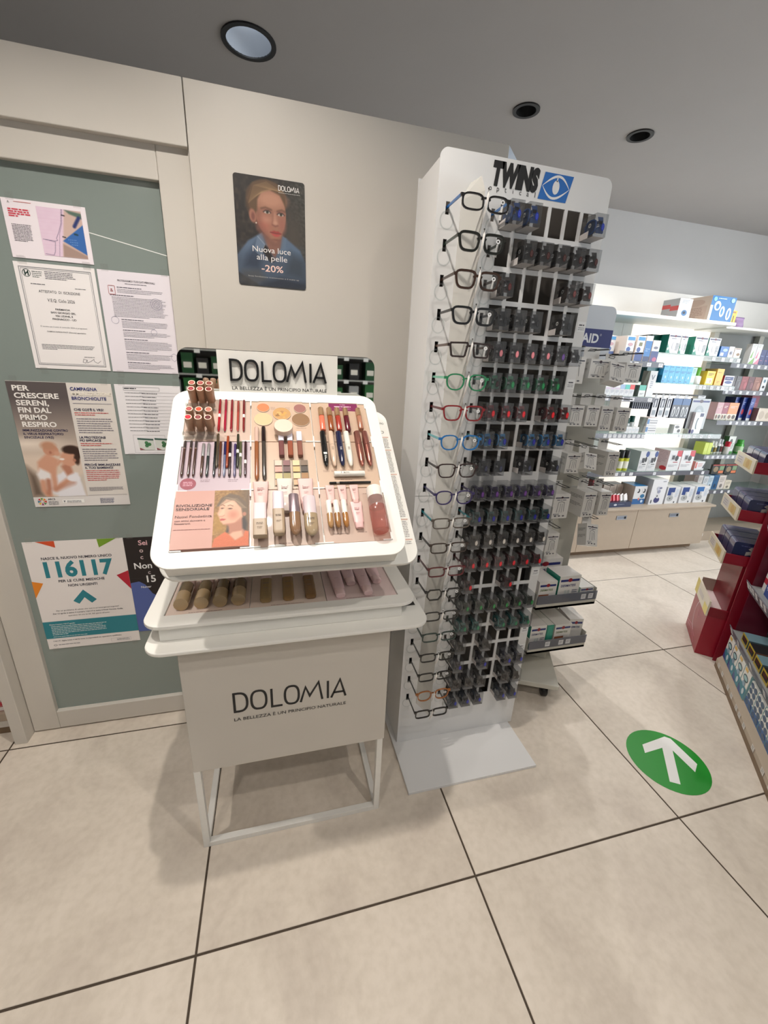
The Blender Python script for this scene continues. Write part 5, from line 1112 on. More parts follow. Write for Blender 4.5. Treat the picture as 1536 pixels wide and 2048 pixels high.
def pack_mesh(kind, col):
    key = (kind, col)
    if key in _pk: return _pk[key]
    b = MB()
    if kind == 'box':
        x, y0, y1, z0, z1 = 0.0196, -0.058, 0.02, 0.002, 0.058
        b.add([(-x, y0, z0), (x, y0, z0), (x, y0, z1), (-x, y0, z1), (-x, y1, z0), (x, y1, z0), (x, y1, z1), (-x, y1, z1)], [(0, 1, 2, 3), (1, 5, 6, 2), (4, 0, 3, 7), (3, 2, 6, 7), (4, 5, 1, 0)])
        me = b.mesh('clear_box', 'clear')
    elif kind == 'specs':
        b.T = F((-0.0135, -0.032, 0.029), (0, -1, 0), (0, 0, 1))
        sh = [(0.02 * math.copysign(abs(math.cos(q)) ** .7, math.cos(q)), 0.017 * math.copysign(abs(math.sin(q)) ** .7, math.sin(q))) for q in [2 * PI * i / 16 for i in range(16)]]
        b.ribbon(sh, 0.0034, -0.002, 0.002, col, True); b.poly(sh, tuple(int(k * 0.55 + 30) for k in col), -0.0004)
        b.T = F((0.003, -0.01, 0.032), (0, -1, 0), (0, 0, 1)); b.box((-0.02, -0.013, -0.004), (0.042, -0.004, 0.006), col); b.box((-0.02, 0.002, -0.003), (0.043, 0.01, 0.009), tuple(int(k * .8) for k in col))
        b.T = F((0.0, -0.05, 0.03), (1, 0, 0), (0, 0, 1)); b.box((-0.009, -0.018, 0), (0.014, -0.006, 0.002), tuple(int(k * .9 + 12) for k in col)); b.poly([(-0.012, 0.02), (0.006, 0.021), (0.015, -0.016), (0.006, -0.018)], col, 0.003)
        me = b.mesh('folded_glasses', 'gloss')
    elif kind == 'ring':
        b.T = F((-0.0158, -0.03, 0.034), (0, -1, 0), (0, 0, 1)); b.ringprism([(0.0056 * math.cos(q), 0.0056 * math.sin(q)) for q in [2 * PI * i / 12 for i in range(12)]], [(0.0026 * math.cos(q), 0.0026 * math.sin(q)) for q in [2 * PI * i / 12 for i in range(12)]], -0.0003, 0.0, (222, 222, 220)); b.T = b.T
        # the sticker faces the outside of the pack (towards -x)
        me = b.mesh('strength_sticker', 'paper'); me.flip_normals()
    elif kind == 'oval':
        b.T = WALLF(0.006, -0.0583, 0.026); b.ell(0, 0, 0.0052, 0.0094, col, 0.0002, 16); l = tuple(min(255, k + 60) for k in col); b.ring2(0, 0, 0.0024, 0.006, 0.0009, l, 0.0004, 12)
        me = b.mesh('oval_sticker', 'gloss')
    else:
        b.add([(-0.0199, -0.034, 0.0022), (-0.0199, 0.006, 0.0022), (-0.0199, 0.006, 0.0165), (-0.0199, -0.034, 0.0205)], [(0, 3, 2, 1)], (206, 200, 198)); b.add([(-0.0198, -0.056, 0.0018), (0.0196, -0.056, 0.0018), (0.0196, 0.01, 0.0018), (-0.0198, 0.01, 0.0018)], [(0, 1, 2, 3)], (190, 186, 184))
        me = b.mesh('paper_flap', 'paper')
    _pk[key] = me
    return me
for r, (cols, gc, sc) in enumerate(rows):
    for n, c in enumerate(cols):
        if r == 4: sc = [(232, 132, 142)] * 4 + [(96, 60, 140), (22, 22, 26)]; sc2 = sc[c]
        elif r == 5: sc2 = (40, 20, 22) if c == 0 else sc
        else: sc2 = sc
        p = thing('glasses_pack', 'clear pack of folded reading glasses %s, %s hook column' % (ROWN[r], ORD[c]), 'glasses pack', ((HX[c][0] + HX[c][1]) / 2, YP, HZ[r][0]), 'packed glasses in the hook grid')
        for nm, key, cc in (('clear_box', 'box', 0), ('folded_glasses', 'specs', gc), ('strength_sticker', 'ring', 0), ('oval_sticker', 'oval', sc2), ('paper_flap', 'flap', 0)):
            o = bpy.data.objects.new(nm, pack_mesh(key, cc)); C.objects.link(o); o.parent = p

# ------------------------------------------------------------ plaster stand behind the tower
ma = thing('plaster_stand', 'grey-beige wheeled stand hung with white plaster boxes behind the glasses tower', 'display stand', (1.19, 1.6, 0))
NV = (34, 44, 116)
MT['standgrey'] = plain('stand_grey', (196, 194, 184), 0.45, noise=0.02, scale=20)
b = MB(); b.box((0.97, 1.62, 0.1), (1.452, 1.655, 1.5)); b.build('back_board', 'standgrey', ma, bevel=0.003)
b = MB(F((0.97, 1.618, 1.5), (1, 0, 0), (0, 0, 1))); b.prism(rrect(0, 0, 0.455, 0.262, [0.002, 0.002, 0.03, 0.03]), -0.012, 0.0, (206, 212, 220)); hd = b.build('header_sign', 'satin', ma, label='pale header sign with a navy band')
b = MB(F((0.97, 1.618, 1.5), (1, 0, 0), (0, 0, 1))); b.quad(0.0, 0.1, 0.455, 0.172, NV, 0.0004); txt(b, 'AID', 0.388, 0.118, 0.034, (240, 242, 246), 'R', 0.03, z=0.0008); b.ring2(0.396, 0.15, 0.004, 0.004, 0.001, (240, 242, 246), 0.0008, 10)
b.ell(0.22, 0.17, 0.045, 0.05, (44, 46, 84), 0.0006); txt(b, 'o farmacista', 0.402, 0.035, 0.018, NV, 'R', 0.012, z=0.0006, w=0.12); b.build('sign_print', 'paper', hd)
TB = Matrix.Translation((1.233, 1.283, 0)) @ Matrix.Rotation(math.radians(-26), 4, 'Z')
b = MB(TB); b.box((-0.262, 0.0, 0.074), (0.012, 0.30, 0.1)); b.box((-0.2, 0.20, 0.1), (-0.02, 0.3, 0.14)); b.build('base_plate', 'standgrey', ma, bevel=0.004)
for x, y in ((-0.04, 0.05), (-0.225, 0.05), (-0.04, 0.25), (-0.225, 0.25)):
    b = MB(TB @ Matrix.Translation((x, y, 0.029)) @ Matrix.Rotation(PI / 2, 4, 'Y')); b.lathe([(0.02, -0.016), (0.029, -0.012), (0.029, 0.012), (0.02, 0.016)], 16, (22, 22, 23)); w = b.build('caster', 'satin', ma)
    b = MB(TB @ Matrix.Translation((x, y, 0.0))); b.box((-0.02, -0.02, 0.059), (0.02, 0.02, 0.0735), (30, 30, 31)); b.build('fork', 'satin', w)
def dash_front(b, w, h, small=False):
    """printed front of a plaster box, origin lower left"""
    b.quad(w * .08, h * .83, w * .92, h * .87, (40, 42, 66), 0.0004); b.ell(w * .5, h * .865, w * .07, w * .06, (60, 40, 50), 0.0006, 10)
    para(b, w * .2, h * .78, w * .6, 1, h * .06, h * .035, (120, 122, 132), 0.0004, 1)
    b.ribbon([(w * .28, h * .25), (w * .32, h * .66), (w * .5, h * .7), (w * .68, h * .66), (w * .72, h * .28)], h * .02, 0.0004, 0.0004, (120, 120, 124)); b.ribbon([(w * .45, h * .25), (w * .47, h * .62)], h * .018, 0.0004, 0.0004, (130, 130, 134)); b.ribbon([(w * .58, h * .25), (w * .58, h * .6)], h * .018, 0.0004, 0.0004, (130, 130, 134))
    for q in range(3): b.ell(w * (.25 + .25 * q), h * .1, w * .08, h * .03, (100, 100, 106), 0.0004, 8)
    para(b, w * .1, h * .2, w * .4, 2, h * .04, h * .02, (130, 130, 138), 0.0004, 1)
hang = [  # x0, x1, z top, height, depth, tilt, label
 (1.213, 1.304, 1.545, .072, .1, 0, 'second hanging white plaster box of the top hook row'), (1.105, 1.19, 1.55, .1, .1, 0, 'first hanging white plaster box of the top hook row, beside the tower'), (1.301, 1.372, 1.53, .078, .05, -22, 'tilted white plaster box of the top hook row'), (1.385, 1.462, 1.54, .078, .1, 0, 'last hanging white plaster box of the top hook row'),
 (1.155, 1.226, 1.365, .082, .09, 0, 'first hanging white plaster box of the second hook row'), (1.24, 1.303, 1.367, .084, .09, 0, 'second hanging white plaster box of the second hook row'), (1.312, 1.371, 1.366, .1, .09, 0, 'third, taller white plaster box of the second hook row'), (1.388, 1.458, 1.362, .098, .09, 0, 'last hanging white plaster box of the second hook row'),
 (1.188, 1.259, 1.169, .085, .09, 0, 'first hanging white plaster box of the third hook row'), (1.27, 1.33, 1.167, .07, .07, -24, 'tilted white plaster box of the third hook row'), (1.395, 1.455, 1.175, .108, .13, 0, 'deep white plaster box ending the third hook row'),
 (1.164, 1.245, .99, .112, .1, 0, 'first hanging white plaster box of the fourth hook row'), (1.318, 1.383, .996, .118, .1, 0, 'second hanging white plaster box of the fourth hook row'), (1.405, 1.463, .994, .112, .1, 0, 'last hanging white plaster box of the fourth hook row'),
 (1.165, 1.228, .805, .11, .09, 0, 'lower left hanging white plaster box of the bottom hook row'), (1.36, 1.42, .84, .1, .06, -26, 'tilted white plaster box hanging alone lowest right')]
YH = 1.46
for i, (x0, x1, zt, h, d, tl, lb) in enumerate(hang):
    w = x1 - x0; xc = (x0 + x1) / 2
    b = MB(); b.tube([(xc - .012, 1.6195, zt + .035), (xc - .012, YH - .02, zt + .035), (xc, YH - .024, zt + .037), (xc + .012, YH - .02, zt + .035), (xc + .012, 1.6195, zt + .035)], 0.0016, (46, 46, 48), 6); b.build('hook', 'satin', ma)
    T = Matrix.Translation((xc, YH + 0.01, zt + .035)) @ Matrix.Rotation(math.radians(tl * .9), 4, 'X') @ Matrix.Rotation(math.radians(-tl * .4), 4, 'Y')
    t = thing('plaster_box', lb, 'box', (xc, YH + 0.01, zt + .035), 'hanging plaster boxes')
    b = MB(T); b.box((-w / 2, -.01, -.035 - h), (w / 2, d - .01, -.035), (222, 220, 216))
    for zz in (.3, .6): b.T = T @ F((-w / 2 - .0004, d - .01, -.035 - h), (0, -1, 0), (0, 0, 1)); para(b, d * .1, h * (zz + .2), d * .8, 3, h * .05, h * .025, (150, 148, 146), 0, .7)
    b.build('carton', 'card', t)
    b = MB(T @ F((-w / 2, -.0104, -.035 - h), (1, 0, 0), (0, 0, 1))); dash_front(b, w, h); b.build('front_print', 'paper', t)
    b = MB(T); b.box((-w * .42, d * .5, -.035), (w * .42, d * .5 + .0012, .012), (224, 222, 218)); b.T = T @ WALLF(0, d * .5 - .0004, 0); b.ribbon([(-w * .22, -.004), (-w * .12, .005), (w * .2, .005), (w * .12, -.004)], .0022, 0, 0, (60, 60, 64), True); b.build('hang_flap', 'card', t)
TG = (42, 142, 122)
def carton(name, label, cat, x0, x1, yf, z0, h, d, front, side=None, topc=None, deco=(), rz=0.0, group=None, sidedeco=(), pivot=None, mat='card'):
    """box seen from the front-left, deco: (u0, v0, u1, v1, colour[, 'e' ellipse | 'p' dashes | text]) in fractions of its face"""
    w = x1 - x0
    T = Matrix.Translation((x0, yf, z0)) @ Matrix.Rotation(math.radians(rz), 4, 'Z')
    b = MB(T)
    b.box((0, 0, 0), (w, d, h), front, dict(l=side or front, u=topc or front, r=side or front))
    for fr, dd, W in ((WALLF(0, -0.0003, 0), deco, w), (F((-0.0003, d, 0), (0, -1, 0), (0, 0, 1)), sidedeco, d)):
        b.T = T @ fr
        for k, q in enumerate(dd):
            z = 0.0002 + 0.0002 * k; X0, Y0, X1, Y1 = q[0] * W, q[1] * h, q[2] * W, q[3] * h
            if len(q) == 5: b.quad(X0, Y0, X1, Y1, q[4], z)
            elif q[5] == 'e': b.ell((X0 + X1) / 2, (Y0 + Y1) / 2, (X1 - X0) / 2, (Y1 - Y0) / 2, q[4], z, 14)
            elif q[5] == 'p': n = max(1, int((Y1 - Y0) / (h * .07))); para(b, X0, Y1, X1 - X0, n, h * .07, h * .032, q[4], z, .7)
            elif q[5] == 't': b.poly([(X0, Y0), (X1, Y0), (X1, Y1)], q[4], z)
            elif q[5] == 'T': b.poly([(X0, Y0), (X1, Y0), (X0, Y1)], q[4], z)
            else: txt(b, q[5], (X0 + X1) / 2, Y0, Y1 - Y0, q[4], 'C', 0.015, w=X1 - X0, z=z)
    return b.build(name, mat, label=label, cat=cat, group=group, at=(x0 + w / 2, yf + d / 2, z0))
def plaster(label, x0, x1, yf, z0, h, d, green=False, photo=False, rz=0, name='plaster_box'):
    dc = [(.06, .8, .94, .88, NV), (.4, .78, .6, .92, (150, 34, 48), 'e'), (.1, .62, .8, .7, (90, 112, 60) if photo else NV, 'DERMATESS')]
    if green: dc += [(0, 0, .3, .34, TG, 'T'), (.3, .12, .42, .5, (200, 206, 204)), (.45, .12, .55, .5, (190, 196, 194)), (.66, .1, .94, .5, (120, 122, 136), 'p')]
    if photo: dc += [(.04, .04, .6, .48, (150, 92, 62)), (.2, .1, .5, .36, (206, 156, 120), 'e'), (.62, .1, .95, .4, (170, 160, 158))]
    return carton(name, label, 'box', x0, x1, yf, z0, h, d, (226, 224, 220), TG if green else (222, 216, 212), (224, 220, 216), dc, rz, 'plaster boxes in the stand\u2019s trays')
for k, (z, lb) in enumerate(((0.452, 'upper'), (0.205, 'lower'))):
    b = MB(); b.box((1.128, 1.40, z), (1.452, 1.619, z + .012)); b.box((1.128, 1.40, z), (1.452, 1.405, z + .03)); b.box((1.128, 1.4055, z), (1.131, 1.619, z + .085)); b.box((1.449, 1.4055, z), (1.452, 1.619, z + .085)); tr = b.build('tray', 'standgrey', ma)
    b = MB(); b.box((1.129, 1.397, z + .028), (1.4515, 1.3995, z + .072)); b.build('price_rail', 'smoke', tr)
    for q in ((.235, .275) if k == 0 else (.09, .165, .205)): b = MB(WALLF(1.128 + q, 1.3966, z + .036)); b.quad(0, 0, .026, .026, (216, 216, 220), 0); para(b, .004, .02, .018, 2, .008, .003, (120, 120, 130), .0003, 1); b.build('price_card', 'paper', tr)
plaster('plaster box with a brown photo at the left of the stand\u2019s upper tray', 1.134, 1.228, 1.41, .4645, .125, .12, photo=True); plaster('plaster box with a teal side in the middle of the upper tray', 1.238, 1.352, 1.41, .4645, .145, .1, green=True)
plaster('small low plaster box at the right of the upper tray', 1.365, 1.44, 1.412, .4645, .075, .12); plaster('plaster box standing behind the brown photo box in the upper tray', 1.15, 1.34, 1.535, .4645, .175, .075)
plaster('teal and white plaster box at the left of the lower tray', 1.136, 1.222, 1.412, .2175, .135, .15, green=True); carton('plaster_box', 'narrow all-teal box between two white ones in the lower tray', 'box', 1.226, 1.262, 1.412, .2175, .132, .15, TG, TG, (222, 220, 214), [(.2, .3, .8, .9, (70, 164, 146), 'p')], group='plaster boxes in the stand\u2019s trays')
plaster('plaster box with a brown photo in the middle of the lower tray', 1.27, 1.362, 1.412, .2175, .128, .15, photo=True); plaster('white plaster box with a hanging flap at the right of the lower tray', 1.372, 1.444, 1.44, .2175, .13, .11, rz=-9)

# ------------------------------------------------------------ wall shelving with counter
unit = thing('wall_cabinet', 'beige two-door base cabinet below the lit shelves', 'cabinet', (3.12, 2.95, 0))
b = MB(); b.box((2.2, 2.705, .062), (3.838, 3.295, .43)); b.build('carcass', 'beige', unit)
b = MB(); b.box((2.2, 2.76, .0005), (3.82, 3.2, .0615)); b.build('plinth', 'slabwood', unit)
b = MB(); b.box((2.2, 2.668, .4305), (3.862, 3.295, .447)); b.build('worktop', 'beige', unit, bevel=0.002)
for x0, x1 in ((2.21, 2.452), (2.455, 3.013), (3.016, 3.836)):
    b = MB(); b.box((x0, 2.688, .064), (x1, 2.7045, .424)); d = b.build('door', 'beige', unit, bevel=0.0015)
    if x0 > 2.4:
        hx_ = 2.80 if x0 < 2.9 else 3.37
        b = MB(WALLF(hx_, 2.6875, .345)); b.ringprism(rrect(0, 0, .105, .036, .002, 3), rrect(.008, .007, .097, .029, .002, 3), 0, .003, (150, 156, 166)); b.quad(.008, .007, .097, .029, (128, 136, 150), .0004); b.quad(.08, .007, .097, .029, (30, 32, 36), .0008); b.build('handle', 'metal', d)
shelving = thing('wall_shelving', 'white lit wall shelving above the beige cabinet', 'shelving', (3.3, 3.2, .447))
b = MB(); b.box((2.2, 3.2, .4475), (3.0, 3.294, 2.207)); b.box((3.86, 3.2, .05), (5.0, 3.294, 1.95)); b.build('back_panel', 'grey', shelving)
b = MB(); b.box((2.2, 3.197, 1.95), (5.0, 3.2, 2.207)); b.build('top_panel', 'white', shelving)
for x0, x1 in ((2.2, 2.775), (2.778, 2.9), (2.903, 3.0)):
    b = MB(); b.box((x0, 3.19, .45), (x1, 3.1995, 1.945)); b.build('wall_board', 'white', shelving)
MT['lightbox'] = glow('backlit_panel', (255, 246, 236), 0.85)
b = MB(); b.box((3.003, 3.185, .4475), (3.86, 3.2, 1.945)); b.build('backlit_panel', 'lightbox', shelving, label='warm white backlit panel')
for x in (3.868, 4.42): b = MB(); b.box((x, 3.15, .05), (x + .055, 3.196, 1.945)); b.build('upright', 'standgrey', shelving)
b = MB(); b.box((2.2, 2.825, 1.938), (3.66, 3.196, 1.9625)); b.build('top_shelf', 'white', shelving, bevel=.002)
b = MB(); b.box((3.663, 2.9, 1.928), (5.0, 3.196, 1.9455)); b.build('top_shelf', 'white', shelving, bevel=.002)
def shelf(x0, x1, yf, z, lab, wide=.028, lit=False):
    b = MB(); b.box((x0, yf, z - .008), (x1, 3.18, z)); s = b.build('glass_shelf', 'glasshelf', shelving)
    b = MB(); b.box((x0, yf - .004, z - .04), (x1, yf - .001, z - .002)); b.build('label_rail', 'smoke' if not lit else 'acryl', s)
    for q in lab:
        b = MB(WALLF(q, yf - .0045, z - .034)); b.quad(0, 0, wide, .026, (232, 234, 238), 0); para(b, wide * .2, .02, wide * .6, 2, .008, .003, (150, 152, 160), .0003, 1); b.build('price_card', 'paper', s)
R = lambda a, b, n: [a + (b - a) * i / (n - 1) for i in range(n)]
shelf(2.2, 2.90, 2.70, 1.62, [2.56, 2.62, 2.74, 2.85], .04); shelf(2.2, 2.895, 2.70, 1.363, [2.42, 2.56, 2.66, 2.83], .04); shelf(2.2, 2.89, 2.70, 1.08, R(2.49, 2.86, 9)); shelf(2.2, 2.89, 2.70, .767, [2.62, 2.68, 2.75, 2.83], .035)
shelf(2.905, 3.80, 2.81, 1.70, [3.49, 3.59, 3.68, 3.76], .035, True); shelf(2.905, 3.83, 2.81, 1.475, [3.44, 3.48, 3.56, 3.63, 3.68, 3.77], .03, True); shelf(2.905, 3.82, 2.79, 1.07, [3.33, 3.39, 3.44, 3.5, 3.58, 3.67], .03, True); shelf(2.905, 3.84, 2.81, .738, [3.2, 3.42, 3.62, 3.75], .03)
shelf(3.87, 5.0, 2.93, 1.668, R(3.94, 4.35, 6)); shelf(3.87, 5.0, 2.93, 1.445, R(3.9, 4.4, 7)); shelf(3.87, 5.0, 2.9, 1.178, R(4.02, 4.4, 6)); shelf(3.87, 5.0, 2.92, .858, R(3.9, 4.4, 9)); shelf(3.87, 5.0, 2.93, .508, R(3.96, 4.32, 5)); 
b = MB(); b.box((3.87, 2.86, .0005), (5.0, 3.196, .1)); pl = b.build('floor_plinth', 'beige', shelving)
for q in (4.0, 4.05): b = MB(WALLF(q, 2.8595, .05)); b.quad(0, 0, .035, .03, (226, 226, 222), 0); b.build('price_card', 'paper', pl)

def B(name, label, x0, x1, yf, z0, zt, d, front, side=None, topc=None, deco=(), group=None, sidedeco=(), rz=0.0, cat='box'):
    return carton(name, label, cat, x0, x1, yf, z0 + .0004, zt - z0, d, front, side, topc, deco, rz, group, sidedeco)
WB = (222, 224, 226)
T1 = 1.9625
B('tissue_box', 'white box with a grey and red checked side on the top shelf', 3.066, 3.19, 2.85, T1, 2.098, .15, WB, (176, 178, 180), WB, [(.3, .1, .75, .42, (60, 110, 160), 'e'), (.4, .2, .62, .34, (26, 40, 60), 'e'), (.2, .7, .8, .92, (170, 180, 190), 'p')], None, [(0, .5, .5, .72, (206, 84, 82)), (.5, .38, 1, .62, (206, 84, 82)), (0, 0, .45, .16, (206, 84, 82))])
B('diaper_carton', 'large blue carton with white script and a beige side on the top shelf', 3.375, 3.625, 2.85, T1, 2.143, .26, (40, 112, 172), (222, 204, 188), (70, 60, 54), [(0, .0, .1, .62, (230, 240, 248)), (.15, .42, .42, .8, (232, 242, 250), 'e'), (.22, .48, .36, .7, (40, 112, 172), 'e'), (.42, .18, .62, .62, (236, 244, 250), 'e'), (.47, .26, .56, .54, (54, 130, 190), 'e'), (.7, .08, .9, .58, (236, 244, 250), 'e'), (.76, .16, .84, .5, (60, 120, 180), 'e'), (.06, .78, .2, .96, (120, 180, 216), 'e'), (.78, .78, .94, .96, (150, 196, 226), 'e'), (.25, .84, .75, .92, (190, 220, 240), 'p')], None, [(.1, .05, .9, .62, (212, 188, 172)), (.2, .1, .8, .55, (170, 140, 124), 'p'), (.2, .62, .8, .9, (206, 180, 164), 'e')])
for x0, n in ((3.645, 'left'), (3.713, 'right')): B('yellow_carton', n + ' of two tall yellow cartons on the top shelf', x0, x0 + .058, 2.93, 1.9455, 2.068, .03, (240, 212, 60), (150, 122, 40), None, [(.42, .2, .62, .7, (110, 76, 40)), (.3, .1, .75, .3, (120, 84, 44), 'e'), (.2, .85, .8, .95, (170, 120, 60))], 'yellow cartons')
t = MB(); t.T = Matrix.Translation((3.855, 2.96, 1.946)); loft(t, [(0, .05, .022), (.02, .05, .024), (.06, .046, .012), (.078, .055, .002), (.084, .055, .001)], 14, (148, 120, 164), [(148, 120, 164), (164, 140, 178), (176, 150, 190), (120, 92, 140)], pw=.7)
t.build('purple_pouch', 'satin', label='small purple stand-up pouch at the right of the top shelf', cat='pouch', at=(3.855, 2.96, 1.946))
S = 1.70
GW = [(0, 0, .34, .55, TG, 'T'), (.06, .88, .94, .95, (60, 62, 96)), (.42, .86, .6, .98, (110, 50, 66), 'e'), (.25, .72, .8, .8, (120, 128, 150), 'p'), (.4, .2, .62, .6, (206, 206, 216), 'e'), (.7, .1, .95, .55, (120, 126, 136), 'p'), (.02, .14, .16, .3, (214, 236, 230), 'e')]
for x0, x1, n, sd in ((3.017, 3.137, 'first', (16, 92, 80)), (3.141, 3.208, 'second, narrow', (230, 228, 214)), (3.283, 3.415, 'third', (40, 140, 120)), (3.426, 3.549, 'fourth', TG)): B('dressing_box', n + ' white and green dressing box from the left on the upper lit shelf', x0, x1, 2.82, S, 1.836, .17, WB, sd, WB, GW, 'green dressing boxes')
B('dressing_box', 'dark green box behind the white and green ones on the upper lit shelf', 2.935, 3.012, 2.9, S, 1.835, .2, (18, 84, 72), (14, 70, 60), (18, 84, 72), [(.2, .2, .8, .9, (40, 110, 96), 'p')])
B('blue_carton', 'small blue and white box right of the green dressing boxes', 3.57, 3.655, 2.82, S, 1.78, .12, (56, 112, 182), None, (40, 60, 110), [(.1, .1, .5, .4, WB), (.3, .5, .9, .8, (160, 190, 224), 'e')]); B('small_carton', 'small white box between the blue and the cream ones', 3.661, 3.718, 2.82, S, 1.783, .1, WB, None, WB, [(.2, .2, .8, .6, (150, 156, 170), 'e'), (.3, .3, .6, .5, (90, 90, 100), 'e')]); B('cream_carton', 'small cream box with a rust-red side at the shelf end', 3.723, 3.796, 2.82, S, 1.775, .14, (230, 224, 204), (120, 36, 34), (226, 220, 200), [(.4, .2, .9, .5, (130, 96, 60), 'e'), (.1, .88, .9, .95, (110, 50, 60))])
for x0, x1, c_, n in ((4.085, 4.143, (128, 180, 92), 'green'), (4.148, 4.207, (222, 132, 160), 'pink')): B('toothpaste_carton', 'tall white box with a %s stripe on the right unit' % n, x0, x1, 2.95, 1.668, 1.835, .05, WB, (214, 214, 216), WB, [(0, 0, 1, .35, c_, 't'), (.1, .3, .5, .7, c_, 't'), (.15, .8, .85, .95, (180, 190, 180), 'p')], 'tall striped cartons')
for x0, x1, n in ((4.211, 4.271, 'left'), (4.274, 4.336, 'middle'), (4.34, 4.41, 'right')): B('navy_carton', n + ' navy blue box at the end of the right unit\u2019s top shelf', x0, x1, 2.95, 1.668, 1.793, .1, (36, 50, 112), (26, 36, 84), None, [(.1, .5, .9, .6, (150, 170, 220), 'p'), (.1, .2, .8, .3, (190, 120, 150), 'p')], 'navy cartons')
BW = [(0, 0, 1, .35, (26, 66, 138)), (.1, .35, .6, .55, (36, 80, 156), 'e'), (.1, .82, .95, .95, (60, 150, 210)), (.2, .58, .8, .72, (200, 160, 170), 'e')]
for x0, x1, zt, n, dc in ((2.535, 2.608, 1.79, 'first', BW), (2.63, 2.70, 1.795, 'second', BW[:3] + [(.3, .6, .7, .74, (120, 120, 80))]), (2.708, 2.768, 1.80, 'third', [(0, 0, 1, .8, (38, 120, 190)), (.2, .3, .8, .5, (150, 190, 230), 'p'), (0, 0, 1, .2, (24, 48, 100))]), (2.776, 2.845, 1.772, 'fourth', [(0, .3, 1, .5, (34, 62, 128)), (0, 0, 1, .3, (60, 60, 130)), (.3, .02, .9, .22, (190, 90, 130), 'e'), (.2, .6, .8, .72, (110, 110, 130), 'e')])):
    B('spray_carton', n + ' tall blue and white box from the left beside the header sign', x0, x1, 2.72, 1.62, zt, .17, (232, 240, 246), (228, 216, 208), (96, 176, 214), dc, 'tall blue and white boxes')
B('spray_carton', 'tall beige-sided box half behind the header sign', 2.42, 2.49, 2.78, 1.62, 1.79, .14, (226, 222, 222), (206, 190, 180), (90, 170, 206), BW, 'tall blue and white boxes'); B('teal_carton', 'dark teal box left of the light blue row', 2.92, 3.03, 2.86, 1.475, 1.62, .2, (16, 92, 100), (14, 80, 88), None, [(.2, .3, .8, .9, (40, 130, 140), 'p')])
S = 1.475
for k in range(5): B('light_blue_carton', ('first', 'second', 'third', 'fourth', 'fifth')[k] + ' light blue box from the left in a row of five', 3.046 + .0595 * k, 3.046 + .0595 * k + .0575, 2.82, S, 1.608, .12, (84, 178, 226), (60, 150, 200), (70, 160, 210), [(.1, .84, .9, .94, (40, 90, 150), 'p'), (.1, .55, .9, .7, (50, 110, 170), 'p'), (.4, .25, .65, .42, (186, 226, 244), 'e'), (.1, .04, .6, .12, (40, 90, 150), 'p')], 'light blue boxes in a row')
B('mint_carton', 'pale mint box leaning beside the light blue row', 3.352, 3.398, 2.83, S, 1.605, .08, (176, 214, 206), (120, 180, 176), None, [(.1, .1, .9, .5, (230, 240, 236)), (.2, .6, .8, .9, (110, 170, 166), 'p')])
def flask(name, label, x, y, z0, zt, r, cb, cc, cut=.72, lab=None, group=None, cat='bottle', ry=None, neck=.5):
    h = zt - z0; t = thing(name, label, cat, (x, y, z0 + .0004), group); T = Matrix.Translation((x, y, z0 + .0004))
    q = MB(T); loft(q, [(0, r * .92, (ry or r) * .92), (h * .03, r, ry or r), (h * cut * .9, r, ry or r), (h * cut, r * neck * 1.1, (ry or r) * neck * 1.1)], 14, cb, pw=.8); q.build('body', 'gloss', t)
    q = MB(T); loft(q, [(h * cut + .0002, r * neck, (ry or r) * neck), (h * .98, r * neck, (ry or r) * neck), (h, r * neck * .8, (ry or r) * neck * .8)], 12, cc); q.build('cap', 'satin', t)
    if lab:
        q = MB(T); loft(q, [(h * .12, r * 1.01, (ry or r) * 1.01), (h * cut * .75, r * 1.01, (ry or r) * 1.01)], 14, lab, pw=.8); q.build('label', 'paper', t)
    return t
flask('lotion_bottle', 'white bottle with a bright green cap on the lit shelf', 3.43, 2.86, S, 1.61, .042, (232, 236, 228), (86, 160, 44), .5, None, neck=.75); B('yellow_box', 'yellow and white box with a black top on the lit shelf', 3.503, 3.59, 2.82, S, 1.585, .1, (246, 210, 44), (230, 190, 40), (24, 22, 20), [(.1, .1, .8, .5, (240, 228, 190)), (.2, .6, .9, .85, (60, 50, 30), 'p'), (.5, .15, .7, .4, (220, 170, 140), 'e')]); flask('black_cap_jar', 'black-topped bottle behind the yellow box', 3.565, 2.98, S, 1.615, .036, (24, 22, 22), (24, 22, 22), .8, neck=.9)
B('amber_box', 'amber yellow box right of the yellow and white one', 3.606, 3.68, 2.82, S, 1.607, .11, (238, 186, 74), (222, 176, 70), (226, 170, 60), [(.15, .7, .85, .8, (120, 90, 40), 'p'), (.3, .1, .7, .25, (170, 120, 50), 'p')]); B('navy_white_box', 'low navy and white box at the lit shelf\u2019s right end', 3.705, 3.808, 2.82, S, 1.557, .08, (226, 230, 238), (150, 50, 70), None, [(.05, .55, .95, .9, (34, 52, 112)), (.1, .2, .9, .5, (44, 70, 134), 'e'), (.2, .64, .8, .76, (200, 210, 230), 'p')])
for i, (x0, x1, c_, n) in enumerate(((3.89, 3.95, (84, 40, 52), 'dark plum'), (3.955, 4.015, (58, 54, 58), 'charcoal'), (4.02, 4.08, (70, 68, 72), 'dark grey'), (4.083, 4.16, (134, 28, 40), 'crimson'), (4.163, 4.236, (86, 26, 36), 'maroon'), (4.239, 4.322, (140, 88, 72), 'copper'))): B('hair_dye_box', n + ' hair dye box on the right unit\u2019s second shelf', x0, x1, 2.95, 1.445, 1.563, .1, c_, None, None, [(.2, .6, .9, .7, tuple(min(255, k + 60) for k in c_), 'p'), (.5, .1, .95, .6, tuple(min(255, k + 36) for k in c_), 'e')], 'dark hair dye boxes')
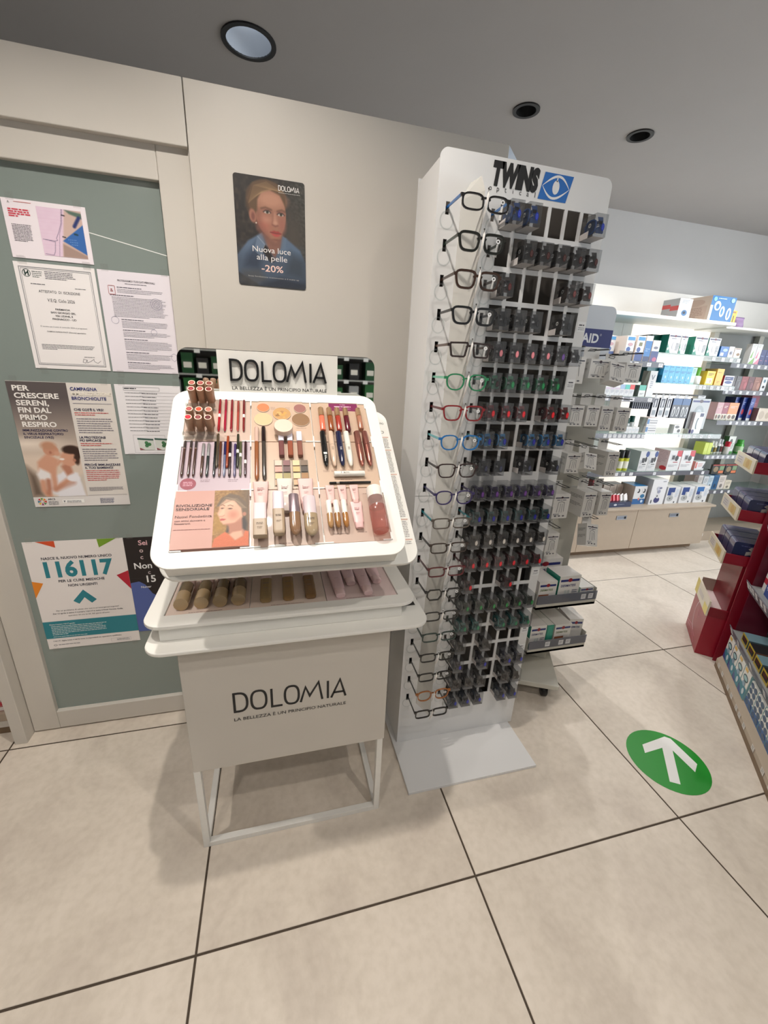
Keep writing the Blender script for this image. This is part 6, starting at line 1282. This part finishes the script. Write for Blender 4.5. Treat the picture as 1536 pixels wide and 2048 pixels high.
B('white_carton', 'white box with an eye print ending the dark row', 4.331, 4.393, 2.95, 1.445, 1.565, .1, WB, (120, 140, 150), WB, [(.3, .2, .8, .4, (50, 52, 60), 'e'), (.3, .6, .7, .85, (90, 130, 150), 'e')])
S = 1.363
for k, (c_, n) in enumerate(((None, 'first'), (None, 'second'), (None, 'third'), ((150, 180, 216), 'fourth, blue-striped'), ((52, 190, 176), 'fifth, turquoise-topped'), ((222, 44, 46), 'sixth, red-topped'))): B('pill_carton', n + ' small white box from the left on the shelf below the header sign', 2.437 + .0445 * k, 2.437 + .0445 * k + .0425, 2.72, S, 1.448, .07, WB, WB, WB, ([(0, .6, 1, 1, c_)] if c_ else [(.1, .55, .9, .7, (206, 190, 210))]) + [(.15, .2, .85, .5, (170, 176, 190), 'p')], 'small white cartons')
B('turquoise_carton', 'dark and turquoise box right of the red-topped one', 2.749, 2.811, 2.72, S, 1.449, .1, (224, 228, 226), (86, 96, 90), (44, 150, 130), [(0, .55, 1, 1, (66, 180, 160)), (.2, .1, .8, .3, (120, 130, 140), 'p')]); B('vial_carton', 'tall white box with a large V next to the light blue row', 2.82, 2.888, 2.72, S, 1.557, .07, WB, (180, 170, 164), WB, [(.25, .66, .75, .84, (90, 100, 120), 'V'), (.3, .3, .7, .6, (150, 160, 176), 'p')])
# hanging brushes
rail = MB(); rail.box((2.79, 2.90, 1.378), (3.66, 2.91, 1.39), (60, 62, 66)); rail.build('hook_rail', 'satin', shelving)
def hung(label, x0, x1, y, zb, zt, front, deco, d=.03, side=None):
    t = carton('blister_pack', label, 'blister pack', x0, x1, y, zb, zt - zb, d, front, side or (30, 34, 60), (40, 44, 66), deco, 0, 'blister packs hanging below the lit shelf')
    w = x1 - x0; b = MB(Matrix.Translation((x0, y, 0))); b.box((w * .3, d * .4, zt + .0003), (w * .7, d * .4 + .002, 1.385), (206, 208, 212)); b.build('hang_tab', 'card', t)
    b = MB(); b.tube([((x0 + x1) / 2, y - .01, 1.38), ((x0 + x1) / 2, 2.8995, 1.38)], .0016, (70, 72, 76)); b.build('hook', 'satin', shelving)
    return t
for k in range(9): hung('%s thin navy blister pack from the left in the striped group' % ('first', 'second', 'third', 'fourth', 'fifth', 'sixth', 'seventh', 'eighth', 'ninth')[k], 2.80 + .0205 * k, 2.812 + .0205 * k, 2.8, 1.265, 1.335, (30, 34, 62), [(.1, .1, .9, .3, (90, 94, 120))])
for k, (x0, x1) in enumerate(((3.0, 3.055), (3.072, 3.128), (3.14, 3.19))): hung(('first', 'second', 'third')[k] + ' white and navy toothbrush pack below the lit shelf', x0, x1, 2.8, 1.204, 1.358, (214, 216, 220), [(.15, .5, .85, .95, (30, 34, 62)), (.35, .45, .6, .9, (206, 208, 214), 'e'), (.2, .1, .8, .35, (140, 150, 160))])
for k, (x0, x1) in enumerate(((3.206, 3.3), (3.304, 3.388))): hung(('left', 'right')[k] + ' dark brush pack with a blue top below the lit shelf', x0, x1, 2.8, 1.197, 1.357, (70, 76, 88), [(0, .68, 1, 1, (44, 92, 146)), (.1, .08, .45, .6, (200, 204, 208), 'e'), (.2, .12, .36, .5, (80, 84, 92), 'e'), (.55, .08, .9, .6, (196, 200, 206), 'e'), (.62, .14, .8, .5, (84, 88, 96), 'e')], .035)
hung('large grey blister pack with an arch-shaped insert', 3.44, 3.642, 2.83, 1.108, 1.362, (180, 186, 190), [(.05, .88, .95, .94, NV), (.4, .86, .6, .97, (60, 44, 60), 'e'), (.2, .06, .8, .78, (150, 160, 166), 'e'), (.3, .12, .7, .66, (178, 188, 194), 'e'), (.3, .3, .7, .36, (140, 148, 156))], .02)
B('thermometer_box', 'white device box with a blue corner standing before the grey blister pack', 3.479, 3.578, 2.80, 1.07, 1.25, .026, WB, (200, 190, 194), WB, [(.55, .8, .95, .96, (30, 44, 96)), (.3, .2, .55, .75, (70, 96, 110), 'e'), (.4, .25, .6, .7, WB, 'e'), (0, 0, .3, .2, (44, 44, 110), 'e')], None, [(.1, .5, .8, .9, (170, 160, 164), 'p'), (.3, .0, .9, .2, (50, 50, 110), 'e')]); B('small_white_box', 'tiny white box with a black print on the lit shelf', 3.287, 3.366, 2.80, 1.07, 1.142, .05, WB, None, WB, [(.1, .6, .7, .9, (90, 92, 96), 'e'), (.5, .1, .9, .5, (50, 52, 58), 'e')])
S = 1.08
for k, x in enumerate((2.735, 2.785, 2.83)): flask('pill_bottle', ('left', 'middle', 'right, taller')[k] + ' white bottle with a dark green cap on the left bay', x, 2.80, S, 1.19 + (.018 if k == 2 else 0), .022, (232, 236, 236), (12, 84, 78), .62, group='green-capped bottles', neck=.9)
for k in range(4): B('ampoule_carton', '%s low white box in front of the green-capped bottles' % ('first', 'second', 'third', 'fourth')[k], 2.70 + .034 * k, 2.732 + .034 * k, 2.715, S, 1.128, .05, WB, None, WB, [(.2, .3, .8, .7, (180, 200, 210), 'p')], 'low white boxes')
for k in range(2): B('striped_carton', ('lower', 'upper')[k] + ' white box with grey stripes stacked at the left bay\u2019s end', 2.905, 3.01, 2.72, S + .062 * k + .0004 * k, S + .061 + .062 * k, .08, WB, (210, 206, 204), (226, 190, 186) if k else WB, [(.25, .3, .95, .4, (120, 122, 130)), (.25, .6, .95, .7, (150, 152, 160)), (0, .2, .2, .8, (60, 120, 180))], 'striped white boxes')
S = 1.178
for i, (x0, x1, c_, n) in enumerate(((3.89, 3.963, (206, 160, 166), 'first pink'), (3.966, 4.03, (150, 60, 84), 'second, raspberry'), (4.034, 4.148, (226, 150, 96), 'orange'))): B('supplement_box', n + ' box with round photos on the right unit\u2019s middle shelf', x0, x1, 2.95, S, 1.332, .08, c_, None, None, [(0, 0, 1, .35, (224, 216, 200)), (.1, .06, .45, .3, (120, 70, 44), 'e'), (.55, .06, .9, .3, (60, 44, 36), 'e'), (.15, .6, .85, .8, (236, 216, 210), 'p')], 'boxes with round photos')
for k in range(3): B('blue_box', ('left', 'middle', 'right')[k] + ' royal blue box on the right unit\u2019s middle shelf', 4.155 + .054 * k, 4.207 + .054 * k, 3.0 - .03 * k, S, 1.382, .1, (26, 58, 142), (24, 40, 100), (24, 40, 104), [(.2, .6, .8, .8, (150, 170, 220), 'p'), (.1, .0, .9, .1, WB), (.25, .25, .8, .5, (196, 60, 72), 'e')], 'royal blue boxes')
B('beige_hamper', 'wide beige printed box at the right frame edge', 4.335, 4.5, 2.90, S, 1.295, .12, (212, 200, 184), (120, 90, 90), (226, 220, 208), [(.1, .15, .5, .8, (190, 176, 160), 'e'), (.6, .2, .9, .7, (184, 170, 150), 'e')]); B('pink_box', 'dusky pink box behind the beige one', 4.42, 4.52, 3.05, S, 1.4, .1, (170, 100, 120), None, None, [(.2, .4, .8, .7, (210, 150, 166), 'p')])
S = .738
for k, (x0, x1) in enumerate(((3.03, 3.124), (3.127, 3.219))): B('monitor_box', ('left', 'right')[k] + ' white blood pressure monitor box with a blue corner', x0, x1, 2.82, S, .912, .17, WB, (206, 216, 222), WB, [(.62, .7, 1, 1, (40, 70, 140), 'e'), (.3, .42, .6, .66, (60, 62, 70)), (.62, .45, .85, .72, (36, 38, 44), 'e'), (.1, .36, .3, .56, (190, 194, 200)), (.4, .32, .8, .36, (60, 60, 66)), (.1, .1, .8, .26, (170, 176, 186), 'p')], 'blue-cornered monitor boxes')
for k, (x0, x1) in enumerate(((3.344, 3.48), (3.487, 3.63))): B('monitor_box', ('left', 'right')[k] + ' white blood pressure monitor box with a red corner', x0, x1, 2.82, S, .917, .16, WB, (222, 190, 192), WB, [(.62, .7, 1, 1, (200, 34, 54)), (.2, .5, .52, .8, (196, 200, 206)), (.26, .56, .48, .76, (60, 62, 68)), (.52, .48, .8, .76, (36, 38, 44), 'e'), (.42, .4, .8, .44, (170, 60, 66)), (.1, .1, .85, .3, (180, 180, 188), 'p')], 'red-cornered monitor boxes', [(.1, .3, .9, .95, (190, 150, 156), 'p'), (.55, 0, 1, .22, (206, 34, 46), 'e')])
B('small_red_box', 'low white and red box at the right end of the lower lit shelf', 3.68, 3.79, 2.83, S, .815, .06, WB, (214, 150, 140), WB, [(.05, .2, .2, .9, (206, 90, 80)), (.3, .3, .8, .8, (206, 150, 150), 'p'), (.8, .2, .98, .8, (40, 40, 60), 't')])
for k, x in enumerate((2.758, 2.812)): flask('insect_spray', ('left', 'right')[k] + ' black-capped yellow spray can on the left bay\u2019s lowest shelf', x, 2.75, .767, .937, .024, (200, 206, 60), (22, 22, 24), .62, (226, 228, 214), 'yellow spray cans', neck=.98)
S = .447
B('sachet_display', 'flat navy counter tray holding red and white sachets', 2.72, 2.955, 2.72, S, .492, .12, (40, 52, 88), (30, 42, 76), (36, 44, 70), [(.22, .3, .36, .7, (200, 206, 220), 'e'), (.4, .4, .7, .6, (170, 180, 206), 'p')])
for k in range(5):
    b = MB(Matrix.Translation((2.76 + .038 * k, 2.76, .4925)) @ Matrix.Rotation(math.radians(-18), 4, 'X') @ Matrix.Rotation(math.radians(12), 4, 'Z')); c_ = (220, 74, 88) if k < 3 else (236, 232, 230)
    b.prism([(0, 0), (.05, .004), (.05, .012), (0, .012)], 0, .05 + .004 * (k % 2), c_, (240, 232, 230)); b.add([(0, .003, .05), (.05, .007, .05), (.05, .009, .066)], [(0, 1, 2)], (244, 240, 238)); b.build('sachet', 'card', label=('first', 'second', 'third', 'fourth', 'fifth')[k] + (' red' if k < 3 else ' white') + ' sachet from the left in the navy counter tray', cat='sachet', group='sachets in the counter tray', at=(2.78 + .038 * k, 2.77, .493))
for k in range(3): B('cream_carton', ('left', 'middle', 'right')[k] + ' beige box behind the navy counter tray', 2.80 + .072 * k, 2.868 + .072 * k, 2.9, S, .6, .1, (206, 192, 180), (170, 156, 146), (60, 66, 84), [(.15, .4, .85, .8, (170, 150, 140), 'p')], 'beige boxes on the counter')
B('red_box', 'dark red box behind the beige counter boxes', 2.72, 2.79, 2.95, S, .635, .1, (150, 30, 44), (120, 24, 36), (30, 60, 80), [(.2, .3, .8, .6, (190, 80, 90), 'p')])
B('eye_drop_box', 'white box with two dark drops and a blue base on the counter', 3.02, 3.152, 2.78, S, .612, .16, WB, (222, 204, 196), (54, 140, 206), [(0, 0, 1, .3, (26, 96, 160)), (.22, .62, .45, .86, (32, 34, 44), 'e'), (.16, .68, .34, .86, WB, 'e'), (.68, .62, .9, .86, (32, 34, 44), 'e'), (.62, .68, .8, .86, WB, 'e'), (.55, .34, .9, .56, (24, 110, 160), 'e'), (.4, .22, .55, .36, (214, 130, 120), 'e'), (.65, .08, .85, .24, (200, 220, 240), 'e')])
B('nebuliser_box', 'large white device box with a toy figure print on the counter', 3.175, 3.335, 2.755, S, .675, .19, (226, 228, 232), (176, 178, 184), (214, 212, 212), [(.1, .04, .2, .2, (90, 92, 100), 'e'), (.3, .06, .7, .3, (44, 48, 110), 'e'), (.4, .24, .66, .46, (214, 216, 222), 'e'), (.44, .3, .52, .38, (50, 52, 60), 'e'), (.42, .44, .64, .6, (150, 156, 180), 'e'), (.34, .56, .56, .72, (190, 194, 210), 'e'), (.5, .62, .7, .7, (120, 124, 150), 'e'), (.66, .86, .98, .93, (150, 154, 164), 'p')])
for k, (x0, x1) in enumerate(((3.36, 3.5), (3.522, 3.665), (3.69, 3.84))): B('aerosol_box', ('left', 'middle', 'right')[k] + ' white and blue inhaler box on the counter\u2019s right half', x0, x1, 2.76, S, .602, .17, WB, (222, 224, 228), (236, 234, 232), [(.08, .68, .62, .96, (30, 62, 130) if k < 2 else (40, 104, 170)), (.08, .5, .36, .68, (30, 62, 130)), (.1, .14, .6, .5, (170, 174, 176), 'e'), (.3, .26, .4, .36, (80, 84, 90), 'e'), (.36, .44, .5, .66, (190, 194, 198)), (.7, .3, .95, .85, (180, 196, 216), 'p'), (.7, .03, .8, .14, (40, 42, 56), 'e')], 'white and blue inhaler boxes')
S = .858
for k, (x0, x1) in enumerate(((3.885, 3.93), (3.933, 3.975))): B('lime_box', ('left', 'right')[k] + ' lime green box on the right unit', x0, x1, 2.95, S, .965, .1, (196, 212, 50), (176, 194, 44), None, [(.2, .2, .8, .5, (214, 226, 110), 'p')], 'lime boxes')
for k, (x, c_, cc, zt) in enumerate(((3.995, (222, 226, 190), (200, 206, 120), .956), (4.035, (214, 220, 160), (230, 230, 226), .976), (4.075, (226, 226, 216), (236, 236, 234), .97), (4.115, (230, 230, 228), (214, 216, 220), .996), (4.15, (228, 226, 224), (206, 210, 216), .99))): flask('spray_bottle', ('first', 'second', 'third', 'fourth', 'fifth')[k] + ' pale spray bottle from the left on the right unit', x, 3.0, S, zt, .018, c_, cc, .68, ((90, 110, 60), (70, 96, 90), (150, 130, 60), (70, 90, 90), (120, 60, 60))[k], 'pale spray bottles', neck=.6)
flask('disinfectant_bottle', 'white bottle with a crimson cap on the right unit', 4.19, 2.97, S, .975, .024, (230, 228, 226), (196, 24, 50), .6, None, neck=.95); B('garden_box', 'white and green box behind the crimson-capped bottle', 4.215, 4.3, 2.99, S, 1.022, .05, (222, 226, 222), (60, 110, 60), None, [(.2, .5, .6, .85, (60, 66, 66), 'e'), (.6, .2, .9, .6, (120, 150, 130), 'p'), (0, 0, 1, .12, (70, 150, 60))]); flask('green_bottle', 'bright green bottle nearest the red display', 4.37, 2.99, S, .99, .034, (74, 176, 62), (70, 170, 60), .72, (180, 216, 170), neck=.8)
for k, x0 in enumerate((4.105, 4.27)): 
    t = B('plant_food_pack', ('left', 'right')[k] + ' black pack with orange and green pictures on the right unit', x0, x0 + .155, 2.98, .655, .748, .02, (40, 42, 38), None, None, [(0, .9, 1, 1, (190, 60, 50)), (.1, .2, .5, .8, (150, 130, 100), 'e'), (.6, .4, .95, .85, (130, 160, 120)), (.55, .08, .95, .35, (226, 126, 80))], 'black picture packs')
    b = MB(); b.box((x0 + .06, 2.996, .64), (x0 + .1, 3.186, .6545), (60, 62, 62)); b.build('pack_arm', 'satin', shelving)
S = .508
for i, (x0, x1, zt, c_, n) in enumerate(((3.88, 3.925, .655, (120, 106, 102), 'brown-grey'), (3.93, 3.985, .65, (206, 204, 202), 'pale grey'), (4.0, 4.06, .64, (206, 214, 220), 'white'), (4.065, 4.12, .645, (190, 210, 224), 'ice blue'), (4.125, 4.19, .65, (30, 92, 140), 'petrol blue'), (4.195, 4.28, .645, (214, 206, 200), 'cream white'), (4.285, 4.365, .595, (222, 214, 196), 'low beige'))): B('remedy_box', n + ' box on the right unit\u2019s lowest shelf', x0, x1, 2.95, S, zt, .1, c_, None, None, [(.15, .5, .85, .85, tuple(int(k * .7) for k in c_), 'p'), (.3, .1, .7, .4, tuple(int(k * .6) for k in c_), 'e')], 'boxes on the lowest right shelf')

# ------------------------------------------------------------ red card display on the right
RED, RED2 = (150, 14, 40), (128, 10, 32)
TR = Matrix.Translation((2.305, 1.455, 0)) @ Matrix.Rotation(math.radians(-42.77), 4, 'Z')
fs = thing('red_card_display', 'red cardboard floor display with pale-fronted trays of navy packs', 'display stand', (2.57, 1.45, 0))
def rp(name, a, c_, col, mat='card', parent=fs, T=TR, bevel=0):
    q = MB(T); q.box(a, c_, col); return q.build(name, mat, parent, bevel=bevel)
rp('base_box', (0, 0, 0.001), (.42, .34, .262), RED)
b = MB(TR @ F((-.0006, .34, 0), (0, -1, 0), (0, 0, 1)))
b.ribbon([(.2 + .1 * math.cos(a), .16 + .1 * math.sin(a)) for a in [PI * .62 + PI * .82 * i / 16 for i in range(17)]], .006, 0, 0, (236, 206, 212)); txt(b, 'TU', .165, .165, .03, (200, 110, 130), 'L', 0.0, z=0); b.ribbon([(.02, .05), (.12, .07), (.24, .05)], .004, 0, 0, (206, 120, 140)); b.ribbon([(.02, .035), (.14, .05), (.26, .02)], .003, 0, 0, (206, 120, 140)); b.build('logo_print', 'card', fs)
rp('tray_floor', (.008, .008, .2625), (.41, .332, .268), (226, 208, 206)); rp('rim', (0, -.0045, .25), (.42, .0075, .302), RED2); rp('rim', (.0085, .333, .2625), (.42, .3395, .345), (176, 160, 146))
q = MB(TR); q.box((-.010, -.004, .248), (-.001, .344, .338), (226, 216, 196)); q.T = TR @ F((-.0104, .344, .248), (0, -1, 0), (0, 0, 1)); q.quad(0, .0, .07, .09, (222, 202, 90), 0); q.quad(.26, 0, .348, .05, (226, 206, 92), 0); q.quad(.1, .03, .22, .06, (206, 196, 190), 0); q.build('front_board', 'card', fs)
rp('column', (.075, .004, .27), (.42, .336, .573), RED2); rp('rear_panel', (.37, .002, .574), (.42, .338, 1.5), RED2)
for k, z in enumerate((.575, .818, 1.065)):
    q = MB(TR); q.box((-.014, -.004, z), (.365, .344, z + .008), RED); q.box((-.014, -.004, z + .0085), (.365, .002, z + .057), RED); q.box((-.014, .338, z + .0085), (.365, .344, z + .057), RED2); tr = q.build('tray', 'card', fs)
    q = MB(TR); q.box((-.022, -.006, z - .004), (-.0145, .346, z + .066), (220, 208, 184)); q.T = TR @ F((-.0224, .346, z - .004), (0, -1, 0), (0, 0, 1)); q.quad(.17, .012, .3, .058, (206, 176, 96), 0); q.ell(.24, .035, .03, .02, (196, 150, 60), .0003); q.quad(.03, .015, .15, .055, (206, 196, 190), 0); para(q, .04, .05, .09, 3, .012, .005, (160, 150, 150), .0003, 1); q.build('front_board', 'card', tr)
    for j in range(3):
        for lay in range(2 if k < 2 else 1):
            x0 = .012 + .178 * lay; y0 = .008 + .108 * j; h = .118 - .012 * k + (.03 if lay else 0)
            T = TR @ Matrix.Translation((x0, y0, z + .0085))
            nm = '%s pack from the near side on the %s tray of the red display, %s' % (('first', 'second', 'third')[j], ('lowest', 'middle', 'highest')[k], ('front' if lay == 0 else 'rear'))
            q = MB(T)
            c_ = (40, 46, 84) if not k == 2 else (54, 52, 84)
            sec = rrect(0, 0, .17, h, .012, 3)
            q.T = T @ F((0, .102, 0), (1, 0, 0), (0, 0, 1)); q.prism(sec, 0, .1, c_, None, (74, 74, 108) if lay == 0 else c_)
            q.T = T @ F((0, .0016, 0), (1, 0, 0), (0, 0, 1))
            if lay == 0 or True:
                pz = [(.055, .012), (.075, .02), (.1, .012), (.14, .012), (.142, .03), (.125, .032), (.12, .045), (.1, .046), (.098, .06), (.075, .066), (.062, .05), (.076, .04), (.056, .034)]
                q.poly([(a, (c2 + .036) * h / .118) for a, c2 in pz], (176, 172, 170), .0004); para(q, .03, h * .86, .1, 1, .01, .004, (90, 96, 140), .0004, 1)
            q.T = T @ F((0, .002, h), (1, 0, 0), (0, 1, 0)); para(q, .03, .09, .11, 3, .03, .006, (90, 84, 130), .0003, .8)
            q.build('pad_pack', 'gloss', label='navy %s row' % nm if False else 'navy ' + nm, cat='pack', group='navy packs on the red display', at=tuple(T @ Vector((.085, .05, 0))))

# ------------------------------------------------------------ aisle gondola at the right edge
TGd = Matrix.Translation((2.226, 1.243, 0)) @ Matrix.Rotation(math.radians(-131.3), 4, 'Z')
gd = thing('aisle_shelving', 'beige aisle shelving with smoked price rails along the right edge', 'shelving', (1.9, .75, 0))
def gp(name, a, c_, mat, parent=gd, col=(200, 200, 200), bevel=0):
    q = MB(TGd); q.box(a, c_, col); return q.build(name, mat, parent, bevel=bevel)
q = MB(TGd @ F((-.13, 0, 0), (0, 1, 0), (0, 0, 1))); q.prism([(0, .001), (0, .05), (.022, .078), (.42, .078), (.42, .001)], 0, 1.5, (170, 156, 136)); base = q.build('base_shelf', 'beige', gd)
q = MB(TGd); q.box((-.13, -.0012, .001), (1.37, -.0002, .026)); q.build('kick_strip', 'slabwood', gd)
for x in (-.085, -.01, .1, .165, .25, .3, .37, .5, .62, .7):
    q = MB(TGd @ WALLF(x, -.0016, .029)); q.quad(0, 0, .03, .024, (216, 212, 206), 0); para(q, .006, .019, .018, 2, .008, .003, (140, 138, 136), .0004, 1); q.build('price_card', 'paper', base)
rp('end_panel', (-.186, .0, .001), (-.179, .42, 1.5), (140, 16, 40), parent=gd, T=TGd)
MT['redacryl'] = clearmat('red_tinted_acrylic', (190, 120, 140), .45, (150, 60, 84))
rp('end_glass', (-.133, .03, .079), (-.1305, .4, .9), (150, 70, 90), 'redacryl', gd, TGd)
gp('back_board', (-.13, .42, .001), (1.37, .44, 1.5), 'grey')
for z in (.232, .50, .80):
    s = gp('shelf', (-.128, .02, z), (1.37, .419, z + .012), 'grey')
    q = MB(TGd @ F((-.12, .019, z - .012), (1, 0, 0), (0, -.35, .94))); q.box((0, 0, 0), (1.48, .056, .003), (110, 110, 120)); q.build('price_rail', 'smoke', s)
    for x in ((.01, .13, .33, .52, .7) if z < .4 else (.0, .04, .08, .13, .2, .25, .36, .4, .55)):
        q = MB(TGd @ F((-.12 + x, .019 - .0005, z - .009), (1, 0, 0), (0, -.35, .94)) ); q.quad(0, .012, .032, .046, (214, 214, 216), .0036); para(q, .006, .036, .02, 2, .01, .004, (130, 130, 138), .004, 1); q.build('price_card', 'paper', s)
def gbox(name, label, x, y, z, w, h, d, front, side=None, topc=None, deco=(), group=None, sidedeco=(), cat='box'):
    p = TGd @ Vector((x, y, z + .0004))
    o = carton(name, label, cat, 0, w, 0, 0, h, d, front, side, topc, deco, 0.0, group, sidedeco)
    # rotate the finished mesh into the gondola's direction, pivot at its front left corner
    o.data.transform(Matrix.Translation((w / 2, d / 2, 0)))
    o.data.transform(Matrix.Rotation(math.radians(-131.3), 4, 'Z'))
    o.location = p; ORG[o.name] = p
    return o
OV = [(0, 0, 1, .42, (36, 126, 146)), (0, 0, .6, .3, (28, 60, 130), 'T'), (.15, .55, .85, .8, (24, 66, 80), 'e'), (.22, .6, .78, .75, (150, 190, 194), 'e'), (.1, .88, .5, 1, (220, 180, 90)), (.55, .12, .85, .34, (200, 214, 220), 'e'), (.3, .38, .7, .56, (130, 160, 180), 'e')]
nth = ('first', 'second', 'third', 'fourth', 'fifth', 'sixth', 'seventh', 'eighth', 'ninth')
for k in range(9):
    small = k >= 4
    gbox('hygiene_box', '%s teal and white oval-logo box from the red display on the aisle shelving\u2019s base' % nth[k], -.118 + .092 * k, .016 + (.0 if not small else .006), .078, .086, .136 if not small else .12, .05, (226, 226, 220), (40, 70, 140) if k == 0 else (150, 190, 196), (224, 222, 214), OV if not small else [(0, .0, 1, .3, (32, 90, 150))] + [(u, v, u + .42, v + .2, (30, 74, 110), 'e') for u in (.04, .52) for v in (.05, .3, .55, .78)], 'teal and white hygiene boxes')
BK = (28, 28, 30)
for k in range(4):
    for l in range(2): gbox('razor_pack', '%s black pack with white lettering, %s of its pile on the aisle shelving' % (('farthest', 'second', 'third', 'nearest')[k], ('bottom', 'top')[l]), -.09 + .085 * k, .14, .244 + .034 * l, .08, .033, .16, BK, BK, (40, 40, 42), [(.1, .3, .9, .7, (200, 200, 200), 'p')], 'black piled packs')
for k in range(4): gbox('yellow_pack', '%s yellow-ended pack with a pale patterned top on the aisle shelving' % ('farthest', 'second', 'third', 'nearest')[k], -.03 + .1 * k, .03, .244, .085, .048, .105, (206, 176, 60), (90, 120, 130) if k % 2 == 0 else (150, 110, 90), (120, 150, 160) if k % 2 == 0 else (40, 40, 42), [(.12, .25, .88, .8, (40, 40, 40)), (.2, .35, .8, .7, (150, 60, 40), 'p')], 'yellow-ended packs')
gbox('plaster_carton', 'white box with a red band and ring logo on the aisle shelving\u2019s upper shelf', -.105, .06, .512, .06, .14, .12, (232, 226, 222), (206, 190, 190), (170, 34, 50), [(0, .28, 1, .48, (190, 40, 60)), (.15, .5, .9, .86, (170, 150, 150), 'e'), (.22, .55, .82, .81, (226, 220, 216), 'e')], None); gbox('plaster_carton', 'white box lying on top of blue ones on the upper shelf', -.04, .05, .622, .08, .05, .12, (230, 228, 226), (226, 222, 220), (236, 234, 232), [(.2, .2, .9, .7, (150, 150, 156), 'p')])
for k in range(5): gbox('blue_pack', '%s royal blue pack with a white 48 on the upper aisle shelf' % nth[k], -.038 + .066 * k, .05, .512, .062, .108, .11, (30, 66, 150), (24, 50, 120), (40, 80, 160), [(.2, .3, .8, .55, (226, 232, 240), '48'), (.1, .7, .9, .85, (120, 150, 200), 'p')], 'blue packs with 48')

# ------------------------------------------------------------ low shelf beyond the left post
sh = thing('side_shelf', 'low beige shelf seen past the left door post', 'shelving', (-1.4, 1.7, 0))
b = MB(); b.box((-1.9, 1.605, .0005), (-1.05, 1.95, .034)); b.build('plinth', 'slabwood', sh); b = MB(); b.box((-1.9, 1.6, .0345), (-1.05, 1.95, .062)); b.build('bottom_board', 'panelw', sh); b = MB(); b.box((-1.9, 1.602, .0625), (-1.05, 1.95, .098)); b.build('shelf_board', 'beige', sh)
b = MB(); b.box((-1.9, 1.93, .0985), (-1.05, 1.95, .6)); b.build('back_board', 'panelw', sh); b = MB(); b.box((-1.9, 1.6, .52), (-1.05, 1.929, .54)); b.build('upper_board', 'panelw', sh)
b = MB(); b.box((-1.068, 1.6, .0985), (-1.05, 1.929, .5195)); b.build('side_board', 'panelw', sh)
for k, (c_, c2) in enumerate((((196, 30, 48), (230, 226, 222)), ((214, 206, 204), (190, 40, 60)), ((186, 26, 44), (226, 220, 216)), ((228, 224, 220), (200, 60, 70)), ((180, 28, 46), (230, 226, 222)), ((226, 222, 220), (190, 60, 70)), ((190, 36, 52), (226, 220, 220)))):
    carton('tissue_pack', '%s flat red and white pack from the bottom of the pile past the left post' % nth[k], 'pack', -1.36, -1.075, 1.62, .0985 + .024 * k + .0003, .0232, .2, c_, c_, c_, [(.1, .2, .4, .8, c2), (.5, .3, .9, .7, c2, 'p'), (.86, .1, .97, .9, c2)], 0, 'flat red and white packs')

# ------------------------------------------------------------ floor arrow
b = MB(Matrix.Translation((1.512, .915, .0004))); b.prism([(.149 * math.cos(2 * PI * i / 48), .149 * math.sin(2 * PI * i / 48)) for i in range(48)], 0, .0005, (30, 142, 42)); ar = b.build('floor_sticker', 'satin', label='round green floor sticker with a white arrow', cat='sticker', at=(1.512, .915, .0004))
b = MB(); b.T = Matrix.Translation((0, 0, .0011)); b.poly([(1.604, 1.012), (1.471, .999), (1.447, .962), (1.543, .967), (1.436, .835), (1.468, .816), (1.576, .947), (1.576, .845), (1.619, .872), (1.621, .997)], (232, 232, 230)); b.build('arrow', 'satin', ar)

# ------------------------------------------------------------ shelves behind the viewer, seen in the header's mirror
rk = thing('rear_rack', 'dark rack of goods behind the viewer, seen only in the mirror', 'shelving', (0, -1.75, 0))
b = MB(); b.box((-1.15, -1.95, .001), (1.25, -1.93, 1.8)); b.build('back_board', 'dark', rk)
for z in (.9, 1.12, 1.34, 1.56): b = MB(); b.box((-1.15, -1.929, z), (1.25, -1.66, z + .014)); b.build('shelf', 'grey', rk)
for z in (.9, 1.12, 1.34, 1.56):
    for k in range(12):
        b = MB(WALLF(0, 0, 0)); x = -1.1 + .2 * k; b = MB(); b.box((x, -1.6595, z - .022), (x + .05, -1.658, z + .012), (220, 222, 222)); b.build('price_card', 'paper', rk)
cols = [(40, 60, 44), (190, 196, 192), (30, 30, 32), (36, 96, 48), (206, 206, 204), (60, 58, 60), (24, 70, 40), (150, 152, 154)]
n = 0
for z in (.9145, 1.1345, 1.3545):
    for k in range(9):
        x = -1.08 + .13 * k if k < 5 else .42 + .17 * (k - 5); c_ = cols[(n * 3 + k) % 8]; n += 1
        o = carton('shelf_box', nth[k] + ' box from the left on the mirrored rack\u2019s ' + {.9145: 'lowest', 1.1345: 'middle', 1.3545: 'highest'}[z] + ' board', 'box', x, x + .1, -1.9, z + .0004, .14 + .02 * (k % 3), .22, c_, c_, c_, ())
        b = MB(); b.box((x + .015, -1.6798, z + .05), (x + .085, -1.679, z + .1), (216, 214, 206)); b.build('label', 'paper', o)
